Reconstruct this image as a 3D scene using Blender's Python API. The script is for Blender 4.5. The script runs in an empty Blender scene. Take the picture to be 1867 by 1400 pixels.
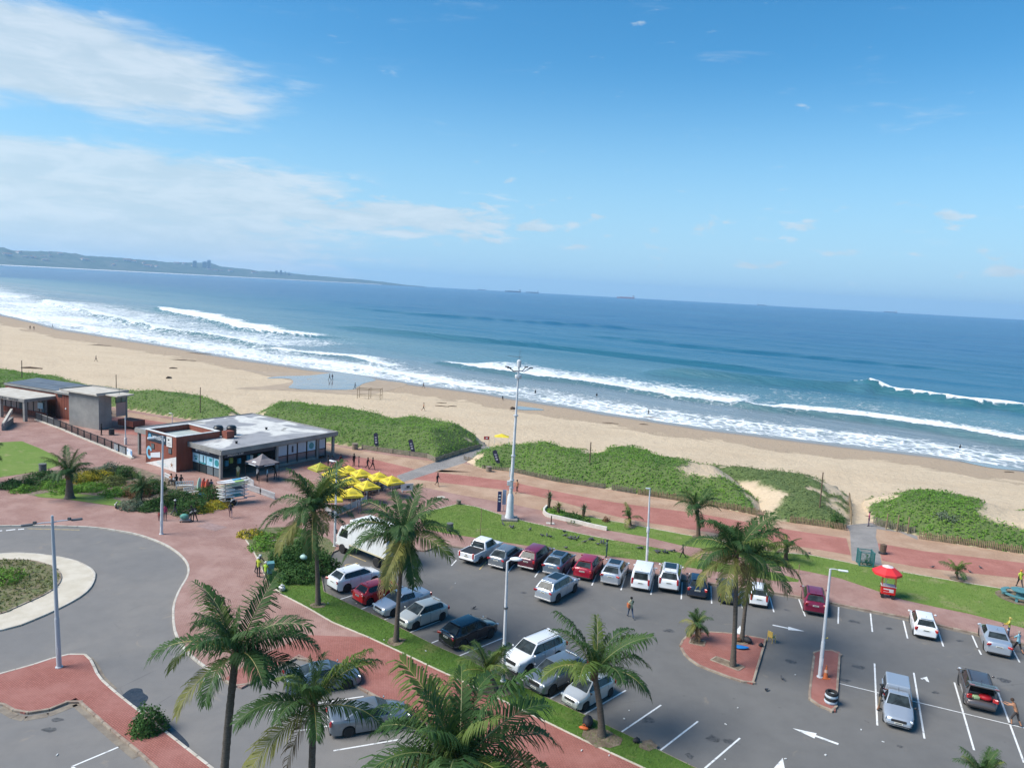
import bpy, bmesh, math, random
import numpy as np
from mathutils import Vector, Matrix, geometry
from mathutils.bvhtree import BVHTree
random.seed(7); RNG = np.random.default_rng(7)
PI = math.pi
scene = bpy.context.scene
C = scene.collection

# ------------------------------------------------------------------ camera
CAM_H = 25.0; FPX = 1360.0; IW, IH = 1867, 1400
PITCH, ROLL = math.radians(7.17), math.radians(3.12)
_R0 = Vector((1, 0, 0)); _U0 = Vector((0, math.sin(PITCH), math.cos(PITCH)))
FWD = Vector((0, math.cos(PITCH), -math.sin(PITCH)))
RGT = math.cos(ROLL)*_R0 + math.sin(ROLL)*_U0
UPV = -math.sin(ROLL)*_R0 + math.cos(ROLL)*_U0
cam_d = bpy.data.cameras.new('camera'); cam = bpy.data.objects.new('camera', cam_d); C.objects.link(cam)
cam.matrix_world = Matrix(((RGT.x, UPV.x, -FWD.x, 0), (RGT.y, UPV.y, -FWD.y, 0), (RGT.z, UPV.z, -FWD.z, CAM_H), (0, 0, 0, 1)))
cam_d.sensor_width = 36; cam_d.lens = FPX/IW*36; cam_d.clip_start = .5; cam_d.clip_end = 60000
scene.camera = cam

# ------------------------------------------------------------------ sky, sun, exposure
SUN_DIR = Vector((-0.66, -0.15, 0.74)).normalized()
SUN_EL = math.asin(SUN_DIR.z); SUN_AZ = math.atan2(SUN_DIR.x, SUN_DIR.y)
world = bpy.data.worlds.new('World'); scene.world = world; world.use_nodes = True
wt = world.node_tree; wt.nodes.clear()
class NT:
    """small helper for building node trees"""
    def __init__(s, t): s.t = t
    def n(s, ty, **k):
        nd = s.t.nodes.new(ty)
        for a, v in k.items(): setattr(nd, a, v)
        return nd
    def put(s, sock, v):
        if v is None: return
        if isinstance(v, bpy.types.NodeSocket): s.t.links.new(v, sock)
        else: sock.default_value = v
    def m(s, op, a, b=None, c=None, clamp=False):
        nd = s.n('ShaderNodeMath', operation=op, use_clamp=clamp)
        s.put(nd.inputs[0], a)
        s.put(nd.inputs[1], b)
        s.put(nd.inputs[2], c)
        return nd.outputs[0]
    def smooth(s, v, a, b, lo=0., hi=1.):
        nd = s.n('ShaderNodeMapRange', interpolation_type='SMOOTHSTEP')
        s.put(nd.inputs['Value'], v); nd.inputs['From Min'].default_value = a; nd.inputs['From Max'].default_value = b
        nd.inputs['To Min'].default_value = lo; nd.inputs['To Max'].default_value = hi
        return nd.outputs['Result']
    def noise(s, vec, scale, detail=4, rough=.55, dist=0., dim='3D'):
        nd = s.n('ShaderNodeTexNoise', noise_dimensions=dim)
        s.put(nd.inputs['Vector'], vec); nd.inputs['Scale'].default_value = scale
        nd.inputs['Detail'].default_value = detail; nd.inputs['Roughness'].default_value = rough; nd.inputs['Distortion'].default_value = dist
        return nd.outputs['Fac']
    def comb(s, x, y, z=0.):
        nd = s.n('ShaderNodeCombineXYZ')
        s.put(nd.inputs[0], x); s.put(nd.inputs[1], y); s.put(nd.inputs[2], z); return nd.outputs[0]
    def mix(s, f, a, b):
        nd = s.n('ShaderNodeMix', data_type='RGBA')
        s.put(nd.inputs[0], f)
        for i, v in ((6, a), (7, b)):
            if isinstance(v, (tuple, list)): v = (*v[:3], 1)
            s.put(nd.inputs[i], v)
        return nd.outputs[2]
    def sep(s, v):
        nd = s.n('ShaderNodeSeparateXYZ'); s.put(nd.inputs[0], v); return nd.outputs
    def vmul(s, v, k):
        nd = s.n('ShaderNodeVectorMath', operation='MULTIPLY'); s.put(nd.inputs[0], v); nd.inputs[1].default_value = k; return nd.outputs[0]
w = NT(wt)
sky = w.n('ShaderNodeTexSky', sky_type='NISHITA', sun_disc=False, sun_elevation=SUN_EL, sun_rotation=SUN_AZ,
          altitude=20, air_density=1.0, dust_density=0.3, ozone_density=3.0)
gen = w.n('ShaderNodeTexCoord').outputs['Generated']
sx, sy, sz = w.sep(gen)
az = w.m('ARCTAN2', sx, sy); el = w.m('ARCSINE', w.m('MINIMUM', w.m('MAXIMUM', sz, -1.), 1.))
aaz = w.m('MULTIPLY', w.m('ABSOLUTE', w.m('ADD', az, .75)), 1.0)      # the cloud bank lies up the coast, left of the view
bank = w.smooth(aaz, .25, .62, 1., 0.)
streak = w.comb(w.m('MULTIPLY', az, 3.4), w.m('MULTIPLY', el, 23.), 3.1)
n1 = w.noise(streak, 1.7, 9, .62, .5)
n2 = w.noise(w.comb(w.m('MULTIPLY', az, 8.), w.m('MULTIPLY', el, 34.), 8.7), 1.9, 7, .6, .35)
n3 = w.noise(w.comb(w.m('MULTIPLY', az, 15.), w.m('MULTIPLY', el, 42.), 1.7), 1.25, 5, .5, .15)
# upper sheet (narrowing to the right), lower deck, long low bank, scattered fair-weather puffs
ctr = w.m('ADD', w.m('MULTIPLY', az, -.03), .203)
sheet = w.m('MULTIPLY', w.smooth(w.m('ABSOLUTE', w.m('SUBTRACT', el, ctr)), .012, .075, 1., 0.), w.smooth(aaz, .22, .54, 1., 0.))
d1 = w.smooth(w.m('ADD', w.m('MULTIPLY', sheet, .62), w.m('SUBTRACT', w.m('ADD', w.m('MULTIPLY', n1, .65), w.m('MULTIPLY', n2, .35)), .60)), -.03, .34)
deck = w.m('MULTIPLY', w.smooth(el, .175, .10), w.smooth(aaz, .28, .72, 1., 0.))
d2 = w.smooth(w.m('ADD', w.m('MULTIPLY', deck, .47), w.m('SUBTRACT', w.m('ADD', w.m('MULTIPLY', n1, .4), w.m('MULTIPLY', n2, .6)), .62)), .0, .24)
low = w.m('MULTIPLY', w.smooth(w.m('ABSOLUTE', w.m('SUBTRACT', el, .085)), .0, .045, 1., 0.), w.smooth(aaz, .62, .86, 1., 0.))
d3 = w.smooth(w.m('ADD', w.m('MULTIPLY', low, .43), w.m('SUBTRACT', n2, .66)), .0, .2)
puffs = w.m('MULTIPLY', w.smooth(el, .03, .055), w.smooth(el, .17, .09))
d4 = w.smooth(w.m('ADD', w.m('MULTIPLY', puffs, .12), w.m('SUBTRACT', n3, .685)), .0, .12)
dens = w.m('MAXIMUM', w.m('MAXIMUM', w.m('MULTIPLY', d1, .82), w.m('MULTIPLY', d2, .72)), w.m('MAXIMUM', w.m('MULTIPLY', d3, .75), w.m('MULTIPLY', d4, .7)))
SKY_S = 0.08
hs = w.n('ShaderNodeHueSaturation'); hs.inputs['Saturation'].default_value = 1.36; hs.inputs['Value'].default_value = 1.1; hs.inputs['Hue'].default_value = .492
wt.links.new(sky.outputs[0], hs.inputs['Color'])
haze_low = w.smooth(el, -.02, .30, .92, 0.)
skyc = w.mix(haze_low, hs.outputs[0], (2.6, 4.6, 6.4))
shade = w.smooth(n2, .35, .7)
cloudc = w.mix(shade, (4.1, 4.9, 5.5), (5.1, 5.7, 6.2))
col = w.mix(dens, skyc, cloudc)
bg = w.n('ShaderNodeBackground'); bg.inputs['Strength'].default_value = SKY_S
wt.links.new(col, bg.inputs['Color'])
wt.links.new(bg.outputs[0], w.n('ShaderNodeOutputWorld').inputs['Surface'])

sun_d = bpy.data.lights.new('sun', 'SUN'); sun_d.energy = 3.1; sun_d.angle = math.radians(34); sun_d.color = (1, .95, .87)
sun = bpy.data.objects.new('sun', sun_d); C.objects.link(sun); sun.location = (-60, 20, 90)
sun.rotation_euler = (-SUN_DIR).to_track_quat('-Z', 'Y').to_euler()
scene.view_settings.view_transform = 'Standard'; scene.view_settings.look = 'None'
scene.view_settings.exposure = 0.88; scene.view_settings.gamma = 1; scene.view_settings.use_curve_mapping = False
scene.cycles.max_bounces = 6; scene.cycles.diffuse_bounces = 3; scene.cycles.glossy_bounces = 3; scene.cycles.transparent_max_bounces = 8
scene.cycles.volume_bounces = 1; scene.cycles.use_denoising = True; scene.cycles.caustics_reflective = False; scene.cycles.caustics_refractive = False

# ------------------------------------------------------------------ helpers
def ray(px, py): return FWD + RGT*((px-IW/2)/FPX) - UPV*((py-IH/2)/FPX)
def site(px, py, z=0.0):
    """world point at height z of a spot surveyed in the photograph"""
    d = ray(px, py); t = (z-CAM_H)/d.z
    return Vector((d.x*t, d.y*t, z))
def to_px(v):
    q = Vector(v)-Vector((0, 0, CAM_H)); k = q.dot(FWD)
    return IW/2+FPX*q.dot(RGT)/k, IH/2-FPX*q.dot(UPV)/k
def height_at(base, py):
    """height of an upright thing standing at base whose top shows at photo row py"""
    lo, hi = 0., 40.
    for _ in range(40):
        m = (lo+hi)/2
        if to_px(base+Vector((0, 0, m)))[1] > py: lo = m
        else: hi = m
    return lo
def P2(pts, z=0.): return [site(x, y, z) for x, y in pts]

def mat(name, col, rough=.6, metal=0., col2=None, vscale=4., vdet=4, bump=0., bscale=30., spec=.5, coat=0., space='Object', transl=0., contrast=(.35, .65), alpha=None, tone=None, stretch=None):
    m = bpy.data.materials.new(name); m.use_nodes = True
    t = NT(m.node_tree); b = m.node_tree.nodes['Principled BSDF']
    b.inputs['Roughness'].default_value = rough; b.inputs['Metallic'].default_value = metal
    b.inputs['Specular IOR Level'].default_value = spec; b.inputs['Coat Weight'].default_value = coat; b.inputs['Coat Roughness'].default_value = .06
    if space == 'World': vec = t.n('ShaderNodeNewGeometry').outputs['Position']
    else: vec = t.n('ShaderNodeTexCoord').outputs['Object']
    if stretch: vec = t.vmul(vec, stretch)
    base = None
    if col2 is not None:
        f = t.smooth(t.noise(vec, vscale, vdet, .6), *contrast)
        base = t.mix(f, col, col2)
    if tone:
        at = t.n('ShaderNodeAttribute', attribute_name='tone')
        base = t.mix(at.outputs['Fac'], base if base is not None else col, tone)
    if base is None: b.inputs['Base Color'].default_value = (*col[:3], 1)
    else: m.node_tree.links.new(base, b.inputs['Base Color'])
    if bump:
        bp = t.n('ShaderNodeBump'); bp.inputs['Strength'].default_value = bump; bp.inputs['Distance'].default_value = .05
        m.node_tree.links.new(t.noise(vec, bscale, 4, .6), bp.inputs['Height']); m.node_tree.links.new(bp.outputs[0], b.inputs['Normal'])
    if transl:
        tr = t.n('ShaderNodeBsdfTranslucent'); mx = t.n('ShaderNodeMixShader'); mx.inputs[0].default_value = transl
        if base is None: tr.inputs[0].default_value = (*col[:3], 1)
        else: m.node_tree.links.new(base, tr.inputs[0])
        m.node_tree.links.new(b.outputs[0], mx.inputs[1]); m.node_tree.links.new(tr.outputs[0], mx.inputs[2])
        m.node_tree.links.new(mx.outputs[0], m.node_tree.nodes['Material Output'].inputs['Surface'])
    return m

def link(name, me, parent=None, loc=None, rot=None):
    o = bpy.data.objects.new(name, me); C.objects.link(o)
    if parent is not None: o.parent = parent
    if loc is not None: o.location = loc
    if rot is not None: o.rotation_euler = rot if not isinstance(rot, (int, float)) else (0, 0, rot)
    return o
def tag(o, label, cat, group=None):
    o['label'] = label; o['category'] = cat
    if group: o['group'] = group
    return o
def thing(name, label, cat, loc=(0, 0, 0), rz=0., group=None):
    return tag(link(name, None, None, loc, rz), label, cat, group)
def structure(o): o['kind'] = 'structure'; return o
def stuff(o): o['kind'] = 'stuff'; return o

class MB:
    """collects simple shapes into one mesh"""
    def __init__(s): s.v = []; s.f = []; s.mi = []; s.k = 0
    def add(s, verts, faces):
        o = len(s.v); s.v += [tuple(v) for v in verts]; s.f += [tuple(i+o for i in f) for f in faces]; s.mi += [s.k]*len(faces); return s
    def box(s, c, d, rz=0., mtx=None, taper=1.):
        hx, hy, hz = d[0]/2, d[1]/2, d[2]/2; vs = []
        for z, k in ((-hz, 1), (hz, taper)):
            for x, y in ((-hx, -hy), (hx, -hy), (hx, hy), (-hx, hy)): vs.append(Vector((x*k, y*k, z)))
        if mtx is not None: vs = [mtx @ v for v in vs]
        elif rz: R = Matrix.Rotation(rz, 3, 'Z'); vs = [R @ v for v in vs]
        vs = [v+Vector(c) for v in vs]
        return s.add(vs, [(3, 2, 1, 0), (4, 5, 6, 7), (0, 1, 5, 4), (1, 2, 6, 5), (2, 3, 7, 6), (3, 0, 4, 7)])
    def beam(s, a, b, wd, ht):
        a, b = Vector(a), Vector(b); d = (b-a); L = d.length; q = d.to_track_quat('X', 'Z').to_matrix()
        return s.box((a+b)/2, (L, wd, ht), mtx=q)
    def tube(s, pts, rad, n=8, cap=True):
        pts = [Vector(p) for p in pts]; rings = []
        if not isinstance(rad, (list, tuple)): rad = [rad]*len(pts)
        vs = []
        for i, p in enumerate(pts):
            d = (pts[min(i+1, len(pts)-1)]-pts[max(i-1, 0)]).normalized()
            u = d.orthogonal().normalized() if abs(d.z) < .95 else (Vector((1, 0, 0))-d*d.x).normalized()
            if abs(d.z) < .95: u = Vector((0, 0, 1)).cross(d).normalized()
            v = d.cross(u)
            vs += [p+(u*math.cos(2*PI*k/n)+v*math.sin(2*PI*k/n))*rad[i] for k in range(n)]
        fs = []
        for i in range(len(pts)-1):
            for k in range(n): a = i*n+k; b = i*n+(k+1) % n; fs.append((a, b, b+n, a+n))
        if cap: fs += [tuple(range(n-1, -1, -1)), tuple(range((len(pts)-1)*n, len(pts)*n))]
        return s.add(vs, fs)
    def lathe(s, c, prof, n=16, axis='Z', cap=True):
        vs = []; c = Vector(c)
        for r, h in prof:
            for k in range(n):
                a = 2*PI*k/n; p = Vector((r*math.cos(a), r*math.sin(a), h))
                if axis == 'Y': p = Vector((p.x, p.z, -p.y))
                if axis == 'X': p = Vector((p.z, p.x, p.y))
                vs.append(c+p)
        fs = []
        for i in range(len(prof)-1):
            for k in range(n): a = i*n+k; b = i*n+(k+1) % n; fs.append((a, b, b+n, a+n))
        if cap: fs += [tuple(range(n-1, -1, -1)), tuple(range((len(prof)-1)*n, len(prof)*n))]
        return s.add(vs, fs)
    def ball(s, c, r, n=10, m=6, squash=(1, 1, 1)):
        prof = [(max(r*math.sin(PI*i/m), 1e-4), -r*math.cos(PI*i/m)) for i in range(m+1)]
        o = len(s.v); s.lathe((0, 0, 0), prof, n)
        s.v[o:] = [(c[0]+x*squash[0], c[1]+y*squash[1], c[2]+z*squash[2]) for x, y, z in s.v[o:]]
        return s
    def prism(s, poly, z0, z1):
        n = len(poly); vs = [(p[0], p[1], z0) for p in poly]+[(p[0], p[1], z1) for p in poly]
        ar = sum(poly[i][0]*poly[(i+1) % n][1]-poly[(i+1) % n][0]*poly[i][1] for i in range(n))
        tri = geometry.tessellate_polygon([[Vector((p[0], p[1], 0)) for p in poly]])
        fs = []
        for t in tri:
            a, b, c = [Vector(vs[i][:2]+(0,)) for i in t]
            if (b-a).cross(c-a).z < 0: t = t[::-1]
            fs.append(tuple(i+n for i in t)); fs.append(tuple(t[::-1]))
        for i in range(n):
            j = (i+1) % n
            fs.append((i, j, j+n, i+n) if ar > 0 else (j, i, i+n, j+n))
        return s.add(vs, fs)
    def quad(s, a, b, c, d): return s.add([a, b, c, d], [(0, 1, 2, 3)])
    def mesh(s, name, mats, smooth=None, bevel=0., seg=1):
        me = bpy.data.meshes.new(name); me.from_pydata(s.v, [], s.f)
        for m in (mats if isinstance(mats, (list, tuple)) else [mats]): me.materials.append(m)
        if any(s.mi): me.polygons.foreach_set('material_index', s.mi)
        if bevel:
            bm = bmesh.new(); bm.from_mesh(me)
            ed = [e for e in bm.edges if len(e.link_faces) == 2 and e.calc_face_angle(0) > .6]
            bmesh.ops.bevel(bm, geom=ed, offset=bevel, segments=seg, affect='EDGES', profile=.5, clamp_overlap=True)
            bm.to_mesh(me); bm.free()
        if smooth is not None:
            me.polygons.foreach_set('use_smooth', [True]*len(me.polygons))
            if smooth < 3: me.set_sharp_from_angle(angle=smooth)
        me.update(); return me
    def build(s, name, mats, parent=None, loc=None, rot=None, smooth=None, bevel=0., seg=1):
        return link(name, s.mesh(name, mats, smooth, bevel, seg), parent, loc, rot)

def np_mesh(name, verts, quads, mats, smooth=False, tone=None, attrs=None):
    """mesh from numpy arrays of vertices and quads (or triangles)"""
    me = bpy.data.meshes.new(name); nv, (nf, k) = len(verts), quads.shape
    me.vertices.add(nv); me.vertices.foreach_set('co', np.ascontiguousarray(verts, dtype=np.float32).ravel())
    me.loops.add(nf*k); me.loops.foreach_set('vertex_index', np.ascontiguousarray(quads, dtype=np.int32).ravel())
    me.polygons.add(nf); me.polygons.foreach_set('loop_start', np.arange(0, nf*k, k, dtype=np.int32))
    if smooth: me.polygons.foreach_set('use_smooth', np.ones(nf, dtype=bool))
    for m in (mats if isinstance(mats, (list, tuple)) else [mats]): me.materials.append(m)
    for nm, arr in (attrs or {}).items():
        a = me.attributes.new(nm, 'FLOAT', 'POINT'); a.data.foreach_set('value', np.asarray(arr, dtype=np.float32))
    if tone is not None:
        a = me.attributes.new('tone', 'FLOAT', 'FACE'); a.data.foreach_set('value', np.asarray(tone, dtype=np.float32))
    me.update(calc_edges=True); me.validate(); return me

def resample(pts, step):
    pts = [Vector(p) for p in pts]; out = [pts[0].copy()]; acc = 0.
    for a, b in zip(pts, pts[1:]):
        L = (b-a).length; t = step-acc
        while t <= L: out.append(a.lerp(b, t/L)); t += step
        acc = (acc+L) % step if L+acc >= step else acc+L
    return out
def spline(pts, n=6, closed=False):
    """Catmull-Rom through the points"""
    P = [Vector(p) for p in pts]; N = len(P); out = []
    rng = range(N) if closed else range(N-1)
    for i in rng:
        p0 = P[(i-1) % N] if closed else P[max(i-1, 0)]; p1 = P[i]; p2 = P[(i+1) % N]; p3 = P[(i+2) % N] if closed else P[min(i+2, N-1)]
        for k in range(n):
            t = k/n
            out.append(.5*((2*p1)+(p2-p0)*t+(2*p0-5*p1+4*p2-p3)*t*t+(3*p1-p0-3*p2+p3)*t**3))
    if not closed: out.append(P[-1].copy())
    return out
def inside(x, y, poly):
    """vectorised point-in-polygon"""
    r = np.zeros(x.shape, bool); n = len(poly)
    for i in range(n):
        x1, y1 = poly[i][0], poly[i][1]; x2, y2 = poly[(i+1) % n][0], poly[(i+1) % n][1]
        c = ((y1 > y) != (y2 > y)) & (x < (x2-x1)*(y-y1)/(y2-y1+1e-12)+x1); r ^= c
    return r
def poly_dist(x, y, poly, closed=True):
    d = np.full(x.shape, 1e9); n = len(poly)
    for i in range(n if closed else n-1):
        ax, ay = poly[i][0], poly[i][1]; bx, by = poly[(i+1) % n][0], poly[(i+1) % n][1]
        dx, dy = bx-ax, by-ay; t = np.clip(((x-ax)*dx+(y-ay)*dy)/(dx*dx+dy*dy+1e-12), 0, 1)
        d = np.minimum(d, np.hypot(x-ax-t*dx, y-ay-t*dy))
    return d
def vnoise(x, y, sc, seed=0, octv=3):
    """cheap value noise in numpy, about -1..1"""
    out = np.zeros(np.shape(x)); amp = 1.; tot = 0.
    for o in range(octv):
        X = x*sc*2**o+seed*17.3+o*5.1; Y = y*sc*2**o-seed*9.7+o*3.3
        xi = np.floor(X); yi = np.floor(Y); fx = X-xi; fy = Y-yi; fx = fx*fx*(3-2*fx); fy = fy*fy*(3-2*fy)
        def h(a, b): v = np.sin(a*127.1+b*311.7+seed*74.7)*43758.5453; return (v-np.floor(v))*2-1
        out += amp*(h(xi, yi)*(1-fx)*(1-fy)+h(xi+1, yi)*fx*(1-fy)+h(xi, yi+1)*(1-fx)*fy+h(xi+1, yi+1)*fx*fy)
        tot += amp; amp *= .5
    return out/tot
def sstep(a, b, x): t = np.clip((x-a)/(b-a), 0, 1); return t*t*(3-2*t)
def leaf_mesh(name, P, N, size, mats, wid=.5, per=1, spread=.6, tone=None, up=.3, seed=0):
    """leaf-sized faces at points P facing roughly along N; size may be an array"""
    r = np.random.default_rng(seed); P = np.repeat(P, per, 0); N = np.repeat(N, per, 0); n = len(P)
    size = np.repeat(size, per) if np.ndim(size) else np.full(n, size)
    size = size*r.uniform(.6, 1.3, n)
    nn = N+r.normal(0, spread, (n, 3)); nn[:, 2] += up; nn /= np.linalg.norm(nn, axis=1)[:, None]+1e-9
    a = r.normal(0, 1, (n, 3)); t1 = np.cross(nn, a); t1 /= np.linalg.norm(t1, axis=1)[:, None]+1e-9; t2 = np.cross(nn, t1)
    P = P+r.normal(0, 1, (n, 3))*size[:, None]*.35*(per > 1)
    L = size[:, None]; W = L*wid
    v = np.stack([P-t1*L*.5, P+t2*W*.5-nn*L*.05, P+t1*L*.5-nn*L*.15, P-t2*W*.5-nn*L*.05], 1).reshape(-1, 3)
    q = np.arange(n*4).reshape(-1, 4)
    return np_mesh(name, v, q, mats, tone=(r.random(n) if tone is None else np.repeat(tone, per)))
# ------------------------------------------------------------------ ground materials
def brick_mat(name, c1, c2, c3, dark=.8):
    """small clay pavers with grime patches; joints in the bump"""
    m = bpy.data.materials.new(name); m.use_nodes = True; t = NT(m.node_tree); b = m.node_tree.nodes['Principled BSDF']
    pos = t.n('ShaderNodeNewGeometry').outputs['Position']
    rot = t.n('ShaderNodeVectorRotate', rotation_type='Z_AXIS'); t.put(rot.inputs['Vector'], pos); rot.inputs['Angle'].default_value = .6
    br = t.n('ShaderNodeTexBrick'); t.put(br.inputs['Vector'], rot.outputs[0]); br.inputs['Scale'].default_value = 1.
    br.inputs['Brick Width'].default_value = .22; br.inputs['Row Height'].default_value = .11; br.inputs['Mortar Size'].default_value = .012
    br.inputs['Color1'].default_value = (*c1, 1); br.inputs['Color2'].default_value = (*c2, 1); br.inputs['Mortar'].default_value = (*[k*.4 for k in c1], 1)
    f = t.smooth(t.noise(pos, .35, 6, .62), .38, .68); f2 = t.smooth(t.noise(pos, 2.3, 5, .65), .45, .75)
    colr = t.mix(t.m('MULTIPLY', f, .55), br.outputs['Color'], c3)
    colr = t.mix(t.m('MULTIPLY', f2, .26), colr, tuple(k*dark*.7 for k in c1))
    m.node_tree.links.new(colr, b.inputs['Base Color']); b.inputs['Roughness'].default_value = .85; b.inputs['Specular IOR Level'].default_value = .3
    bp = t.n('ShaderNodeBump'); bp.inputs['Strength'].default_value = .4; bp.inputs['Distance'].default_value = .01
    m.node_tree.links.new(br.outputs['Fac'], bp.inputs['Height']); bp.invert = True
    m.node_tree.links.new(bp.outputs[0], b.inputs['Normal']); return m
def asphalt_mat(name, c, c2, stain):
    m = bpy.data.materials.new(name); m.use_nodes = True; t = NT(m.node_tree); b = m.node_tree.nodes['Principled BSDF']
    pos = t.n('ShaderNodeNewGeometry').outputs['Position']
    big = t.smooth(t.noise(pos, .11, 5, .6, .6), .36, .66); mid = t.smooth(t.noise(pos, .7, 5, .65), .35, .7); fine = t.noise(pos, 38., 3, .7)
    colr = t.mix(big, c, c2)
    colr = t.mix(t.m('MULTIPLY', mid, .30), colr, tuple(k*.66 for k in c))
    st = t.smooth(t.noise(pos, .42, 4, .55, 1.2), .64, .73)
    colr = t.mix(t.m('MULTIPLY', st, .7), colr, stain)
    spots = t.smooth(t.noise(pos, 1.6, 3, .5), .70, .76)
    colr = t.mix(t.m('MULTIPLY', spots, .55), colr, tuple(k*.4 for k in c))
    wv = t.n('ShaderNodeTexVoronoi', feature='DISTANCE_TO_EDGE'); t.put(wv.inputs['Vector'], t.mix(.06, pos, t.n('ShaderNodeTexNoise').outputs['Color'])); wv.inputs['Scale'].default_value = .09
    crack = t.smooth(wv.outputs['Distance'], .0035, .0015)
    colr = t.mix(t.m('MULTIPLY', t.m('MULTIPLY', crack, t.smooth(t.noise(pos, .2, 2), .56, .66)), .3), colr, (.02, .02, .02))
    colr = t.mix(t.smooth(fine, .3, .75, 0., .35), colr, tuple(min(1, k*1.75) for k in c))
    m.node_tree.links.new(colr, b.inputs['Base Color']); b.inputs['Roughness'].default_value = .82; b.inputs['Specular IOR Level'].default_value = .35
    bp = t.n('ShaderNodeBump'); bp.inputs['Strength'].default_value = .35; bp.inputs['Distance'].default_value = .01
    m.node_tree.links.new(fine, bp.inputs['Height']); m.node_tree.links.new(bp.outputs[0], b.inputs['Normal']); return m
M_ROAD = asphalt_mat('road_asphalt', (.162, .155, .148), (.20, .185, .168), (.24, .205, .165))
M_PARK = asphalt_mat('carpark_asphalt', (.128, .124, .118), (.152, .146, .137), (.21, .18, .145))
M_PAVE = brick_mat('mauve_pavers', (.385, .225, .185), (.34, .19, .155), (.44, .29, .245))
M_STRIP = brick_mat('red_pavers', (.37, .145, .115), (.31, .115, .09), (.385, .18, .15))
M_BAND = brick_mat('promenade_red', (.44, .18, .14), (.40, .155, .12), (.48, .22, .175))
M_CREAM = brick_mat('promenade_cream', (.48, .31, .205), (.44, .275, .18), (.54, .385, .27))
M_GREYP = brick_mat('grey_pavers', (.30, .275, .255), (.26, .245, .23), (.36, .33, .30))
M_KERB = mat('kerb_concrete', (.36, .30, .23), .85, col2=(.24, .17, .13), vscale=1.3, bump=.3, bscale=20, space='World')
M_KERBW = mat('pale_concrete', (.55, .51, .44), .85, col2=(.45, .40, .33), vscale=.8, bump=.3, bscale=20, space='World')
M_CREAMC = mat('cream_concrete', (.50, .44, .34), .85, col2=(.58, .52, .42), vscale=.7, vdet=7, bump=.3, bscale=14, space='World')
M_LINE = mat('white_line_paint', (.74, .74, .72), .7, col2=(.30, .30, .30), vscale=3.2, vdet=7, contrast=(.50, .74), space='World')
M_YLINE = mat('yellow_line_paint', (.62, .45, .16), .7, col2=(.35, .28, .16), vscale=3.5, vdet=6, space='World')
M_SOIL = mat('bed_soil', (.14, .10, .07), .95, col2=(.24, .19, .13), vscale=2.2, vdet=7, bump=.8, bscale=9, space='World')
M_DRYBED = mat('dry_bed', (.19, .16, .09), .95, col2=(.12, .14, .055), vscale=1.2, vdet=7, bump=.8, bscale=9, space='World')
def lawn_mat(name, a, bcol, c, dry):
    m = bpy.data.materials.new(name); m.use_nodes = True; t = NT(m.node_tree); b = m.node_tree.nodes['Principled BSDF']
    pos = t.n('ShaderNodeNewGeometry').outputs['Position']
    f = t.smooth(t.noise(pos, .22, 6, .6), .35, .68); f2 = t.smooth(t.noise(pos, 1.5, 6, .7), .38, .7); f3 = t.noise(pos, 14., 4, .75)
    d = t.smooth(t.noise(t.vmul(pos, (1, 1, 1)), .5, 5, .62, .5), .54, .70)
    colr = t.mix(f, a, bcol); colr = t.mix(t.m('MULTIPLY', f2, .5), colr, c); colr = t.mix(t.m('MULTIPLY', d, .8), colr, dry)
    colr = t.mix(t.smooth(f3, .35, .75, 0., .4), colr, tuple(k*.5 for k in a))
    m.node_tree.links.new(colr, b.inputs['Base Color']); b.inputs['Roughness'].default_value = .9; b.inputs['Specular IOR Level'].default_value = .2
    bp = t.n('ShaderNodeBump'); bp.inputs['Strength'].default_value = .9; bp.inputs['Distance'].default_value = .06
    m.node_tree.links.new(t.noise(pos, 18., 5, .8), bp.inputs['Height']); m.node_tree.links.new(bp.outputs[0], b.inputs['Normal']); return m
M_LAWN = lawn_mat('lawn', (.155, .245, .045), (.20, .27, .065), (.115, .20, .035), (.32, .30, .14))
M_LAWN2 = lawn_mat('dark_strip_lawn', (.085, .17, .025), (.115, .20, .035), (.065, .14, .02), (.20, .21, .07))  # the strip has its own darker green
M_GRASSB = mat('grass_blades', (.10, .20, .03), .8, tone=(.21, .28, .08), space='World', transl=.25)
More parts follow.
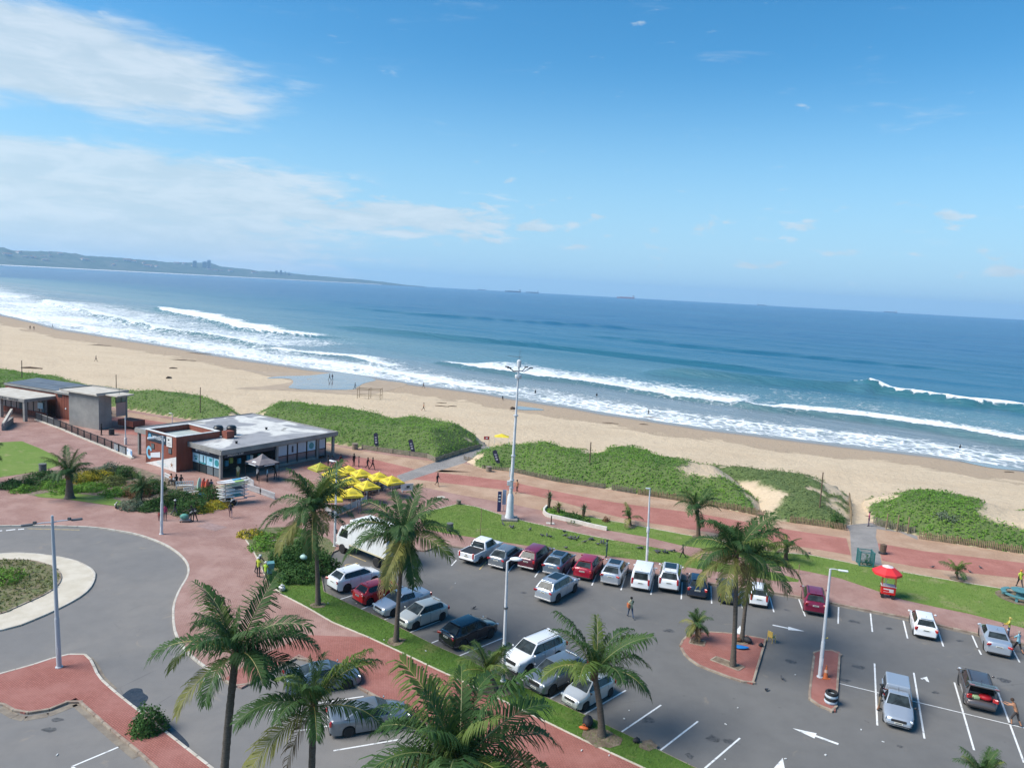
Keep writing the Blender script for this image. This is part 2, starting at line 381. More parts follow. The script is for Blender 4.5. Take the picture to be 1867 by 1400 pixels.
def sand_mat(name):
    m = bpy.data.materials.new(name); m.use_nodes = True; t = NT(m.node_tree); b = m.node_tree.nodes['Principled BSDF']
    pos = t.n('ShaderNodeNewGeometry').outputs['Position']
    wet = t.n('ShaderNodeAttribute', attribute_name='wet').outputs['Fac']; veg = t.n('ShaderNodeAttribute', attribute_name='veg').outputs['Fac']
    f = t.smooth(t.noise(t.vmul(pos, (.6, 1.1, 1)), .10, 7, .65, .4), .35, .68); f2 = t.noise(pos, .9, 6, .7); fine = t.noise(pos, 5., 5, .75)
    dry = t.mix(f, (.60, .475, .325), (.55, .425, .285))
    dry = t.mix(t.smooth(f2, .42, .75, 0., .55), dry, (.42, .32, .22))
    dry = t.mix(t.smooth(fine, .48, .72, 0., .5), dry, (.36, .275, .19))
    w1 = t.smooth(t.m('ADD', wet, t.m('MULTIPLY', t.m('SUBTRACT', t.noise(pos, .12, 5, .6, .4), .5), .8)), .35, .47)
    w2 = t.smooth(t.m('ADD', wet, t.m('MULTIPLY', t.m('SUBTRACT', t.noise(pos, .05, 3), .5), .15)), .80, .93)
    colr = t.mix(w1, dry, (.40, .30, .205)); colr = t.mix(w2, colr, (.25, .205, .165))
    line = t.m('MULTIPLY', t.m('MULTIPLY', w1, t.m('SUBTRACT', 1., w1)), 4.)      # strandline of debris
    colr = t.mix(t.m('MULTIPLY', t.m('MULTIPLY', line, t.smooth(fine, .45, .6)), .7), colr, (.16, .11, .075))
    colr = t.mix(veg, colr, (.06, .125, .02))
    m.node_tree.links.new(colr, b.inputs['Base Color'])
    m.node_tree.links.new(t.m('SUBTRACT', .93, t.m('MULTIPLY', w2, .70)), b.inputs['Roughness']); b.inputs['Specular IOR Level'].default_value = .35
    bp = t.n('ShaderNodeBump'); bp.inputs['Distance'].default_value = .25
    m.node_tree.links.new(t.m('MULTIPLY', t.m('SUBTRACT', 1., w2), .9), bp.inputs['Strength'])
    m.node_tree.links.new(t.m('ADD', t.noise(pos, 1.1, 6, .7), t.m('MULTIPLY', f2, .8)), bp.inputs['Height']); m.node_tree.links.new(bp.outputs[0], b.inputs['Normal']); return m
M_SAND = sand_mat('sand')

# ------------------------------------------------------------------ ground sheets
def sheet(name, poly, z, m, thick=0., parent=None):
    mb = MB(); pts = [(p[0], p[1]) for p in poly]
    if thick: mb.prism(pts, z-thick, z)
    else:
        for t in geometry.tessellate_polygon([[Vector((x, y, 0)) for x, y in pts]]):
            a, b, c = [Vector((*pts[i], 0)) for i in t]
            if (b-a).cross(c-a).z < 0: t = t[::-1]
            o = len(mb.v); mb.add([(*pts[i], z) for i in t], [(0, 1, 2)])
    o = mb.build(name, m, parent)
    return o if parent is not None else structure(o)
PZ = .12
DUNE_EDGE = [(-420, 748), (0, 733), (196, 738), (315, 757), (450, 782), (560, 802), (660, 815), (794, 838), (880, 842), (930, 855), (1075, 882), (1266, 912), (1457, 950), (1545, 962), (1600, 952), (1668, 968), (1767, 990), (1867, 1004), (2300, 1070)]
sheet('road', [Vector((-160, 5, 0)), Vector((80, 5, 0)), Vector((80, 75, 0)), Vector((-20, 90, 0)), Vector((-160, 100, 0))], 0., M_ROAD)
KERB_A = [(813, 995), (838, 999), (939, 1012.5), (1089, 1034), (1200, 1051.5), (1243, 1058), (1350, 1072.5), (1457, 1089), (1516, 1100), (1600, 1117), (1660, 1128), (1713, 1141), (1784, 1157), (1867, 1175), (2050, 1214)]
STRIP_R = [(590, 1081), (629, 1100), (686, 1126), (743, 1154), (800, 1183), (854, 1206), (953, 1255), (1058, 1303), (1130, 1337), (1205, 1373), (1250, 1395), (1400, 1465)]
STRIP_L = [(441, 976), (460, 1003), (475, 1033), (485, 1055), (491, 1067), (514, 1086), (560, 1110), (606, 1137), (671, 1164), (729, 1191), (800, 1225), (820, 1234), (953, 1298), (1071, 1356), (1168, 1401), (1300, 1462)]
BAY_TOP = [(590, 1081), (585, 1050), (593, 1013), (631, 998), (655, 989), (720, 999), (774, 1006), (808, 993.5), (813, 995)]
sheet('car_park', P2([*reversed(STRIP_R), *BAY_TOP[1:], *KERB_A[1:], (2300, 1280), (2000, 1500)]), .004, M_PARK)
ROAD_KERB = [(-300, 968), (0, 960), (96, 960), (171, 962.5), (214, 968.6), (253, 976), (289, 988.5), (315, 1002), (336, 1020), (344, 1037), (341, 1054), (328, 1076), (318, 1101), (316, 1125), (320, 1155), (336, 1183), (353, 1201), (375, 1218), (410, 1243)]
ROAD_KERB_S = spline(P2(ROAD_KERB), 4)
LOW_KERB = P2([(410, 1243), (440, 1256), (545, 1198), (600, 1223), (648, 1251), (711, 1286), (800, 1337), (930, 1412), (1060, 1490)])
main_pave = [*ROAD_KERB_S[:-1], *LOW_KERB, *P2([(1400, 1465)]), *P2(list(reversed(STRIP_R))[1:]), *P2(BAY_TOP[1:]), *P2(KERB_A[1:]), *P2(list(reversed(DUNE_EDGE)))]
sheet('brick_pavement', main_pave, PZ, M_PAVE, .14)
# red strip between road bays and lawn strip (newer, redder pavers)
sheet('red_walkway', [*P2([(410, 1240), (440, 1253), (545, 1195), (600, 1220), (648, 1248), (711, 1283), (800, 1334), (930, 1409), (1060, 1487), (1290, 1462)]), *P2(list(reversed(STRIP_L))[1:8]), *P2([(560, 1160), (470, 1200)])], PZ+.004, M_STRIP)
# promenade: cream margin, red centre, grey crossings
CREAM_N = [(738, 882.5), (838, 903.6), (924, 918.6), (992, 933), (1060, 945), (1154, 961), (1240, 977), (1281, 984), (1410, 1010), (1478, 1016), (1564, 1033), (1681, 1053), (1831, 1078), (2100, 1122)]
CREAM_F = [(2100, 1040), (1867, 1006), (1767, 992), (1668, 972), (1600, 960), (1545, 966), (1457, 956), (1266, 919), (1075, 889), (930, 861), (880, 850), (794, 843), (700, 830), (600, 813), (450, 788), (315, 766), (196, 746), (100, 738)]
sheet('promenade', P2([*CREAM_N, *CREAM_F, (60, 752), (196, 768), (330, 790), (560, 838), (700, 868)]), PZ+.004, M_CREAM)
B1 = [(560, 823), (613.6, 828), (688.6, 840.5), (757, 857), (720, 873), (690, 872), (600, 862), (480, 845)]
B0 = [(100, 745), (196, 761), (252, 764), (302, 772), (440, 797), (560, 823), (480, 845), (330, 805), (219, 791), (150, 775), (80, 760)]
B2U = [(793.6, 862), (924, 878), (980, 890.4), (1063.6, 907), (1119, 917), (1175, 925), (1264, 936), (1348, 951), (1435.7, 967), (1543, 983)]
B2L = [(1551, 1014), (1478.6, 1001.5), (1371, 985), (1240, 963.6), (1189, 956), (1133, 945.5), (1077.5, 931.5), (1029, 918), (980, 906), (924, 895), (830, 884), (751, 875)]
B3 = [(1600, 992), (1681, 1006), (1867, 1028), (2100, 1060), (2100, 1098), (1867, 1057), (1810, 1051), (1681, 1037), (1608, 1024)]
for nm, b in (('red_promenade_band', B0), ('red_promenade_band', B1), ('red_promenade_band', [*B2U, *B2L]), ('red_promenade_band', B3)):
    sheet(nm, P2(b), PZ+.008, M_BAND)
sheet('beach_access_path', P2([(723, 869), (757, 857), (791, 844.6), (836, 828), (881, 813.6), (896, 817), (870, 833), (845, 846), (793.6, 862), (735, 880.5)]), PZ+.012, M_GREYP)
sheet('beach_access_path', P2([(1543, 959), (1549.5, 972), (1552.7, 1024), (1608, 1033), (1600, 992), (1596.6, 981), (1598, 966), (1640, 972), (1673, 986), (1672, 979), (1620, 962), (1587, 955)]), PZ+.012, M_GREYP)
sheet('sandy_apron', P2([(845, 846), (878, 857), (860, 862), (800, 858), (793.6, 862)]), PZ+.016, M_CREAM)
# lawns and beds
LAWN1 = [(762, 938), (836, 920), (870, 926), (900, 936), (960, 953), (1063.6, 976), (1119, 987), (1182, 998), (1240, 1009.5), (1264, 1018.6), (1330, 1031), (1420, 1048), (1456, 1059), (1455, 1063), (1414, 1061), (1328.6, 1047), (1243, 1034.6), (1200, 1027), (1078.6, 1012), (950, 995), (813, 974), (775, 966)]
LAWN2 = [(994, 939), (1049.6, 953), (1105, 968), (1175, 980), (1240, 995.6), (1275, 1001), (1328, 1012), (1405, 1031), (1467, 1042.5), (1531, 1056), (1595.6, 1078), (1645, 1095), (1703, 1108), (1767, 1121), (1831, 1138), (1867, 1147), (2050, 1180), (2100, 1120), (1867, 1081), (1831, 1076), (1745.6, 1063), (1681, 1051), (1595.6, 1034), (1564, 1031), (1478.6, 1014), (1410, 1008), (1281, 982), (1240, 975), (1154, 958.5), (1083, 945.5), (1040, 937), (1000, 929)]
LAWN3 = [(-200, 815), (0, 808), (40, 806), (75, 820), (105, 835), (108, 850), (78, 860), (0, 872), (-200, 885)]
STRIP = [*STRIP_L, *reversed(STRIP_R), (585, 1050), (593, 1013), (610, 1000), (600, 985), (540, 962), (487, 964)]
sheet('lawn', P2(LAWN1), PZ+.02, M_LAWN, .06)
sheet('lawn', P2(LAWN2), PZ+.02, M_LAWN, .06)
sheet('lawn', P2(LAWN3), PZ+.02, M_LAWN, .06)
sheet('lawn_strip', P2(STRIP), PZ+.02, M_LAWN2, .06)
sheet('planting_bed', P2([(441, 976), (460, 1003), (475, 1033), (485, 1052), (545, 1070), (590, 1040), (612, 1000), (600, 985), (540, 962), (487, 964)]), PZ+.026, M_DRYBED)
BED = [(5, 885), (30, 870), (75, 862), (150, 855), (230, 850), (290, 868), (330, 880), (400, 905), (413, 918), (405, 930), (375, 936), (330, 942), (290, 938), (240, 930), (190, 922), (120, 912), (70, 908), (25, 895)]
sheet('planting_bed', spline(P2(BED), 4, True), PZ+.02, M_SOIL, .05)
sheet('lawn_edge', P2([(62, 904), (90, 900), (140, 902), (195, 908), (222, 916), (222, 926), (190, 922), (120, 912), (70, 908)]), PZ+.026, M_LAWN)
# islands
ISL_L = spline(P2([(-200, 1286), (0, 1231), (70, 1211), (105, 1199), (130, 1194.5), (147, 1194), (160, 1198), (168, 1210), (180, 1235), (200, 1255), (225, 1276), (253, 1298), (300, 1335), (338, 1365), (383, 1400), (470, 1470)]), 4)
ISL_I = P2([(-200, 1290), (0, 1281), (27.5, 1297.6), (45, 1302), (87.5, 1296), (139, 1275), (175, 1307), (215, 1342), (250, 1370), (283, 1400), (350, 1465)])
sheet('traffic_island', [*ISL_L, *reversed(ISL_I)], PZ, M_STRIP, .14)
RB_O = spline(P2([(-260, 1085), (-150, 1030), (0, 1011), (49, 1010), (86, 1013.5), (128.5, 1021), (154, 1031), (169, 1041), (172.5, 1052), (165, 1071), (146, 1088.6), (107, 1110), (53.6, 1133.6), (0, 1149.6), (-150, 1165)]), 5, True)
RB_I = spline(P2([(-200, 1085), (-100, 1032), (0, 1023), (56, 1024), (92, 1034), (107, 1045), (111, 1056), (101, 1073.6), (71, 1091), (32, 1108), (0, 1121), (-120, 1135)]), 5, True)
sheet('roundabout_apron', RB_O, .10, M_CREAMC, .12)
sheet('roundabout_bed', RB_I, .15, M_DRYBED, .1)
ISL1 = spline(P2([(1240.6, 1178), (1246, 1167), (1256, 1160), (1271, 1156.6), (1294, 1154), (1344.6, 1158), (1396, 1167)]), 3)+P2([(1372, 1248), (1344, 1241)])+spline(P2([(1317, 1231), (1271, 1212.6), (1248.6, 1194), (1240.6, 1178)]), 3)[:-1]
ISL2 = spline(P2([(1485, 1191), (1491, 1188), (1500, 1187), (1518, 1188), (1531, 1191)]), 3)+P2([(1523, 1299), (1500, 1291), (1486, 1283), (1475, 1274)])
sheet('parking_island', ISL1, PZ, M_STRIP, .14)
sheet('parking_island', ISL2, PZ, M_STRIP, .14)
_rb = lambda x, y: (1180+x/4.375, 1080+y/4.375)
PITS = [[_rb(350, 375), _rb(465, 400), _rb(450, 440), _rb(335, 415)], [_rb(550, 522), _rb(775, 605), _rb(725, 635), _rb(505, 550)], [(1341, 1168), (1362, 1168), (1362, 1177), (1341, 1177)]]
for p in PITS:
    q = P2(p); sheet('tree_pit', q, PZ+.006, M_SOIL)
    mb = MB()
    for a, b in zip(q, q[1:]+q[:1]): mb.beam((a.x, a.y, PZ+.01), (b.x, b.y, PZ+.01), .1, .04)
    structure(mb.build('tree_pit_edging', M_KERB))
# ------------------------------------------------------------------ kerbs, stone by stone
_ks = MB().box((0, 0, 0), (.965, .15, .16)).mesh('kerb_stone', M_KERB, bevel=.012)
_ksw = MB().box((0, 0, 0), (.965, .16, .16)).mesh('kerb_stone', M_KERBW, bevel=.012)
def kerb(line, me=_ks, z=PZ-.066, step=1.0):
    root = structure(link('kerb', None)); pts = resample(line, step)
    for a, b in zip(pts, pts[1:]):
        d = b-a
        link('kerb_stone', me, root, ((a.x+b.x)/2, (a.y+b.y)/2, z+random.uniform(-.006, .006)), math.atan2(d.y, d.x)+random.uniform(-.012, .012))
    return root
kerb(ROAD_KERB_S, _ksw); kerb(LOW_KERB, _ks); kerb(spline(P2(KERB_A), 3)); kerb(P2(BAY_TOP)); kerb(P2(STRIP_R))
kerb(ISL_L, _ksw); kerb(ISL_I); kerb(ISL1+ISL1[:1], step=.8); kerb(ISL2+ISL2[:1], step=.8); kerb(RB_O+RB_O[:1], _ksw, z=.034); kerb(RB_I+RB_I[:1], z=.09)
# concrete edging between brick walk and lawns (thin flush strips)
mb = MB()
for ln in (STRIP_L, [(762, 938), (800, 929), (836, 920), (870, 926), (900, 936), (960, 953), (1063.6, 976), (1119, 987)], [(1083, 945.5), (1154, 958.5), (1240, 975), (1281, 982), (1410, 1008), (1478.6, 1014), (1564, 1031), (1681, 1051), (1831, 1076), (2000, 1104)]):
    q = P2(ln)
    for a, b in zip(q, q[1:]): mb.beam((a.x, a.y, PZ+.005), (b.x, b.y, PZ+.005), .13, .05)
structure(mb.build('edging_strip', M_CREAMC))
# pale channel gutters beside kerbs
mb = MB()
for ln, w_ in ((P2([(70, 1214), (105, 1202), (147, 1197)]), .3), (P2([(0, 1290), (27, 1306), (45, 1310), (88, 1303), (139, 1283), (175, 1316), (215, 1351), (250, 1380)]), .45), (P2([(1243, 1060), (1350, 1074.5), (1457, 1091), (1600, 1119), (1713, 1143.5), (1867, 1178)]), .28), (P2([(160, 1200), (171, 1212), (184, 1236), (206, 1258)]), .5)):
    for a, b in zip(ln, ln[1:]): mb.beam((a.x, a.y, -.006), (b.x, b.y, -.006), w_, .03)
structure(mb.build('concrete_gutter', mat('gutter_concrete', (.26, .22, .17), .9, col2=(.17, .14, .11), vscale=1.4, vdet=6, space='World')))
# ------------------------------------------------------------------ road markings
marks = structure(link('road_markings', None))
def paint(a, b, wd=.11, m=M_LINE, z=.009, name='painted_line'):
    a, b = site(*a), site(*b); d = (b-a).normalized(); n = Vector((-d.y, d.x, 0))*wd/2
    q = [a-n, b-n, b+n, a+n]
    MB().add([(p.x, p.y, z) for p in q], [(0, 1, 2, 3)]).build(name, m, marks)
for a, b in [((823, 1031), (832, 1021)), ((925, 1044), (938, 1028)), ((975, 1052), (983, 1040)), ((1028, 1057), (1043, 1029)), ((1079, 1067), (1092, 1037)), ((1132, 1075.5), (1142, 1045)),
             ((1186.5, 1084), (1193, 1052)), ((1242, 1092), (1244, 1059.5)), ((1297.5, 1100), (1296, 1066.5)), ((1353, 1108), (1350, 1076)), ((1411, 1115.5), (1402, 1083)), ((1468, 1123), (1456, 1091)), ((1528, 1136.5), (1529, 1105)),
             ((1590.5, 1151.5), (1587, 1118)), ((1654.7, 1163.5), (1647, 1131)), ((1720, 1178), (1709, 1145)), ((1782, 1180), (1772, 1157)), ((1789, 1193), (1784.5, 1184)), ((1859, 1207), (1846, 1183)),
             ((1594.5, 1209), (1599.5, 1322)), ((1666, 1226), (1685.5, 1346)), ((1740, 1243.5), (1776, 1367)), ((1820, 1262), (1867, 1390)),
             ((615.7, 1093.7), (643, 1085)), ((654, 1112), (680, 1102)), ((694, 1132), (722, 1121)), ((744, 1154), (803, 1131)), ((784, 1173), (828, 1155)), ((834, 1196.5), (916, 1163)), ((941.5, 1246), (958, 1236)), ((1001.7, 1274), (1030, 1258)),
             ((1062, 1303.5), (1141, 1258)), ((1130.3, 1335.7), (1205.3, 1284.8)), ((1203, 1368), (1272.5, 1314.5)), ((1285, 1400), (1349, 1345)),
             ((491, 1295), (663, 1269)), ((546, 1331.5), (660, 1313)), ((608, 1368), (732, 1347)), ((131, 1397), (217, 1361))]: paint(a, b)
paint((1530, 1245.5), (1867, 1326.5), .08, z=.013); paint((131, 1397), (138, 1402), .12)
paint((874, 1038), (887, 1024), .11, M_YLINE); paint((620, 1004), (667, 1023), .11, M_YLINE); paint((590, 1040), (625, 1056), .11, M_YLINE)
for a, b in [((-30, 972), (4, 967)), ((11, 967), (28, 965)), ((33, 965), (44, 964))]: paint(a, b, .25)
paint((50, 963.5), (145, 966), .12, M_YLINE)
def arrow(tail, base, tip, hw=.32, sw=.10):
    a, b, c = site(*tail), site(*base), site(*tip); d = (c-a).normalized(); n = Vector((-d.y, d.x, 0))
    pts = [a-n*sw, b-n*sw, b-n*hw, c, b+n*hw, b+n*sw, a+n*sw]
    mb = MB()
    for t in geometry.tessellate_polygon([[Vector((p.x, p.y, 0)) for p in pts]]):
        mb.add([(pts[i].x, pts[i].y, .009) for i in t], [(0, 1, 2)])
    mb.build('painted_arrow', M_LINE, marks)
arrow((1408.6, 1139), (1437, 1145), (1467, 1150.5)); arrow((1528.6, 1356), (1487, 1341), (1445, 1327)); arrow((1344, 1166), (1347, 1154), (1349.5, 1140), .3)
arrow((1412, 1440), (1421, 1405), (1427, 1381), .33); arrow((1684, 1237), (1686, 1240), (1690, 1233), .3)
# wheelchair symbol in the bay by the truck
mb = MB(); c0 = site(637, 1031); ux = (site(667, 1023)-site(620, 1004)).normalized(); uy = Vector((-ux.y, ux.x, 0))
def sp(x, y): p = c0+ux*x+uy*y; return (p.x, p.y, .009)
ring = [(.42*math.cos(a), .42*math.sin(a)) for a in np.linspace(1.9, 6.6, 14)]
for (x0, y0), (x1, y1) in zip(ring, ring[1:]): mb.add([sp(x0*.74, y0*.74), sp(x1*.74, y1*.74), sp(x1, y1), sp(x0, y0)], [(0, 1, 2, 3)])
mb.add([sp(-.08, 0), sp(.06, 0), sp(.06, .62), sp(-.08, .62)], [(0, 1, 2, 3)]); mb.add([sp(.06, 0), sp(.45, 0), sp(.6, -.4), sp(.47, -.43), sp(.36, -.12), sp(.06, -.12)], [(0, 1, 2), (0, 2, 3), (0, 3, 4), (0, 4, 5)])
mb.add([sp(-.13, .7), sp(.11, .7), sp(.11, .93), sp(-.13, .93)], [(0, 1, 2, 3)]); mb.build('painted_symbol', M_YLINE, marks)
M_OIL = mat('oil_stain', (.05, .048, .046), .6, col2=(.11, .105, .10), vscale=6, vdet=6, space='World'); rs_ = random.Random(4)
for px, py in [(1435, 1112), (1556, 1133), (1622, 1146), (1750, 1168), (1566, 1215), (1540, 1240), (1300, 1345), (1258, 1378), (1180, 1312), (800, 1152), (870, 1186), (1705, 1262), (1640, 1360), (1440, 1206), (880, 1140), (1220, 1150), (1090, 1180), (1830, 1240), (106, 1312), (90, 1330), (560, 1318), (700, 1352), (1330, 1352), (955, 1080)]:
    c0 = site(px, py); s_ = rs_.uniform(.18, .45)
    sheet('oil_stain', spline([c0+Vector((math.cos(a)*s_*rs_.uniform(.5, 1.4), math.sin(a)*s_*rs_.uniform(.4, 1.), 0)) for a in np.linspace(0, 6.28, 9)[:-1]], 3, True), .0075, M_OIL)
# wet patch and puddle by the island, manhole covers, drain
M_WET = mat('wet_asphalt', (.03, .032, .035), .12, col2=(.05, .05, .052), vscale=2, space='World')
_wp = lambda x, y: site(x/3.998, 1100+y/3.998)
sheet('wet_patch', spline([_wp(*p) for p in [(900, 660), (960, 620), (1030, 620), (1045, 650), (1080, 680), (1060, 720), (1030, 745), (1050, 765), (1010, 775), (960, 735), (890, 680)]], 4, True), .006, M_WET)
sheet('wet_patch', spline([_wp(*p) for p in [(1200, 885), (1230, 880), (1290, 930), (1360, 1000), (1380, 1040), (1350, 1040), (1270, 985), (1200, 930)]], 4, True), .006, M_WET)
mb = MB()
for px, py, r in ((804, 908, .5), (386, 962, .0), (868, 921, .0)):
    p = site(px, py)
    if r: mb.lathe((p.x, p.y, PZ+.008), [(r, 0), (r, .012), (r*.96, .014)], 16)
structure(mb.build('manhole_cover', M_KERBW))
p = site(386, 962); structure(MB().box((p.x, p.y, PZ+.006), (2.6, 1.5, .012), rz=-.45).build('service_cover', mat('cover_pavers', (.33, .22, .2), .85, col2=(.26, .17, .15), vscale=3, space='World')))

# ------------------------------------------------------------------ beach and sea (laid out round the viewpoint by bearing)
SEA_Z = -3.0
def bearings(pts): a = [(math.atan2(p.x, p.y), math.hypot(p.x, p.y)) for p in pts]; a.sort(); return np.array(a)
shore_px = [(0, 573), (100, 598), (200, 614), (300, 630), (400, 648), (500, 663), (560, 671), (650, 683), (760, 700), (900, 719), (1000, 735), (1100, 752), (1200, 768), (1300, 782), (1400, 795), (1500, 806), (1600, 818), (1700, 830), (1800, 846), (1867, 856)]
SHORE = [Vector((-9000, 8800, 0)), Vector((-4200, 4350, 0)), Vector((-1500, 1700, 0)), Vector((-620, 800, 0))]+P2(shore_px, SEA_Z)+[Vector((128, 100, 0)), Vector((165, 30, 0)), Vector((230, -90, 0))]
BACK = [Vector((-9600, 8800, 0)), Vector((-4500, 4350, 0)), Vector((-1650, 1650, 0)), Vector((-600, 640, 0))]+P2(DUNE_EDGE, 0.)+[Vector((95, 20, 0)), Vector((130, -60, 0))]
bs, bb = bearings(SHORE), bearings(BACK)
th = np.unique(np.concatenate([np.linspace(-.83, -.66, 30), np.linspace(-.66, .64, 760), np.linspace(.64, 1.9, 60)]))
rs = np.interp(th, bs[:, 0], bs[:, 1]); rb = np.interp(th, bb[:, 0], bb[:, 1])
def grid_quads(nr, nc): i = np.arange(nr-1)[:, None]*nc+np.arange(nc-1)[None]; return np.stack([i, i+1, i+nc+1, i+nc], -1).reshape(-1, 4)
tt = np.concatenate([np.linspace(-.06, 1, 70), np.linspace(1.02, 1.5, 12)])
R = rb[None]+(rs-rb)[None]*tt[:, None]; X = R*np.sin(th)[None]; Y = R*np.cos(th)[None]
prof = np.interp(tt, [-.06, 0, .12, .55, .75, 1., 1.12, 1.5], [.03, .05, -.2, -1.5, -2.25, -2.97, -3.5, -6])[:, None]
Z = prof+vnoise(X, Y, .05, 3)*.28*sstep(.02, .15, tt)[:, None]*sstep(1.0, .8, tt)[:, None]+vnoise(X, Y, .35, 5)*.07*sstep(.02, .15, tt)[:, None]*sstep(.9, .6, tt)[:, None]
wet = np.clip((tt[:, None]-.55)/.45, 0, 1)*np.ones_like(X)
beach_me = np_mesh('beach', np.stack([X, Y, Z], -1).reshape(-1, 3), grid_quads(len(tt), len(th))[:, ::-1], M_SAND, True, attrs={'wet': wet.ravel(), 'veg': np.zeros(X.size)})
structure(link('beach', beach_me))
SURF_BVH = [BVHTree.FromPolygons([tuple(v.co) for v in beach_me.vertices], [tuple(p.vertices) for p in beach_me.polygons])]
def ground(px, py):
    """spot on the real surface (beach, dunes or paving) seen at that photo point"""
    d = ray(px, py).normalized(); o = Vector((0, 0, CAM_H)); best = None
    for bv in SURF_BVH:
        h = bv.ray_cast(o, d)
        if h[0] is not None and (best is None or h[3] < best[3]): best = h
    return best[0] if best else site(px, py)
def drop(x, y):
    z = None
    for bv in SURF_BVH:
        h = bv.ray_cast(Vector((x, y, 60)), Vector((0, 0, -1)))
        if h[0] is not None and (z is None or h[0].z > z): z = h[0].z
    return 0. if z is None else z
def draped(name, pts, m, lift=.02, step=1.2, kind='structure', parent=None):
    poly = [(p.x, p.y) for p in pts]; xs = [p[0] for p in poly]; ys = [p[1] for p in poly]
    bm = bmesh.new(); vs = [bm.verts.new((x, y, 0)) for x, y in poly]
    for t in geometry.tessellate_polygon([[Vector((x, y, 0)) for x, y in poly]]): 
        try: bm.faces.new([vs[i] for i in t])
        except ValueError: pass
    for k in range(3): bmesh.ops.subdivide_edges(bm, edges=[e for e in bm.edges if e.calc_length() > step*2], cuts=1, use_grid_fill=True)
    bmesh.ops.triangulate(bm, faces=bm.faces[:])
    for v in bm.verts: v.co.z = drop(v.co.x, v.co.y)+lift
    bmesh.ops.recalc_face_normals(bm, faces=bm.faces[:])
    if sum(f.normal.z for f in bm.faces) < 0: bmesh.ops.reverse_faces(bm, faces=bm.faces[:])
    me = bpy.data.meshes.new(name); bm.to_mesh(me); bm.free(); me.materials.append(m)
    return structure(link(name, me))
M_POOL = mat('tide_pool_water', (.20, .20, .20), .10, col2=(.24, .22, .20), vscale=.2, space='World', spec=.6, bump=.05, bscale=3)
M_WETS = mat('wet_sand', (.21, .165, .125), .22, col2=(.27, .21, .155), vscale=.25, vdet=6, space='World')
M_DAMP = mat('damp_sand', (.36, .27, .185), .8, col2=(.42, .32, .22), vscale=.3, vdet=6, space='World')
E4 = lambda x, y: (400+x/3.5, 480+y/3.5)
draped('damp_sand', spline([ground(*E4(*p)) for p in [(60, 655), (260, 690), (480, 700), (700, 700), (1000, 745), (1200, 770), (1050, 820), (900, 840), (500, 815), (100, 800), (330, 780), (470, 750), (300, 720)]], 3, True), M_DAMP, .03)
draped('tide_pool', spline([ground(*E4(*p)) for p in [(300, 735), (400, 722), (560, 718), (700, 702), (760, 697), (830, 706), (920, 722), (1000, 745), (930, 765), (880, 790), (850, 806), (700, 808), (560, 806), (470, 800), (440, 792), (470, 765), (460, 742), (400, 735)]], 3, True), M_POOL, .06)
draped('tide_pool', spline([ground(942, 741.5), ground(950, 741), ground(975, 744), ground(992, 747.5), ground(975, 748), ground(945, 747)], 3, True), M_POOL, .05)
draped('tide_pool', spline([ground(*p) for p in [(1745, 839), (1775, 843), (1820, 849), (1867, 855), (1930, 868), (1900, 866), (1867, 858.5), (1830, 856), (1790, 850)]], 3, True), M_POOL, .05)

# sea
r1 = np.exp(np.linspace(0, math.log(1500), 350)); 
u = np.concatenate([np.linspace(-8, 3, 16)[:-1], 3+np.geomspace(1, 1400, 330)-1, 1405+np.geomspace(1, 11300, 60)])
Rw = rs[None]+u[:, None]*np.clip(rs/260., .6, 3.)[None]
Rw = np.minimum(Rw, 13000)
Rw[-1] = 13000
Xw = Rw*np.sin(th)[None]; Yw = Rw*np.cos(th)[None]
sh_xy = [(p.x, p.y) for p in SHORE]
def signed(x, y, line):
    """distance to a line run from up-coast to down-coast; positive out to sea; and position along it"""
    d = np.full(x.shape, 1e9); sg = np.ones(x.shape); al = np.zeros(x.shape); n = len(line)
    for i in range(n-1):
        ax, ay = line[i]; bx, by = line[i+1]; dx, dy = bx-ax, by-ay
        t = np.clip(((x-ax)*dx+(y-ay)*dy)/(dx*dx+dy*dy), 0, 1); q = np.hypot(x-ax-t*dx, y-ay-t*dy); m_ = q < d
        d = np.where(m_, q, d); sg = np.where(m_, np.sign(dx*(y-ay)-dy*(x-ax)), sg); al = np.where(m_, (i+t)/(n-1), al)
    return d*np.where(sg == 0, 1, sg), al
near = (Rw < 1700)
xs, ys = Xw[near], Yw[near]; rr = Rw[near]
ds, _ = signed(xs, ys, sh_xy)
foam = np.zeros(xs.shape); hz = np.zeros(xs.shape); face = np.zeros(xs.shape)
def wl(pts): return [(p.x, p.y) for p in spline(P2(pts, SEA_Z), 4)]
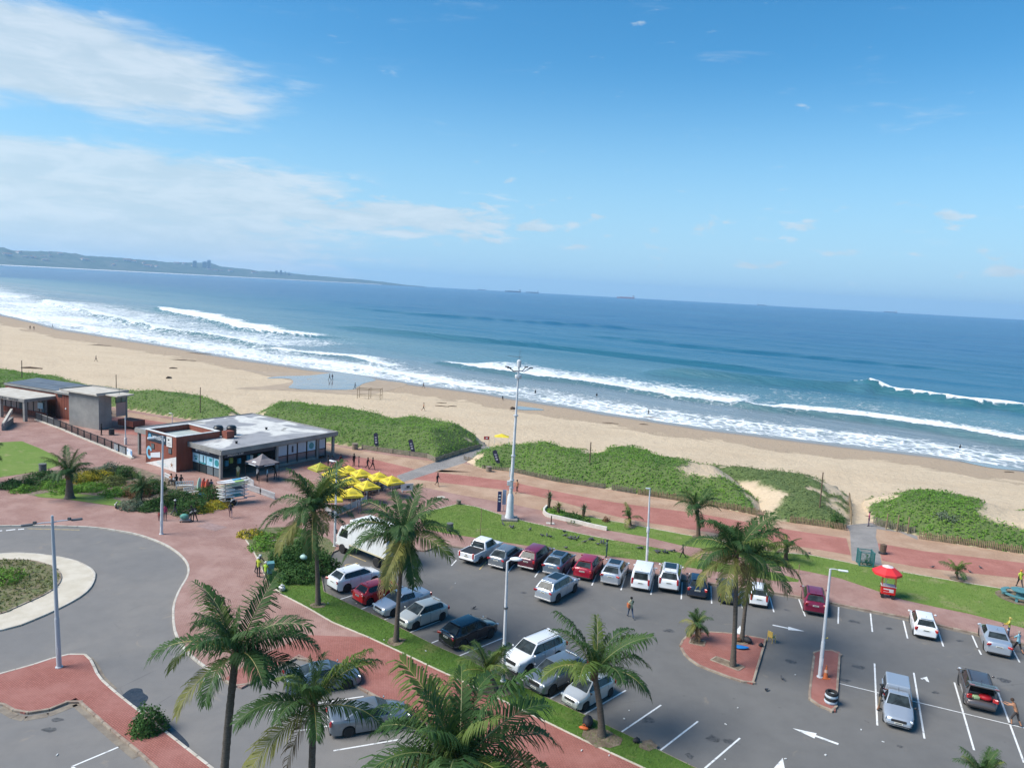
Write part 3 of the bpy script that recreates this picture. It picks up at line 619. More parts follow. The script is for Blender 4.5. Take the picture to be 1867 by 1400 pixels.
# crest line, (solid width, trailing width, strength) along it, crest height
WAVES = [
 ([(1545, 704), (1577, 711), (1620, 719), (1660, 725), (1700, 731), (1760, 740), (1810, 744), (1867, 752), (1960, 768)], 4.5, 13, 1., 2.5, .06, .02),
 ([(1330, 738), (1370, 747), (1450, 755), (1540, 765), (1640, 779), (1740, 794), (1867, 815), (2000, 838)], 15, 30, 1., 1.5, .12, .02),
 ([(795, 661), (870, 676), (945, 687), (1000, 694), (1100, 706), (1200, 723), (1300, 737), (1380, 748)], 7, 62, .95, 1., .05, .15),
 ([(75, 549), (85, 553), (150, 568), (230, 589), (300, 604), (400, 617), (470, 632), (520, 641)], 10, 105, .74, 1.3, .03, .2),
 ([(285, 563), (297, 567), (340, 578), (400, 592), (470, 606), (560, 613), (650, 617)], 18, 40, 1., 1.6, .03, .25),
 ([(-120, 528), (0, 541), (30, 543)], 16, 60, .8, 1., .05, .3),
 ([(-150, 548), (0, 572), (100, 588), (200, 607), (330, 630), (420, 645), (500, 655)], 8, 62, .74, .4, .02, .1),
 ([(470, 636), (560, 645), (640, 652), (680, 664), (720, 672)], 5, 22, .85, .6, .1, .2),
 ([(520, 655), (600, 664), (680, 677), (760, 690), (850, 705), (960, 722)], 4, 24, .85, .3, .05, .1),
 ([(960, 716), (1100, 738), (1200, 752), (1300, 765), (1400, 777), (1500, 789), (1640, 803), (1760, 822), (1867, 838), (2000, 860)], 1.2, 12, .74, .25, .1, .02),
]
for pts, solid, trail, st, hgt, e0, e1 in WAVES:
    ln = wl(pts); d, al = signed(xs, ys, ln)
    d = d+vnoise(xs, ys, .05, 11)*3.0*np.clip(rr/300, .4, 2)+vnoise(xs, ys, .25, 12)*1.0
    end = sstep(0, e0, al)*sstep(1, 1-e1, al) if e1 else sstep(0, e0, al)
    far_end = (np.abs(d) < trail*2.2)
    f = np.where(d < 0, sstep(-1.2, 0, d), np.where(d < solid, 1., sstep(trail, solid, d)*.82))*st*end*far_end
    foam = np.maximum(foam, f)
    dd = np.where(d > 0, d/(5+hgt*3), d/2.4)
    hz += hgt*np.exp(-dd*dd)*end
    face = np.maximum(face, np.exp(-((d+2.2)/2.6)**2)*end*min(1, hgt))
wash = np.clip(rr*.19, 28, 105)
fs = sstep(wash, wash*.25, ds)*(.66+.16*vnoise(xs, ys, .03, 21))*sstep(-4, 1.5, ds)
fs = np.maximum(fs, sstep(3.5, .5, np.abs(ds-1.0+vnoise(xs, ys, .06, 22)*3))*.62)
foam = np.maximum(foam, fs)
# broken water between the bar and the beach
mid = sstep(150, 60, ds)*sstep(10, 40, ds)*(.28+.32*vnoise(xs*.8, ys*.8, .022, 31))
foam = np.clip(np.maximum(foam, mid), 0, 1)
sw = np.zeros(xs.shape)
for k, (lam, ang, amp) in enumerate([(62, .0, .55), (41, .12, .36), (27, -.15, .2), (17, .3, .1)]):
    ph = (xs*math.sin(.66+ang)+ys*math.cos(.66+ang))*2*PI/lam+vnoise(xs, ys, .006, 40+k, 2)*5.
    s_ = np.sin(ph); sw += amp*(s_+.35*s_*s_)*(.55+.45*vnoise(xs, ys, .008, 50+k, 2))
# two unbroken swell lines that show dark in the photograph
for pts, hg in (([(560, 590), (700, 606), (860, 622), (1000, 634), (1150, 651), (1300, 668), (1500, 690)], 2.0), ([(1150, 678), (1330, 694), (1450, 705), (1545, 712), (1600, 720)], 2.6), ([(620, 560), (800, 577), (1000, 590), (1200, 604)], 1.7), ([(1050, 610), (1250, 632), (1500, 655), (1867, 690)], 1.5)):
    d, al = signed(xs, ys, wl(pts)); e = sstep(0, .15, al)*sstep(1, .85, al); dd = np.where(d > 0, d/9., d/3.6); sw += hg*np.exp(-dd*dd)*e; face = np.maximum(face, .5*np.exp(-((d+3)/4)**2)*e)
sw *= sstep(2, 60, ds)*sstep(1700, 700, rr)
Zw = np.zeros_like(Rw)+SEA_Z; Zw[near] += sw+hz*sstep(-2, 12, ds)+foam*.18*vnoise(xs, ys, .6, 60)*sstep(4, 20, ds)
def full(a, fill): o_ = np.full(Rw.shape, fill); o_[near] = a; return o_.ravel()
dep = np.full(Rw.shape, 1.); dep[near] = sstep(0, 330, ds*np.clip(300./rr, .5, 1.2))

def sea_mat():
    m = bpy.data.materials.new('sea_water'); m.use_nodes = True; t = NT(m.node_tree); b = m.node_tree.nodes['Principled BSDF']
    pos = t.n('ShaderNodeNewGeometry').outputs['Position']
    rot = t.n('ShaderNodeVectorRotate', rotation_type='Z_AXIS'); t.put(rot.inputs['Vector'], pos); rot.inputs['Angle'].default_value = .64
    lp = t.vmul(rot.outputs[0], (.28, 1., 1.)); lp2 = t.vmul(rot.outputs[0], (.10, 1., 1.))
    dp = t.n('ShaderNodeAttribute', attribute_name='depth').outputs['Fac']; fo = t.n('ShaderNodeAttribute', attribute_name='foam').outputs['Fac']; fc = t.n('ShaderNodeAttribute', attribute_name='face').outputs['Fac']
    patch = t.noise(lp2, .0045, 5, .55); patch2 = t.noise(lp2, .03, 4, .55)
    ramp = t.n('ShaderNodeValToRGB'); cr = ramp.color_ramp
    cr.elements[0].position = 0; cr.elements[0].color = (.27, .30, .30, 1); cr.elements[1].position = 1; cr.elements[1].color = (.008, .078, .185, 1)
    for p_, c_ in ((.12, (.14, .24, .26, 1)), (.35, (.032, .135, .20, 1)), (.7, (.012, .095, .19, 1))): e_ = cr.elements.new(p_); e_.color = c_
    t.put(ramp.inputs[0], t.m('ADD', dp, t.m('MULTIPLY', t.m('SUBTRACT', patch2, .5), .25)))
    colr = t.mix(t.smooth(patch, .38, .66, 0., .55), ramp.outputs[0], (.016, .115, .21))
    colr = t.mix(t.m('MULTIPLY', fc, .6), colr, (.018, .115, .125))  # wave and swell faces darkened in the colour for their weaker sky reflection
    # lacy foam: noise against the amount of foam present
    ln = t.noise(t.vmul(rot.outputs[0], (.7, 1., 1.)), .55, 7, .68, .8); ln2 = t.noise(rot.outputs[0], .14, 5, .6, .5); vo = t.n('ShaderNodeTexVoronoi', feature='DISTANCE_TO_EDGE'); t.put(vo.inputs['Vector'], t.mix(.5, rot.outputs[0], rot.outputs[0])); vo.inputs['Scale'].default_value = .42
    nz = t.m('ADD', t.m('ADD', t.m('MULTIPLY', ln, .62), t.m('MULTIPLY', ln2, .38)), t.smooth(vo.outputs['Distance'], .0, .22, .07, -.05))
    thr = t.m('SUBTRACT', .86, t.m('MULTIPLY', fo, .70))
    fm = t.smooth(t.m('SUBTRACT', nz, thr), -.08, .17)
    fm = t.m('MULTIPLY', fm, t.smooth(fo, .04, .2))
    colr = t.mix(fm, colr, (.80, .83, .83))
    m.node_tree.links.new(colr, b.inputs['Base Color']); b.inputs['IOR'].default_value = 1.33
    m.node_tree.links.new(t.m('ADD', .24, t.m('MULTIPLY', fm, .62)), b.inputs['Roughness']); b.inputs['Specular IOR Level'].default_value = .34
    chop = t.m('ADD', t.m('MULTIPLY', t.noise(lp, .16, 7, .66, .2), 1.4), t.m('MULTIPLY', t.noise(lp2, .035, 4, .6), 2.6))
    bp = t.n('ShaderNodeBump'); bp.inputs['Strength'].default_value = .95; bp.inputs['Distance'].default_value = 1.2
    m.node_tree.links.new(t.m('ADD', chop, t.m('MULTIPLY', fm, .25)), bp.inputs['Height']); m.node_tree.links.new(bp.outputs[0], b.inputs['Normal']); return m
M_SEA = sea_mat()
sea_me = np_mesh('sea', np.stack([Xw, Yw, Zw], -1).reshape(-1, 3), grid_quads(len(u), len(th))[:, ::-1], M_SEA, True,
                 attrs={'foam': full(foam, 0.), 'depth': dep.ravel(), 'face': full(face, 0.)})
structure(link('sea', sea_me))
# the town's land behind the beach, out of sight to the left and behind
structure(sheet('ground', [Vector(p) for p in [(-160, 100), (-420, 460), (-600, 620), (-1650, 1640), (-4600, 4350), (-9000, 8000), (-9000, -900), (130, -900), (128, -60), (90, 5), (75, 40), (40, -6), (-160, -6)]], -.15, mat('town_ground', (.16, .15, .12), .9, col2=(.10, .13, .06), vscale=.02, vdet=6, space='World')))
structure(sheet('ground', [Vector(p) for p in [(-161, -7), (130, -7), (93, 20), (82, 76), (-20, 92), (-161, 102)]], -.16, M_ROAD))
# ------------------------------------------------------------------ dunes with scrub
M_SCRUB = mat('dune_scrub_leaves', (.050, .165, .016), .8, tone=(.17, .34, .04), transl=.32, col2=(.20, .33, .045), vscale=.16, vdet=7, space='World', contrast=(.32, .66))
M_SCRUBD = mat('dune_creeper_leaves', (.11, .175, .055), .8, tone=(.20, .245, .09), transl=.3, col2=(.15, .20, .065), vscale=.2, vdet=5, space='World')
def dune(front, crest, hc, bare, bare_px, tail=3.5, edge=5.5, thin=None, seed=1, dens=13):
    """front: foot line along the fence, crest: skyline of the dune, both surveyed; hc: height of the crest"""
    F = P2(front, PZ); K = []
    for x, y, *h in crest:
        p = site(x, y, (h[0] if h else hc)); q = Vector((p.x, p.y, 0)); q += q.normalized()*tail; K.append(q)
    poly = [(p.x, p.y) for p in F]+[(p.x, p.y) for p in reversed(K)]
    xs_ = [p[0] for p in poly]; ys_ = [p[1] for p in poly]; st = .55
    gx = np.arange(min(xs_)-2, max(xs_)+2, st); gy = np.arange(min(ys_)-2, max(ys_)+2, st)
    Xg, Yg = np.meshgrid(gx, gy); ins = inside(Xg, Yg, poly); dd = poly_dist(Xg, Yg, poly)
    D = np.where(ins, dd, -dd)
    base = hc*(.30*sstep(0, 1.6, D)+.70*sstep(.5, edge, D))
    base *= .86+.22*vnoise(Xg, Yg, .06, seed)
    vegm = np.where(D > .15, 1., 0.)
    for b in bare_px:
        q = [ (p.x, p.y) for p in P2(b, hc*.75)]
        i2 = inside(Xg, Yg, q); d2 = poly_dist(Xg, Yg, q); m_ = np.where(i2, d2, -d2)+vnoise(Xg, Yg, .5, seed+4)*1.1
        vegm = np.minimum(vegm, sstep(.5, -.5, m_)); base -= np.where(i2, sstep(0, 3, d2)*.45, 0)
    if thin is not None: vegm *= (vnoise(Xg, Yg, .28, seed+9) > thin-.35*sstep(12, 4, D)).astype(float)
    kd = poly_dist(Xg, Yg, [(p.x, p.y) for p in K], False); vegm *= np.where(kd < 6.5, vnoise(Xg, Yg, .33, seed+12) > .10-.75*sstep(1.5, 6.5, kd), 1.)
    low = vegm*sstep(0., .8, D)
    lump = (.55+.55*vnoise(Xg, Yg, .22, seed+2)+.35*vnoise(Xg, Yg, .7, seed+3, 2))*low*sstep(hc*.0+15, 3, D)
    Zg = .03+base+np.clip(lump, 0, None)*.38
    Zg = np.where(D < -.3, -1.2, Zg)
    nc = len(gx); q = grid_quads(len(gy), nc); keep = (D.ravel()[q] > -1.2).any(1); q = q[keep]
    used = np.unique(q); remap = np.full(Xg.size, -1); remap[used] = np.arange(len(used))
    V = np.stack([Xg, Yg, Zg], -1).reshape(-1, 3)[used]
    me = np_mesh('dune', V, remap[q], M_SAND, True, attrs={'wet': np.zeros(len(used)), 'veg': (vegm*.9).ravel()[used]})
    structure(link('dune', me)); SURF_BVH.append(BVHTree.FromPolygons([tuple(v.co) for v in me.vertices], [tuple(p.vertices) for p in me.polygons]))
    # leaves
    w_ = (vegm*(D > .3)).ravel(); n = int(w_.sum()*st*st*dens)
    idx = RNG.choice(Xg.size, n, p=w_/w_.sum()); fx = Xg.ravel()[idx]+RNG.uniform(-st/2, st/2, n); fy = Yg.ravel()[idx]+RNG.uniform(-st/2, st/2, n)
    gy_, gx_ = np.gradient(Zg, st); nx, ny = -gx_.ravel()[idx], -gy_.ravel()[idx]
    dep_ = D.ravel()[idx]; bushy = sstep(26, 6, dep_)
    hz_ = Zg.ravel()[idx]+RNG.random(n)**2*(.12+.34*bushy*(vnoise(fx, fy, .5, seed+6) > .0))
    tone = np.clip(.45+.45*vnoise(fx, fy, .30, seed+7)+.25*RNG.normal(0, 1, n), 0, 1)
    size = .115+.11*bushy*RNG.random(n)
    lm = leaf_mesh('dune_scrub', np.stack([fx, fy, hz_], 1), np.stack([nx, ny, np.ones(n)], 1), size, M_SCRUBD if bare else M_SCRUB, wid=.75, per=3, spread=.55, tone=tone, up=.4, seed=seed)
    stuff(link('dune_scrub', lm))
dune([(-260, 745), (0, 735), (196, 741), (315, 761), (352, 767), (452, 785)],
     [(-260, 658), (-60, 664), (0, 667), (60, 675), (130, 682), (190, 697), (270, 702), (330, 708), (400, 715), (430, 724), (462, 748)], 3.4, False, [], seed=1, dens=12)
dune([(440, 783), (560, 803), (660, 818), (716, 826), (778, 834), (794, 841), (855, 822), (880, 815)],
     [(440, 760, 2.2), (466, 741, 3), (514, 733), (557, 731), (600, 738), (657, 741), (700, 756, 2.9), (757, 760, 2.9), (800, 766, 2.7), (843, 780, 2.2), (884, 808, .6)], 3.4, False,
     [[(690, 757), (700, 752), (760, 757), (755, 766), (715, 769), (698, 765)]], seed=2, dens=18)
dune([(847, 842), (876, 854), (930, 859), (1013.6, 878), (1075.7, 886.5), (1163.6, 901.5), (1266, 917), (1340, 932), (1382, 941)],
     [(868, 832, .8), (902, 818, 1.8), (941, 798.6), (977, 795), (1007, 797.5), (1052, 807), (1084, 808), (1123, 805), (1170, 809), (1213, 818), (1245, 832), (1270, 837), (1310, 846, 2.4), (1350, 868, 1.8), (1392, 925, .7)], 3.3, False,
     [[(1055, 822), (1090, 814), (1115, 818), (1108, 828), (1075, 832)], [(1238, 861), (1260, 852), (1300, 853), (1335, 866), (1330, 876), (1290, 872), (1250, 868)]], seed=3, dens=22)
dune([(1386, 940), (1425, 951), (1457, 955), (1500, 960), (1544, 966)],
     [(1250, 838, 1.), (1290, 841, 1.4), (1350, 850, 1.5), (1420, 858, 1.5), (1480, 868, 1.4), (1520, 881, 1.1), (1546, 905, .6), (1549, 945, .3)], 1.6, True,
     [[(1300, 868), (1350, 873), (1393, 888), (1436, 907), (1433, 917), (1396, 930), (1384, 950), (1340, 950), (1335, 900), (1310, 882)], [(1500, 903), (1546, 918), (1548, 930), (1515, 920)]], thin=-.05, seed=4, dens=15)
dune([(1594, 957), (1625, 966), (1668, 975), (1700, 985), (1767, 996), (1867, 1011), (2060, 1045)],
     [(1579, 930, .5), (1578, 905, 1.2), (1587, 893.6, 2), (1617, 882), (1681, 882), (1713, 885), (1746, 895), (1799, 905), (1867, 911), (1960, 928), (2060, 950)], 3.2, False,
     [[(1782, 942), (1797, 917), (1831, 914), (1960, 938), (1960, 972), (1867, 958), (1825, 952)]], seed=5, dens=26)
# ------------------------------------------------------------------ fences
M_WOOD = mat('weathered_timber', (.30, .22, .13), .9, col2=(.20, .145, .09), vscale=3, vdet=6, space='World', bump=.4, bscale=14)
M_WOODG = mat('grey_timber', (.25, .22, .17), .9, col2=(.17, .145, .11), vscale=3, vdet=6, space='World', bump=.4, bscale=14)
_pk = MB().tube([(0, 0, 0), (0, 0, 1.0)], [.055, .05], 5).mesh('picket', M_WOOD)
_pkg = MB().tube([(0, 0, 0), (0, 0, 1.0)], [.055, .05], 5).mesh('picket', M_WOODG)
def picket_fence(pts, label, h=.85, gap=.17, me=_pk, singly=True, lean=.05):
    ln = P2(pts, PZ); q = resample(ln, gap); o = ln[0]; root = thing('picket_fence', label, 'fence', (o.x, o.y, 0)); joined = MB()
    for p in q:
        z0 = PZ-.03; hh = h*random.uniform(.82, 1.1); dx, dy = random.uniform(-lean, lean), random.uniform(-lean, lean)
        if singly:
            c = link('picket', me, root, (p.x-o.x, p.y-o.y, z0), (dy, dx, random.random())); c.scale = (1, 1, hh)
        else: joined.tube([(p.x-o.x, p.y-o.y, z0), (p.x-o.x+dx, p.y-o.y+dy, z0+hh)], [.055, .05], 5)
    if not singly: stuff(joined.build('pickets', M_WOODG if me is _pkg else M_WOOD, root))
    r = MB()
    for zz in (.3, .62):
        for a, b in zip(ln, ln[1:]): r.beam((a.x-o.x, a.y-o.y+.07, PZ+zz*h), (b.x-o.x, b.y-o.y+.07, PZ+zz*h), .03, .06)
    r.build('wire_rail', M_WOODG, root)
picket_fence([(1676, 982), (1767, 995), (1867, 1010), (1990, 1029)], 'pale timber picket fence along the promenade at the right edge', .9)
picket_fence([(1593, 956), (1625, 965), (1668, 974)], 'dark weathered picket fence behind three poles beside the sandy beach path', .95, me=_pkg)
picket_fence([(1440, 952), (1500, 960), (1544, 967)], 'timber picket fence below the thin dune left of the beach path', .85)
picket_fence([(1284, 921), (1340, 931), (1400, 944)], 'picket fence seen behind the tall palms of the parking island', .85, singly=False)
picket_fence([(1163, 901), (1266, 917)], 'long picket fence below the dune behind the thin white lamp post', .85, singly=False)
picket_fence([(1116, 893), (1160, 900.5)], 'short grey picket fence section with gaps at both ends', .8, me=_pkg, singly=False)
picket_fence([(930, 859.5), (1013, 878), (1075, 886.5), (1105, 891)], 'low grey picket fence below the dune right of the tall mast', .7, me=_pkg, singly=False)
picket_fence([(879, 854), (928, 859)], 'low log palisade beside the feather flag at the beach path', .55, gap=.26, me=_pkg, singly=False)
picket_fence([(846, 838), (863, 843), (881, 849)], 'gappy brown picket fence on the right side of the beach path', .7, gap=.3)
picket_fence([(1548, 910), (1550, 930), (1552, 957)], 'thin wooden fence lining the left side of the sandy beach path', .9, gap=.35, singly=False)
def board_fence(pts, label, h=.75):
    ln = P2(pts, PZ); o = ln[0]; root = thing('board_fence', label, 'fence', (o.x, o.y, 0))
    for a, b in zip(ln, ln[1:]):
        n = max(1, round((b-a).length/2.2))
        for i in range(n):
            p, q = a.lerp(b, i/n), a.lerp(b, (i+1)/n)
            for k in range(3):
                z = PZ+.12+k*.24*h/.75
                MB().beam((p.x-o.x, p.y-o.y, z), (q.x-o.x, q.y-o.y, z+random.uniform(-.02, .02)), .04, .2*h/.75).build('plank', M_WOODG, root)
            MB().box((p.x-o.x, p.y-o.y, PZ+h/2), (.12, .12, h+.1)).build('post', M_WOODG, root)
board_fence([(660, 819), (716, 827), (778, 835), (794, 842.5), (855, 823), (877, 817)], 'grey plank fence round the foot of the dune and up the beach path')
# sand ramp of timber steps behind the fence corner, leaning dune poles
M_POLE = mat('dark_timber_pole', (.16, .11, .07), .9, col2=(.10, .07, .05), vscale=4)
for bx, by, ty, lab in [(40, 690, 657, 'thin timber pole on the dune behind the solar roof'), (212, 712, 683, 'thin timber pole on the dune right of the concrete block'), (365, 752, 706, 'timber pole on the dune above the brick kiosk roof'),
                        (1075, 846, 806, 'slim timber pole on the green dune right of the mast'), (1494.5, 925, 861, 'tall timber pole on the thinly covered dune'),
                        (1615, 966, 936, 'first of three pale poles by the dark picket fence'), (1635, 970, 938, 'middle of three pale poles by the dark picket fence'), (1654.5, 974, 942, 'last of three pale poles by the dark picket fence')]:
    p = ground(bx, by); h = min(height_at(p, ty), 7.5)
    ob = MB().tube([(0, 0, -.3), (random.uniform(-.05, .05), 0, h)], [.09, .07], 6).build('timber_pole', M_POLE if bx < 1600 else M_WOOD, None, p)
    tag(ob, lab, 'pole', 'poles on the dunes')
# ------------------------------------------------------------------ far headland with its town, ships
M_HILL = mat('wooded_hillside', (.035, .075, .05), .95, col2=(.085, .115, .085), vscale=.006, vdet=9, space='World', contrast=(.42, .62))
ridge_px = [(-260, 438), (-120, 445), (0, 451.5), (8, 451), (22, 455), (50, 455.5), (90, 458), (130, 462), (155, 466), (190, 469), (240, 471), (300, 476), (340, 478), (380, 479), (400, 485), (440, 489), (470, 493.5), (500, 495), (530, 498), (560, 501.5), (600, 504.5), (640, 508), (700, 514), (740, 519.5), (775, 526)]
hill_r = lambda px: 8200+max(0, px)*4.6
cols = []
for x, y in ridge_px:
    d = ray(x, y); R_ = hill_r(x); k = R_/math.hypot(d.x, d.y); cols.append((math.atan2(d.x, d.y), R_, max(4., CAM_H+d.z*k)))
cols = np.array(cols); ta = np.linspace(cols[0, 0], cols[-1, 0], 620); Rr = np.interp(ta, cols[:, 0], cols[:, 1]); Hh_ = np.interp(ta, cols[:, 0], cols[:, 2])
vs = np.linspace(0, 1, 26); prof_h = np.interp(vs, [0, .04, .1, .35, .55, 1], [-4/150, .015, .16, .62, 1., .55])
Rg = Rr[None]-700+vs[:, None]*1700; Xh = Rg*np.sin(ta)[None]; Yh = Rg*np.cos(ta)[None]
Zh = prof_h[:, None]*Hh_[None]*(1+.10*vnoise(Xh, Yh, .004, 70, 4)*(vs[:, None] > .08))+vnoise(Xh, Yh, .02, 71, 3)*5.0*(vs[:, None] > .08)*np.clip(Hh_[None]/60, .15, 1)
hill_me = np_mesh('hills', np.stack([Xh, Yh, Zh], -1).reshape(-1, 3), grid_quads(len(vs), len(ta))[:, ::-1], M_HILL, False)
structure(link('hills', hill_me)); HB = BVHTree.FromPolygons([tuple(v.co) for v in hill_me.vertices], [tuple(p.vertices) for p in hill_me.polygons])
mb = MB()
for a, b in zip(range(0, 560, 10), range(10, 570, 10)):
    p, q = Vector((Xh[1, a], Yh[1, a], 0)), Vector((Xh[1, b], Yh[1, b], 0))
    n_ = p.normalized()*-60
    mb.add([(p.x+n_.x, p.y+n_.y, SEA_Z+.3), (q.x+n_.x, q.y+n_.y, SEA_Z+.3), (q.x, q.y, 4), (p.x, p.y, 4)], [(0, 1, 2, 3)])
structure(mb.build('far_beach', mat('far_surf_and_sand', (.72, .70, .65), .9)))
M_TOWNW = mat('pale_render', (.72, .70, .66), .8, col2=(.55, .53, .50), vscale=.05, space='World'); M_TOWNG = mat('grey_render', (.36, .36, .37), .8); M_TROOF = mat('clay_roof', (.30, .16, .11), .9); M_DARKW = mat('dark_window_band', (.05, .06, .07), .3)
_hw = MB().box((0, 0, 4), (24, 14, 8)).mesh('wall', M_TOWNW)
_hr = MB().prism([(-13, -8), (13, -8), (13, 8), (-13, 8)], 8, 9)
_hr.add([(-13, -8, 9), (13, -8, 9), (13, 8, 9), (-13, 8, 9), (-9, 0, 13), (9, 0, 13)], [(0, 1, 5, 4), (2, 3, 4, 5), (1, 2, 5), (3, 0, 4)]); _hr = _hr.mesh('roof', M_TROOF)
hp = [(random.uniform(0, 1), random.random()) for _ in range(46)]
tp = [(14, 466), (34, 462), (44, 469), (48, 469), (58, 470), (64, 471), (78, 468), (92, 468), (86, 475), (80, 475), (110, 464), (150, 474), (158, 475), (170, 478), (205, 484), (208, 484), (212, 477), (232, 476), (244, 478), (262, 481), (268, 486), (274, 486), (285, 487), (310, 478), (322, 481), (336, 482), (350, 485), (356, 486), (374, 488), (380, 491), (384, 491), (392, 494), (404, 494), (420, 495), (462, 498), (468, 499)]
for i, (x, y) in enumerate(tp):
    h = HB.ray_cast(Vector((0, 0, CAM_H)), ray(x, y).normalized())
    if h[0] is None: continue
    r_ = thing('far_house', 'tiny pale building among trees on the hazy far headland', 'house', h[0]-Vector((0, 0, 1)), random.random()*3, 'houses on the far headland')
    s_ = random.uniform(.9, 2.1); r_.scale = (s_*random.uniform(1, 1.8), s_, s_*.9)
    link('wall', _hw, r_); link('roof', _hr, r_)
def tower(px, w_, top, lab, m, grp=None, base=None):
    d = ray(px, 500); R_ = hill_r(px)-100; k = R_/math.hypot(d.x, d.y); p = Vector((d.x*k, d.y*k, 0)); h = HB.ray_cast(Vector((p.x, p.y, 900)), Vector((0, 0, -1)))
    z0 = (h[0].z if h[0] is not None else 0)-2; dt = ray(px, top); H_ = CAM_H+dt.z*R_/math.hypot(dt.x, dt.y)-z0; W_ = w_*R_/FPX
    H_ = max(H_, 12)
    r_ = thing('tower_block', lab, 'building', (p.x, p.y, z0), -math.atan2(p.x, p.y), grp)
    MB().box((0, 0, H_/2), (W_, W_*.6, H_)).build('wall', m, r_)
    for k2 in range(max(1, int(H_/14))): MB().box((0, -W_*.3-.05, H_*.12+k2*13), (W_*.82, .4, 5)).build('window_band', M_DARKW, r_)
    MB().box((W_*.1, 0, H_+2), (W_*.4, W_*.3, 4)).build('plant_room', M_TOWNG, r_)
tower(504, 4, 493.5, 'leftmost grey tower block at the low end of the headland', M_TOWNG); tower(512, 3.5, 493, 'slim grey tower block second in the far cluster', M_TOWNG)
tower(515, 4, 499, 'low white block below the slim towers of the headland', M_TOWNW); tower(520, 3, 495.5, 'bright white tower block in the middle of the far cluster', M_TOWNW); tower(527, 4, 497.5, 'short grey block on the right of the white tower', M_TOWNG); tower(532, 3.5, 500.5, 'last low pale block of the far tower cluster', M_TOWNW)
tower(381, 5.5, 474.6, 'square block crowning the highest knoll of the headland ridge', M_TOWNG); tower(355, 6, 475.8, 'wide low block on the ridge left of the square block', M_TOWNG); tower(373, 7, 477.6, 'grey building just beside the square ridge block', M_TOWNG)
d = ray(89.5, 455); R_ = hill_r(89); k = R_/math.hypot(d.x, d.y); p = Vector((d.x*k, d.y*k, 0)); h = HB.ray_cast(Vector((p.x, p.y, 900)), Vector((0, 0, -1)))
wtw = thing('water_tower', 'dark water tower standing on the skyline of the headland', 'tower', h[0] if h[0] is not None else p)
MB().lathe((0, 0, 0), [(4, -4), (3.4, 26)], 10).build('stem', M_TOWNG, wtw); MB().lathe((0, 0, 26), [(3.4, 0), (9, 7), (9, 14), (2, 18)], 12).build('tank', M_TOWNG, wtw)
d = ray(110, 458.5); R_ = hill_r(110); k = R_/math.hypot(d.x, d.y); p = Vector((d.x*k, d.y*k, 0)); h = HB.ray_cast(Vector((p.x, p.y, 900)), Vector((0, 0, -1)))
tag(MB().tube([(0, 0, -3), (0, 0, 34)], [2.2, .8], 6).build('radio_mast', M_TOWNG, None, h[0] if h[0] is not None else p), 'thin radio mast on the headland right of the water tower', 'mast')
M_HULL = mat('ship_hull_blue_grey', (.09, .11, .14), .6); M_HULLR = mat('ship_hull_rust', (.36, .13, .10), .6); M_SUP = mat('ship_white', (.7, .7, .68), .5)
def ship(px, w_, lab, hull, dist=9800., flip=1, cranes=3):
    d = ray(px, 540); k = dist/math.hypot(d.x, d.y); p = Vector((d.x*k, d.y*k, SEA_Z)); Ls = w_*dist/FPX; W_ = Ls*.14
    r_ = thing('cargo_ship', lab, 'ship', p, -math.atan2(p.x, p.y)+(PI if flip < 0 else 0)); Hs = Ls*.065
    m = MB(); m.add([(-Ls/2, -W_/2, -1), (Ls*.40, -W_/2, -1), (Ls*.46, 0, -1), (Ls*.40, W_/2, -1), (-Ls/2, W_/2, -1), (-Ls/2, -W_/2, Hs), (Ls*.42, -W_/2, Hs), (Ls*.5, 0, Hs*1.25), (Ls*.42, W_/2, Hs), (-Ls/2, W_/2, Hs)],
                  [(0, 1, 6, 5), (1, 2, 7, 6), (2, 3, 8, 7), (3, 4, 9, 8), (4, 0, 5, 9), (5, 6, 7, 8, 9), (4, 3, 2, 1, 0)]); m.build('hull', hull, r_)
    MB().box((-Ls*.40, 0, Hs+Ls*.045), (Ls*.09, W_*.8, Ls*.09)).box((-Ls*.40, 0, Hs+Ls*.105), (Ls*.06, W_*1.05, Ls*.03)).build('superstructure', M_SUP, r_)
    MB().lathe((-Ls*.455, 0, Hs), [(Ls*.014, 0), (Ls*.012, Ls*.12)], 8).build('funnel', hull, r_)
    for i in range(cranes):
        x = -Ls*.22+i*Ls*.52/max(1, cranes-1) if cranes > 1 else 0
        MB().box((x, 0, Hs+Ls*.03), (Ls*.012, Ls*.012, Ls*.06)).beam((x, 0, Hs+Ls*.055), (x+Ls*.09, 0, Hs+Ls*.075), Ls*.008, Ls*.008).build('deck_crane', M_SUP, r_)
    for i in range(4): MB().box((-Ls*.24+i*Ls*.16, 0, Hs+Ls*.008), (Ls*.12, W_*.7, Ls*.02)).build('hatch_cover', hull, r_)
ship(934.5, 30, 'dark loaded cargo ship, larger of the two at the middle of the horizon', M_HULL, 9500, -1)
ship(970, 24, 'pale grey cargo ship just right of the dark one', M_HULL, 10500, -1, 2)
ship(1141, 32, 'reddish cargo ship alone on the horizon', M_HULLR, 9500, -1, 2)
ship(878, 14, 'faint small ship leftmost on the horizon', M_HULL, 11500, 1, 2)
ship(1391, 16, 'faint ship on the horizon above the right breakers', M_HULL, 11500, 1, 2)
ship(1627, 20, 'low hull ship farthest right on the horizon', M_HULL, 11500, -1, 3)
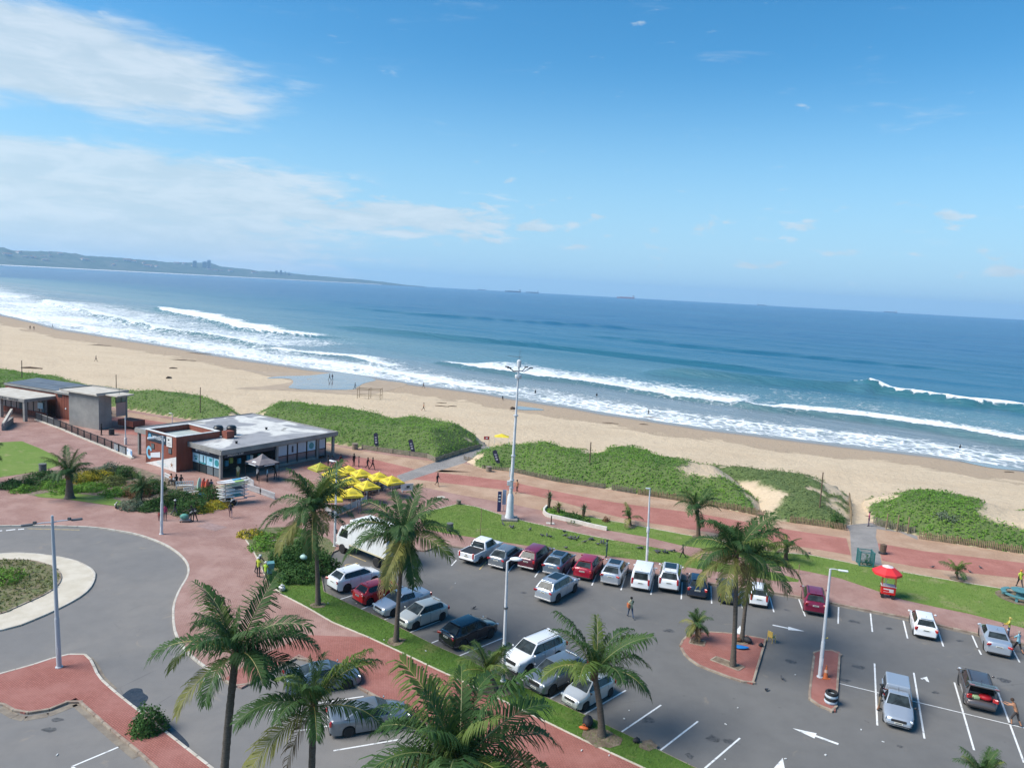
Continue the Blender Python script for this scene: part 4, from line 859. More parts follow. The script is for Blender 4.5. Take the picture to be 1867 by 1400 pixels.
# ------------------------------------------------------------------ palms
M_FROND = mat('palm_leaflet_green', (.034, .082, .024), .6, transl=.2, col2=(.055, .11, .028), vscale=.9, spec=.2)
M_FRONDL = mat('palm_leaflet_light', (.085, .145, .028), .6, transl=.25, col2=(.13, .175, .04), vscale=.9, spec=.2)
M_FRONDY = mat('palm_leaflet_yellowing', (.21, .205, .04), .7, transl=.22, col2=(.13, .145, .04), vscale=.9)
M_FRONDB = mat('palm_leaflet_dry', (.26, .17, .075), .8, transl=.12, col2=(.17, .115, .06), vscale=1.2)
M_RACHIS = mat('palm_midrib', (.20, .22, .075), .5); M_RACHISY = mat('palm_midrib_yellow', (.36, .30, .09), .5)
M_TRUNK = mat('palm_trunk_bark', (.085, .07, .055), .95, col2=(.14, .115, .09), vscale=5, stretch=(1, 1, 4), vdet=5, bump=.8, bscale=6)
M_TRUNKB = mat('palm_trunk_brown', (.15, .10, .065), .95, col2=(.09, .062, .045), vscale=5, stretch=(1, 1, 4), vdet=5, bump=.8, bscale=6)
M_FIBRE = mat('palm_crown_fibre', (.13, .085, .05), .95, col2=(.08, .06, .035), vscale=6)
def frond_mesh(elev, droop, seed, n=56, lf=.325, ragged=.12):
    """a feather palm leaf one metre long leaving the origin along +X, leaflets hanging under their own weight"""
    r = random.Random(seed); N = 22; pts = []; p = Vector((0, 0, 0)); sway = r.uniform(-.25, .25)
    for i in range(N+1):
        t = i/N; a = math.radians(elev-droop*t**1.35); pts.append(p.copy()); y = sway*t
        p = p+Vector((math.cos(a)*math.cos(y), math.cos(a)*math.sin(y), math.sin(a)))/N
    vs, fs, mi = [], [], []
    def at(t): k = min(t*N, N-1e-6); i = int(k); return pts[i].lerp(pts[i+1], k-i), (pts[i+1]-pts[i]).normalized()
    for i, q in enumerate(pts):           # midrib: three-sided
        T = (pts[min(i+1, N)]-pts[max(i-1, 0)]).normalized(); S = Vector((0, 0, 1)).cross(T).normalized(); U = T.cross(S); w_ = .0115*(1-.85*i/N)
        vs += [q+S*w_, q-S*w_, q+U*w_*.9]
    for i in range(N):
        for k in range(3): a = i*3+k; b = i*3+(k+1) % 3; fs.append((a, b, b+3, a+3)); mi.append(1)
    for side in (1, -1):
        for k in range(n):
            t = .10+.89*(k+r.random()*.7)/n
            if r.random() < ragged*(.4+t): continue
            q, T = at(t); S = Vector((0, 0, 1)).cross(T).normalized()*side; U = T.cross(S)*side
            if U.z < 0: U = -U
            L = lf*(math.sin(PI*(.12+.80*t))**.75)*r.uniform(.66, 1.15); lean = .35+.75*t
            d0 = (T*lean+S*.85+U*r.uniform(.12, .34)).normalized(); d1 = (d0+Vector((0, 0, -r.uniform(.6, 1.3)))).normalized(); d2 = (d1+Vector((0, 0, -1.1))).normalized()
            w_ = .0075*r.uniform(.8, 1.25); W = (T-d0*T.dot(d0)).normalized()*w_
            a = q; b = q+d0*L*.42; c = b+d1*L*.36; e = c+d2*L*.22; o = len(vs)
            vs += [a-W*.6, a+W*.6, b-W, b+W, c-W*.7, c+W*.7, e]
            fs += [(o, o+1, o+3, o+2), (o+2, o+3, o+5, o+4), (o+4, o+5, o+6)]; mi += [0, 0, 0]
    me = bpy.data.meshes.new('frond'); me.from_pydata(vs, [], fs); me.materials.append(M_FROND); me.materials.append(M_RACHIS)
    me.polygons.foreach_set('material_index', mi); me.update(); return me
CLS = {'spear': (84, 18), 'up': (72, 52), 'high': (56, 78), 'mid': (36, 92), 'low': (12, 84), 'hang': (-18, 58), 'dead': (-48, 34)}
FROND = {k: [frond_mesh(e, d, 100*i+s, ragged=(.5 if k == 'dead' else .10)) for s in range(3)] for i, (k, (e, d)) in enumerate(CLS.items())}
def palm(base, crown_px, label, L, name='palm_tree', h=None, fronds=None, tr=(.22, .15), bark=None, seed=0, lean_y=0., z0=PZ+.02, extra=(), light=.25, wind=0., dry=.12, count=None):
    """base: point on the ground, crown_px: photo point of the crown's heart, L: leaf length in metres"""
    r = random.Random(seed); b = Vector((base.x, base.y, z0))
    if h is None: h = height_at(b, crown_px[1])
    top = b+Vector((0, lean_y, h)); tx = to_px(top)[0]; sc = FPX/((top-Vector((0, 0, CAM_H))).dot(FWD)); top.x += (crown_px[0]-tx)/sc
    root = thing(name, label, 'palm tree', b); T = top-b; n = 12
    pts = [Vector((0, 0, -.15))]+[Vector((T.x*(t+.55*t*(t-1)), T.y*(t+.55*t*(t-1)), T.z*t)) for t in [i/n for i in range(n+1)]]
    rad = [tr[0]*1.55]+[tr[0]*(1+.45*math.exp(-t*9))*(1-t)+tr[1]*t for t in [i/n for i in range(n+1)]]
    # ringed trunk: doubled rings of slightly different size
    P_, R_ = [pts[0]], [rad[0]]
    for a, c, ra, rc in zip(pts[1:], pts[2:], rad[1:], rad[2:]):
        m = max(2, int((c-a).length/.16))
        for k in range(m): P_.append(a.lerp(c, k/m)); R_.append((ra+(rc-ra)*k/m)*(1.0 if k % 2 else 1.07)*r.uniform(.97, 1.03))
    P_.append(pts[-1]); R_.append(rad[-1])
    MB().tube(P_, R_, 9).build('trunk', bark or M_TRUNK, root, smooth=1.2)
    MB().lathe(T-Vector((0, 0, L*.10)), [(tr[1]*.95, 0), (tr[1]*1.55, L*.06), (tr[1]*1.5, L*.12), (tr[1]*.7, L*.24)], 9).build('crown_shaft', M_FIBRE, root)
    seq = fronds or [('spear', 1), ('up', 4), ('high', 5), ('mid', 5), ('low', 4), ('hang', 2)]
    ga = r.random()*6.28; k = 0
    for c, num in seq:
        for i in range(max(1, round(num*.74)) if L > 1.6 else num):
            ga += 2.39996+r.uniform(-.6, .6); k += 1
            o = link('frond', r.choice(FROND[c]), root, T+Vector((0, 0, L*.02)), (r.uniform(-.38, .38), r.uniform(-.16, .16), ga)); s_ = L*r.uniform(.72, 1.14)*(.8 if c == 'spear' else 1)
            o.scale = (s_, s_, s_); q = r.random(); ms = o.material_slots; ms[0].link = 'OBJECT'; ms[1].link = 'OBJECT'; ms[1].material = M_RACHIS
            ms[0].material = M_FROND
            if c in ('hang', 'low') and q < .34+dry: ms[0].material = M_FRONDY; ms[1].material = M_RACHISY; o['label'] = 'yellowing frond'
            elif c == 'dead': ms[0].material = M_FRONDB; ms[1].material = M_FRONDB; o['label'] = 'dry brown frond'
            elif q < light: ms[0].material = M_FRONDL; ms[1].material = M_RACHISY
    for c, ang, s_, m_ in extra:      # single leaves that stand out in the photograph
        o = link('frond', FROND[c][0], root, T+Vector((0, 0, L*.02)), (0, 0, ang)); o.scale = (L*s_,)*3; ms = o.material_slots; ms[0].link = 'OBJECT'; ms[0].material = m_; ms[1].link = 'OBJECT'; ms[1].material = M_RACHISY
    # leaf bases and a few old flower stalks under the crown
    mb = MB()
    for i in range(9):
        a = r.random()*6.28; mb.tube([T+Vector((math.cos(a)*tr[1]*.9, math.sin(a)*tr[1]*.9, -L*.05)), T+Vector((math.cos(a)*L*.10, math.sin(a)*L*.10, -L*r.uniform(.02, .12)))], [.03, .015], 5)
    mb.build('leaf_base', M_FIBRE, root)
    return root
def below(px, py, z): p = site(px, py, z); return Vector((p.x, p.y, 0))
palm(below(414, 1190, 8.8)+Vector((-.2, -.1, 0)), (430, 1197), 'tall palm at the lower left, its bare trunk running out of the frame', 3.7, h=8.7, tr=(.19, .15), seed=3, z0=0, light=.12,
     fronds=[('spear', 2), ('up', 6), ('high', 7), ('mid', 3), ('low', 2), ('hang', 1)], extra=[('low', 2.9, 1.05, M_FRONDL), ('mid', 3.35, 1.05, M_FROND), ('hang', 3.7, .9, M_FRONDY), ('mid', .25, 1.05, M_FROND), ('low', .0, .95, M_FROND), ('mid', 5.4, .9, M_FROND)])
palm(below(570, 1292, 7.0), (572, 1290), 'smaller palm before the grey sedan, with one orange brown drooping frond', 3.3, h=7.0, tr=(.17, .13), seed=11, z0=0, light=.35,
     fronds=[('spear', 2), ('up', 5), ('high', 4), ('mid', 2)], extra=[('low', 3.05, 1.15, M_FRONDL), ('hang', 3.75, 1.25, M_FRONDY), ('dead', 3.85, .8, M_FRONDB), ('low', .12, 1.1, M_FROND), ('high', .7, 1., M_FRONDL), ('mid', 5.0, .8, M_FROND)])
palm(below(830, 1405, 8.0), (835, 1398), 'large palm crown at the bottom centre, cut off by the frame', 4.1, h=8.0, tr=(.2, .16), seed=21, z0=0, light=.3,
     fronds=[('spear', 2), ('up', 7), ('high', 8), ('mid', 5), ('low', 5), ('hang', 2)], extra=[('low', .1, 1.05, M_FRONDL), ('mid', .45, 1.1, M_FROND), ('mid', 2.6, 1.05, M_FROND), ('low', 2.9, 1., M_FRONDL), ('high', 2.1, 1., M_FRONDL)])
palm(site(1097, 1345), (1083, 1235), 'short leaning palm on the lawn strip beside the small silver hatchback', 3.7, tr=(.20, .15), seed=31, lean_y=.3, light=.4,
     fronds=[('spear', 3), ('up', 6), ('high', 6), ('mid', 2)], extra=[('low', .0, 1.05, M_FROND), ('low', 2.75, .95, M_FRONDL), ('mid', 3.4, .95, M_FRONDL), ('mid', 5.7, .95, M_FROND), ('high', .5, 1.1, M_FRONDL)])
palm(site(722, 1172), (736, 982), 'tall thin palm in front of the white box truck', 4.1, tr=(.16, .12), seed=41, light=.1,
     fronds=[('spear', 2), ('up', 6), ('high', 7), ('mid', 6), ('low', 5), ('hang', 3), ('dead', 1)], extra=[('mid', .1, 1.1, M_FROND), ('mid', 3.0, 1.2, M_FROND), ('high', 2.75, 1.15, M_FROND), ('low', 3.4, 1.15, M_FROND), ('hang', 4.5, 1., M_FRONDY), ('hang', 5.1, .95, M_FROND)])
palm(site(580, 1105), (572, 935), 'tall dense palm left of the box truck beside the round hedge', 4.1, tr=(.17, .13), seed=52, light=.1,
     fronds=[('spear', 2), ('up', 7), ('high', 8), ('mid', 7), ('low', 5), ('hang', 3), ('dead', 1)], extra=[('hang', 3.9, 1., M_FRONDY), ('hang', 4.9, 1., M_FROND)])
palm(site(1336, 1216), (1342, 1012), 'tallest palm on the parking island, its foot in the long tree pit', 3.9, tr=(.165, .13), seed=61, light=.12,
     fronds=[('spear', 2), ('up', 6), ('high', 7), ('mid', 4), ('low', 3), ('hang', 2), ('dead', 1)], extra=[('low', 3.1, 1., M_FRONDY), ('hang', 3.3, .9, M_FRONDY), ('mid', 2.8, 1., M_FROND)])
palm(site(1352, 1171), (1370, 1018), 'second palm of the parking island, behind the tallest one', 3.5, tr=(.14, .11), seed=72, light=.25,
     fronds=[('spear', 1), ('up', 5), ('high', 6), ('mid', 5), ('low', 4), ('hang', 3), ('dead', 2)], extra=[('low', 6.1, 1.2, M_FRONDY), ('hang', 5.0, .9, M_FRONDY)])
palm(site(1271, 1170), (1270, 1138), 'stunted palm in the square tree pit of the parking island', 1.35, tr=(.16, .13), seed=81, light=.3,
     fronds=[('spear', 2), ('up', 6), ('high', 3), ('low', 3), ('hang', 9), ('dead', 7)])
palm(site(1273, 981), (1271, 932), 'palm with a short brown trunk on the lawn by the promenade', 3.1, tr=(.2, .16), seed=91, light=.3, bark=M_TRUNKB,
     fronds=[('spear', 1), ('up', 4), ('high', 5), ('mid', 4), ('low', 2)])
palm(site(1432, 1022), (1434, 1002), 'low palm on the promenade lawn behind the island palms', 2.8, tr=(.2, .16), seed=101, light=.4, bark=M_TRUNKB,
     fronds=[('up', 3), ('high', 3), ('mid', 4), ('low', 3)])
palm(site(1149, 960), (1148, 945), 'small sparse palm on the promenade lawn by the white planter', 1.75, tr=(.15, .13), seed=111, light=.4, bark=M_TRUNKB,
     fronds=[('up', 3), ('high', 3), ('mid', 3), ('low', 2)], dry=.3)
palm(site(1745, 1058), (1744, 1043), 'little palm alone on the lawn edge right of the red cart', 1.75, tr=(.11, .09), seed=121, light=.2, bark=M_TRUNKB,
     fronds=[('up', 4), ('high', 4), ('mid', 3)])
palm(site(127, 910), (126, 868), 'stout palm standing in the flower bed left of the brick kiosk', 3.5, tr=(.4, .28), seed=131, light=.12,
     fronds=[('spear', 1), ('up', 6), ('high', 7), ('mid', 5), ('low', 2)])
palm(site(905, 1262), (890, 1228), 'young palm at the foot of the lamp post in the lawn strip', 2.5, tr=(.15, .12), seed=141, light=.5,
     fronds=[('spear', 1), ('up', 5), ('high', 5), ('mid', 4)])
palm(below(1790, 1410, 5.0), (1790, 1412), 'palm tips poking up at the lower right corner', 1.5, h=4.7, tr=(.16, .13), seed=151, z0=0, light=.2,
     fronds=[('spear', 2), ('up', 8), ('high', 5), ('mid', 3)])
palm(below(-42, 835, 3.2), (-42, 835), 'palm at the left edge, only its right fronds in view', 3.3, h=3.2, tr=(.3, .2), seed=161, light=.2,
     fronds=[('up', 5), ('high', 6), ('mid', 6), ('low', 3)])
palm(site(256, 922), (258, 893), 'bushy low palm among the shrubs in front of the brick kiosk', 2.2, tr=(.16, .12), seed=171, light=.35, bark=M_TRUNKB,
     fronds=[('up', 6), ('high', 7), ('mid', 7), ('low', 4)])

# ------------------------------------------------------------------ shrubs, hedges, bedding
def leaf_m(name, a, b): return mat(name, a, .75, tone=b, transl=.25, spec=.15)
M_DKG = leaf_m('dark_hedge_leaves', (.035, .095, .022), (.075, .15, .04)); M_MIDG = leaf_m('mid_green_leaves', (.10, .23, .03), (.19, .33, .055)); M_OLIVE = leaf_m('olive_leaves', (.11, .14, .04), (.18, .20, .065))
M_YELF = leaf_m('yellow_flowering_leaves', (.16, .19, .03), (.55, .43, .04)); M_REDL = leaf_m('reddish_leaves', (.17, .085, .05), (.25, .15, .07)); M_GREYG = leaf_m('grey_green_leaves', (.10, .14, .09), (.17, .21, .14)); M_TWIG = mat('twigs', (.07, .05, .035), .9)
def shrub(px, py, w_, h, label, m, name='shrub', cat='shrub', d=None, size=.16, dens=260, seed=0, z=PZ, flat=1., grp=None, p=None):
    r = np.random.default_rng(seed+int(px*7+py)); c = p if p is not None else site(px, py); root = thing(name, label, cat, (c.x, c.y, z), 0, grp); d = d or w_
    n = int(dens*max(w_*d*.55+h*w_*.4, .3)); v = r.normal(0, 1, (n, 3)); v[:, 2] = np.abs(v[:, 2])*.95-.12; v /= np.linalg.norm(v, axis=1)[:, None]
    lump = 1+.22*np.sin(v[:, 0]*5+seed)*np.cos(v[:, 1]*4.3+seed*2)+.14*np.sin(v[:, 2]*7+seed)+.08*r.normal(0, 1, n)
    rad = (.62+.38*r.random(n)**.4)*lump; P_ = v*rad[:, None]*np.array([w_/2, d/2, h]); P_[:, 2] = np.maximum(P_[:, 2]*flat, .04)
    link('foliage', leaf_mesh('foliage', P_, v, size, m, wid=.6, per=2, spread=.6, seed=seed, up=.35, tone=np.clip(.5+.3*np.sin(P_[:, 0]*3+P_[:, 1]*4)+r.normal(0, .25, n), 0, 1)), root)
    mb = MB()
    for i in range(6): a = i*1.05; mb.tube([(0, 0, -.05), (math.cos(a)*w_*.22, math.sin(a)*d*.22, h*.6)], [.03, .012], 5)
    mb.build('stem', M_TWIG, root); return root
shrub(270, 1333, 1.75, 1.25, 'round dark bush in the soil square of the lower left walkway', M_DKG, size=.15, dens=420, seed=1)
sheet('tree_pit', P2([(240, 1312), (268, 1300), (306, 1331), (270, 1350)]), PZ+.006, M_SOIL)
for i, (x, y, w_, h, lab) in enumerate([(520, 1030, 3.4, 1.5, 'clipped dark hedge mound at the left of the hedge group'), (548, 1058, 3.2, 1.3, 'low front mound of the dark hedge group by the palm trunk'), (553, 1018, 3.4, 2.2, 'tallest back mound of the dark hedge group'), (587, 1042, 3.0, 1.6, 'right hand mound of the dark hedge group beside the white hatchback'), (527, 1052, 2.4, 1.1, 'small mound at the foot of the dark hedge group')]):
    shrub(x, y, w_*.88, h*.9, lab, M_DKG, 'hedge_mound', 'hedge', size=.2, dens=230, seed=10+i)
BEDS = [(25, 890, 2.9, .9, M_DKG, 'dark low bush at the left tip of the flower bed'), (78, 880, 3.6, 1.3, M_DKG, 'broad dark bush left of the stout palm'), (45, 897, 2.4, .55, M_MIDG, 'bright ground plant between the two dark bushes'), (100, 888, 3.2, .6, M_MIDG, 'spreading green plant under the stout palm'),
        (150, 878, 3.4, .9, M_YELF, 'yellow flowering shrub right of the stout palm'), (180, 872, 3.6, .9, M_YELF, 'yellow flowering shrub in the middle of the bed'), (165, 893, 3.6, .6, M_MIDG, 'low green clump below the yellow shrubs'), (205, 884, 3.0, 1.0, M_OLIVE, 'olive shrub right of the yellow flowers'),
        (200, 866, 3.4, 1.3, M_GREYG, 'grey green shrub at the back of the bed'), (228, 872, 2.8, 1.3, M_DKG, 'dark shrub at the back beside the low palm'), (218, 902, 3.4, .6, M_MIDG, 'pale green ground plant at the front of the bed'), (250, 905, 3.0, 1.6, M_REDL, 'reddish tall shrub mixed into the low palm'),
        (245, 928, 2.8, 1.0, M_GREYG, 'spiky grey green plant at the bed edge by the sleeper'), (280, 898, 2.8, 1.5, M_DKG, 'dark shrub behind the leaning lamp post'), (283, 928, 3.2, 1.0, M_DKG, 'dark shrub left of the lamp post foot'), (325, 915, 3.4, 1.1, M_DKG, 'flat topped dark shrub below the white bench'),
        (348, 932, 3.8, 1.2, M_DKG, 'wide dark shrub behind the green trolley'), (305, 918, 2.6, .8, M_OLIVE, 'olive clump right of the lamp post'), (381, 910, 2.9, 1.5, M_DKG, 'rounded dark shrub in front of the orange boards'), (398, 925, 2.8, .5, M_YELF, 'yellow green edging plant by the surfboard trailer'), (372, 932, 2.4, .5, M_YELF, 'yellow green edging plant at the tip of the bed'), (125, 898, 3.2, .5, M_MIDG, 'bright low plant around the palm foot')]
for i, (x, y, w_, h, m, lab) in enumerate(BEDS): shrub(x, y, w_, h, lab, m, size=.17, dens=190, seed=30+i)
for i, (x, y, lab) in enumerate([(455, 978, 'yellow green clump at the left corner of the dry bed'), (490, 985, 'green clump left of the tall dense palm'), (530, 975, 'bright green clump behind the tall dense palm'), (480, 1000, 'low clump on the walkway side of the dry bed')]): shrub(x, y, 2.6, .5, lab, M_MIDG if i else M_YELF, size=.2, dens=80, seed=60+i)
for i in range(14):
    x = random.uniform(0, 60); y = random.uniform(1032, 1078)
stuff(link('bedding_plants', (lambda P_: leaf_mesh('bedding_plants', P_, np.tile([0, 0, 1.], (len(P_), 1)), .17, M_OLIVE, per=5, spread=.8, seed=5))(
    (lambda q: q[inside(q[:, 0], q[:, 1], [(p.x, p.y) for p in RB_I])])(np.stack([RNG.uniform(-52, -28, 4200), RNG.uniform(48, 62, 4200), RNG.uniform(.16, .3, 4200)], 1)))))
shrub(8, 1060, 3.0, .8, 'fresh green shrub in the roundabout bed at the left edge', M_MIDG, size=.22, dens=60, seed=80, z=.15)
# spiky aloes in the white planter
M_ALOE = mat('aloe_leaves', (.09, .13, .06), .5, col2=(.14, .15, .06), vscale=3)
def aloe(px, py, h, label, m=M_ALOE, s_=1.0, seed=0):
    r = random.Random(seed); c = site(px, py); root = thing('aloe', label, 'plant', (c.x, c.y, PZ)); MB().tube([(0, 0, 0), (.05, 0, h)], [.15, .2], 8).build('stem', M_FIBRE, root)
    for k in range(26):
        a = k*2.4; e = math.radians(78-k*3.6); d = Vector((math.cos(a)*math.cos(e), math.sin(a)*math.cos(e), math.sin(e))); S = d.cross(Vector((0, 0, 1))).normalized()*.07; p = Vector((.05, 0, h)); L = s_*r.uniform(.85, 1.15)
        MB().add([p-S, p+S, p+d*L*.55+S*.8+Vector((0, 0, .05)), p+d*L*.55-S*.8+Vector((0, 0, .05)), p+d*L-Vector((0, 0, .12*L))], [(0, 1, 2, 3), (3, 2, 4)]).build('blade', m, root)
aloe(1000, 929, 1.35, 'tall aloe at the left tip of the white planter', seed=1); aloe(1017, 940, .9, 'yellowing aloe second in the white planter', M_FRONDY, .8, 2); aloe(1063, 944, .9, 'aloe with bushy skirt at the right of the white planter', s_=.85, seed=3)
for i, (x, y, lab) in enumerate([(1020, 940, 'low dark groundcover clump beneath the aloes'), (1040, 944, 'spreading groundcover in the middle of the planter'), (1007, 934, 'groundcover at the planter tip'), (1056, 952, 'dark creeper over the planter kerb')]): shrub(x, y, 2.3, .35, lab, M_DKG if i % 2 else M_MIDG, size=.2, dens=90, seed=90+i)
shrub(1105, 952, .9, .45, 'small reddish clump on the lawn left of the sparse palm', M_REDL, size=.2, dens=120, seed=96)
pl = P2([(1083, 946), (1050, 939), (1012, 927), (997, 928), (991, 936), (998, 943.5), (1020, 949), (1050, 956), (1078, 963), (1106, 969)]); o = pl[0]; root = thing('planter_wall', 'low white curved planter wall round the aloes', 'wall', (o.x, o.y, 0)); q = spline(pl[3:], 5)
mb = MB()
for a, b in zip(q, q[1:]): mb.beam((a.x-o.x, a.y-o.y, PZ+.2), (b.x-o.x, b.y-o.y, PZ+.2), .22, .42)
mb.build('wall', mat('white_plaster', (.70, .66, .58), .8, col2=(.58, .53, .45), vscale=1.5, space='World'), root)
# lone dune tree by the beach path, leafy clumps along the dune foot
shrub(1524, 962, 1.7, 1.5, 'small dark tree at the fence left of the beach path', M_DKG, 'small_tree', 'tree', size=.2, dens=150, seed=97)
shrub(1722, 975, 3.0, 1.6, 'grey green shrub standing out of the bright dune scrub', M_GREYG, size=.22, dens=150, seed=98, z=1.2)
# grass blades over the lawns nearest the viewer
def blades(name, poly, n, z, h, m=M_GRASSB, seed=0):
    pts = [(p.x, p.y) for p in P2(poly)]; r = np.random.default_rng(seed); a = np.array(pts); q = r.uniform(a.min(0), a.max(0), (n*3, 2)); q = q[inside(q[:, 0], q[:, 1], pts)][:n]; k = len(q)
    ang = r.uniform(0, 6.28, k); hh = h*r.uniform(.5, 1.5, k); w_ = .018; dx, dy = np.cos(ang)*w_, np.sin(ang)*w_; lx, ly = r.normal(0, .5, k)*hh, r.normal(0, .5, k)*hh; Z = np.full(k, z)
    v = np.stack([np.stack([q[:, 0]-dx, q[:, 1]-dy, Z], 1), np.stack([q[:, 0]+dx, q[:, 1]+dy, Z], 1), np.stack([q[:, 0]+lx, q[:, 1]+ly, Z+hh], 1)], 1).reshape(-1, 3)
    stuff(link(name, np_mesh(name, v, np.arange(k*3).reshape(-1, 3), m, tone=r.random(k))))
blades('grass', STRIP, 45000, PZ+.02, .09, seed=1); blades('grass', LAWN1, 30000, PZ+.02, .08, seed=2); blades('grass', LAWN2, 30000, PZ+.02, .08, seed=3)
# bare worn soil round the palm feet
for x, y, s_ in ((1095, 1348, 1.1), (722, 1172, .7), (580, 1106, .6), (905, 1262, .9), (1149, 961, .8), (1745, 1058, .8), (1273, 981, .7), (1180, 1362, .6), (1050, 955, 1.2)):
    c = site(x, y); sheet('bare_soil', [Vector((c.x+math.cos(a)*s_*random.uniform(.7, 1.15), c.y+math.sin(a)*s_*random.uniform(.7, 1.15), 0)) for a in np.linspace(0, 6.28, 13)[:-1]], PZ+.034, M_SOIL)
# ------------------------------------------------------------------ vehicles
def paintm(name, c, metal=.0, rough=.28): return mat(name, c, rough, metal, coat=.7, spec=.5)
M_GLASS = mat('car_glass', (.014, .018, .020), .06, spec=.6); M_GLASSW = mat('screen_glass', (.045, .058, .062), .08, spec=.16, col2=(.02, .026, .028), vscale=2.2); M_TYRE = mat('tyre_rubber', (.018, .018, .019), .85); M_RIM = mat('alloy_rim', (.62, .63, .65), .35, .7); M_RIMD = mat('dark_rim', (.06, .06, .065), .4, .5)  # M_GLASSW: raised base colour stands in for sky reflected in front and rear screens
M_RIMG = mat('rim_disc_grey', (.16, .165, .17), .4, .6); M_PLAST = mat('black_plastic', (.022, .022, .024), .6); M_UNDER = mat('underbody', (.012, .012, .013), .9); M_TAIL = mat('tail_lamp_red', (.42, .012, .015), .2, coat=1.); M_HEAD = mat('head_lamp', (.62, .66, .70), .12, coat=1., metal=.3)  # M_RIMG: mid-grey disc behind the spokes
M_PLATE = mat('number_plate', (.72, .70, .62), .5); M_PLATET = mat('number_plate_print', (.05, .06, .06), .6); M_CHROME = mat('chrome', (.6, .61, .63), .18, .9); M_GAP = mat('panel_gap', (.015, .015, .016), .8); M_SILVERTRIM = mat('silver_trim', (.5, .5, .5), .4, .5); M_IND = mat('indicator_amber', (.7, .3, .04), .3)
def tyre_mesh(r, w_): return MB().lathe((0, 0, 0), [(r*.60, -w_*.5), (r*.9, -w_*.5), (r, -w_*.36), (r, w_*.36), (r*.9, w_*.5), (r*.60, w_*.5)], 20, 'Y').mesh('tyre', M_TYRE, smooth=.7)
def rim_mesh(r, w_, m):
    mb = MB().lathe((0, 0, 0), [(r*.62, -w_*.42), (r*.62, w_*.42), (r*.56, w_*.47), (r*.52, w_*.40), (r*.02, w_*.34)], 20, 'Y')
    mb.k = 1
    for i in range(5):
        a = i*2*PI/5+.3; d = Vector((math.cos(a), 0, math.sin(a))); e = Vector((-d.z, 0, d.x))
        for sg in (1, -1):
            y = sg*w_*.44
            mb.add([d*r*.1+e*r*.07+Vector((0, y, 0)), d*r*.1-e*r*.07+Vector((0, y, 0)), d*r*.55-e*r*.11+Vector((0, y, 0)), d*r*.55+e*r*.11+Vector((0, y, 0))], [(0, 1, 2, 3) if sg < 0 else (3, 2, 1, 0)])
    return mb.mesh('rim', [M_RIMD if m is M_RIMD else M_RIMG, m], smooth=.7)
_wheels = {}
def wheel(root, x, y, r, w_, m):
    k = (round(r, 3), m.name)
    if k not in _wheels: _wheels[k] = (tyre_mesh(r, w_), rim_mesh(r, w_, m))
    o = link('wheel', None, root, (x, y, r)); link('tyre', _wheels[k][0], o); link('rim', _wheels[k][1], o)
SPEC = {  # L W H wheelbase front-overhang wheel-r sill | hood-front hood/cowl belt tail | cowl-x roof-front roof-rear glass-base (as fractions of L from the front)
 'hatch':  dict(L=3.95, W=1.70, H=1.50, wb=2.50, fo=.78, r=.31, sill=.20, hf=.80, cowl=1.03, belt=1.01, tail=1.03, cx=.245, rf=.43, rr=.82, gb=.945, doors=(.28, .53, .76)),
 'hatch3': dict(L=3.70, W=1.62, H=1.49, wb=2.45, fo=.72, r=.29, sill=.20, hf=.80, cowl=1.02, belt=1.00, tail=1.02, cx=.235, rf=.42, rr=.82, gb=.955, doors=(.27, .53, .76)),
 'sedan':  dict(L=4.55, W=1.76, H=1.47, wb=2.65, fo=.88, r=.32, sill=.20, hf=.78, cowl=1.00, belt=.99, tail=1.07, cx=.255, rf=.42, rr=.65, gb=.83, doors=(.28, .50, .70)),
 'suv':    dict(L=4.40, W=1.84, H=1.65, wb=2.65, fo=.86, r=.36, sill=.27, hf=.93, cowl=1.16, belt=1.14, tail=1.15, cx=.25, rf=.41, rr=.81, gb=.94, doors=(.28, .51, .73)),
 'bigsuv': dict(L=4.78, W=1.87, H=1.80, wb=2.80, fo=.92, r=.39, sill=.34, hf=1.04, cowl=1.24, belt=1.21, tail=1.22, cx=.25, rf=.39, rr=.86, gb=.965, doors=(.28, .50, .72)),
 'pickup': dict(L=5.25, W=1.86, H=1.80, wb=3.20, fo=.92, r=.39, sill=.40, hf=1.00, cowl=1.18, belt=1.16, tail=1.12, cx=.24, rf=.35, rr=.585, gb=.63, doors=(.25, .43, .60)),
 'bakkie': dict(L=4.65, W=1.69, H=1.50, wb=2.72, fo=.84, r=.31, sill=.24, hf=.76, cowl=1.00, belt=.98, tail=.98, cx=.26, rf=.39, rr=.52, gb=.55, doors=(.27, .53, .53)),
 'van':    dict(L=4.40, W=1.79, H=1.83, wb=2.68, fo=.86, r=.32, sill=.22, hf=.82, cowl=1.08, belt=1.05, tail=1.05, cx=.23, rf=.36, rr=.965, gb=.985, doors=(.25, .47, .68)),
}
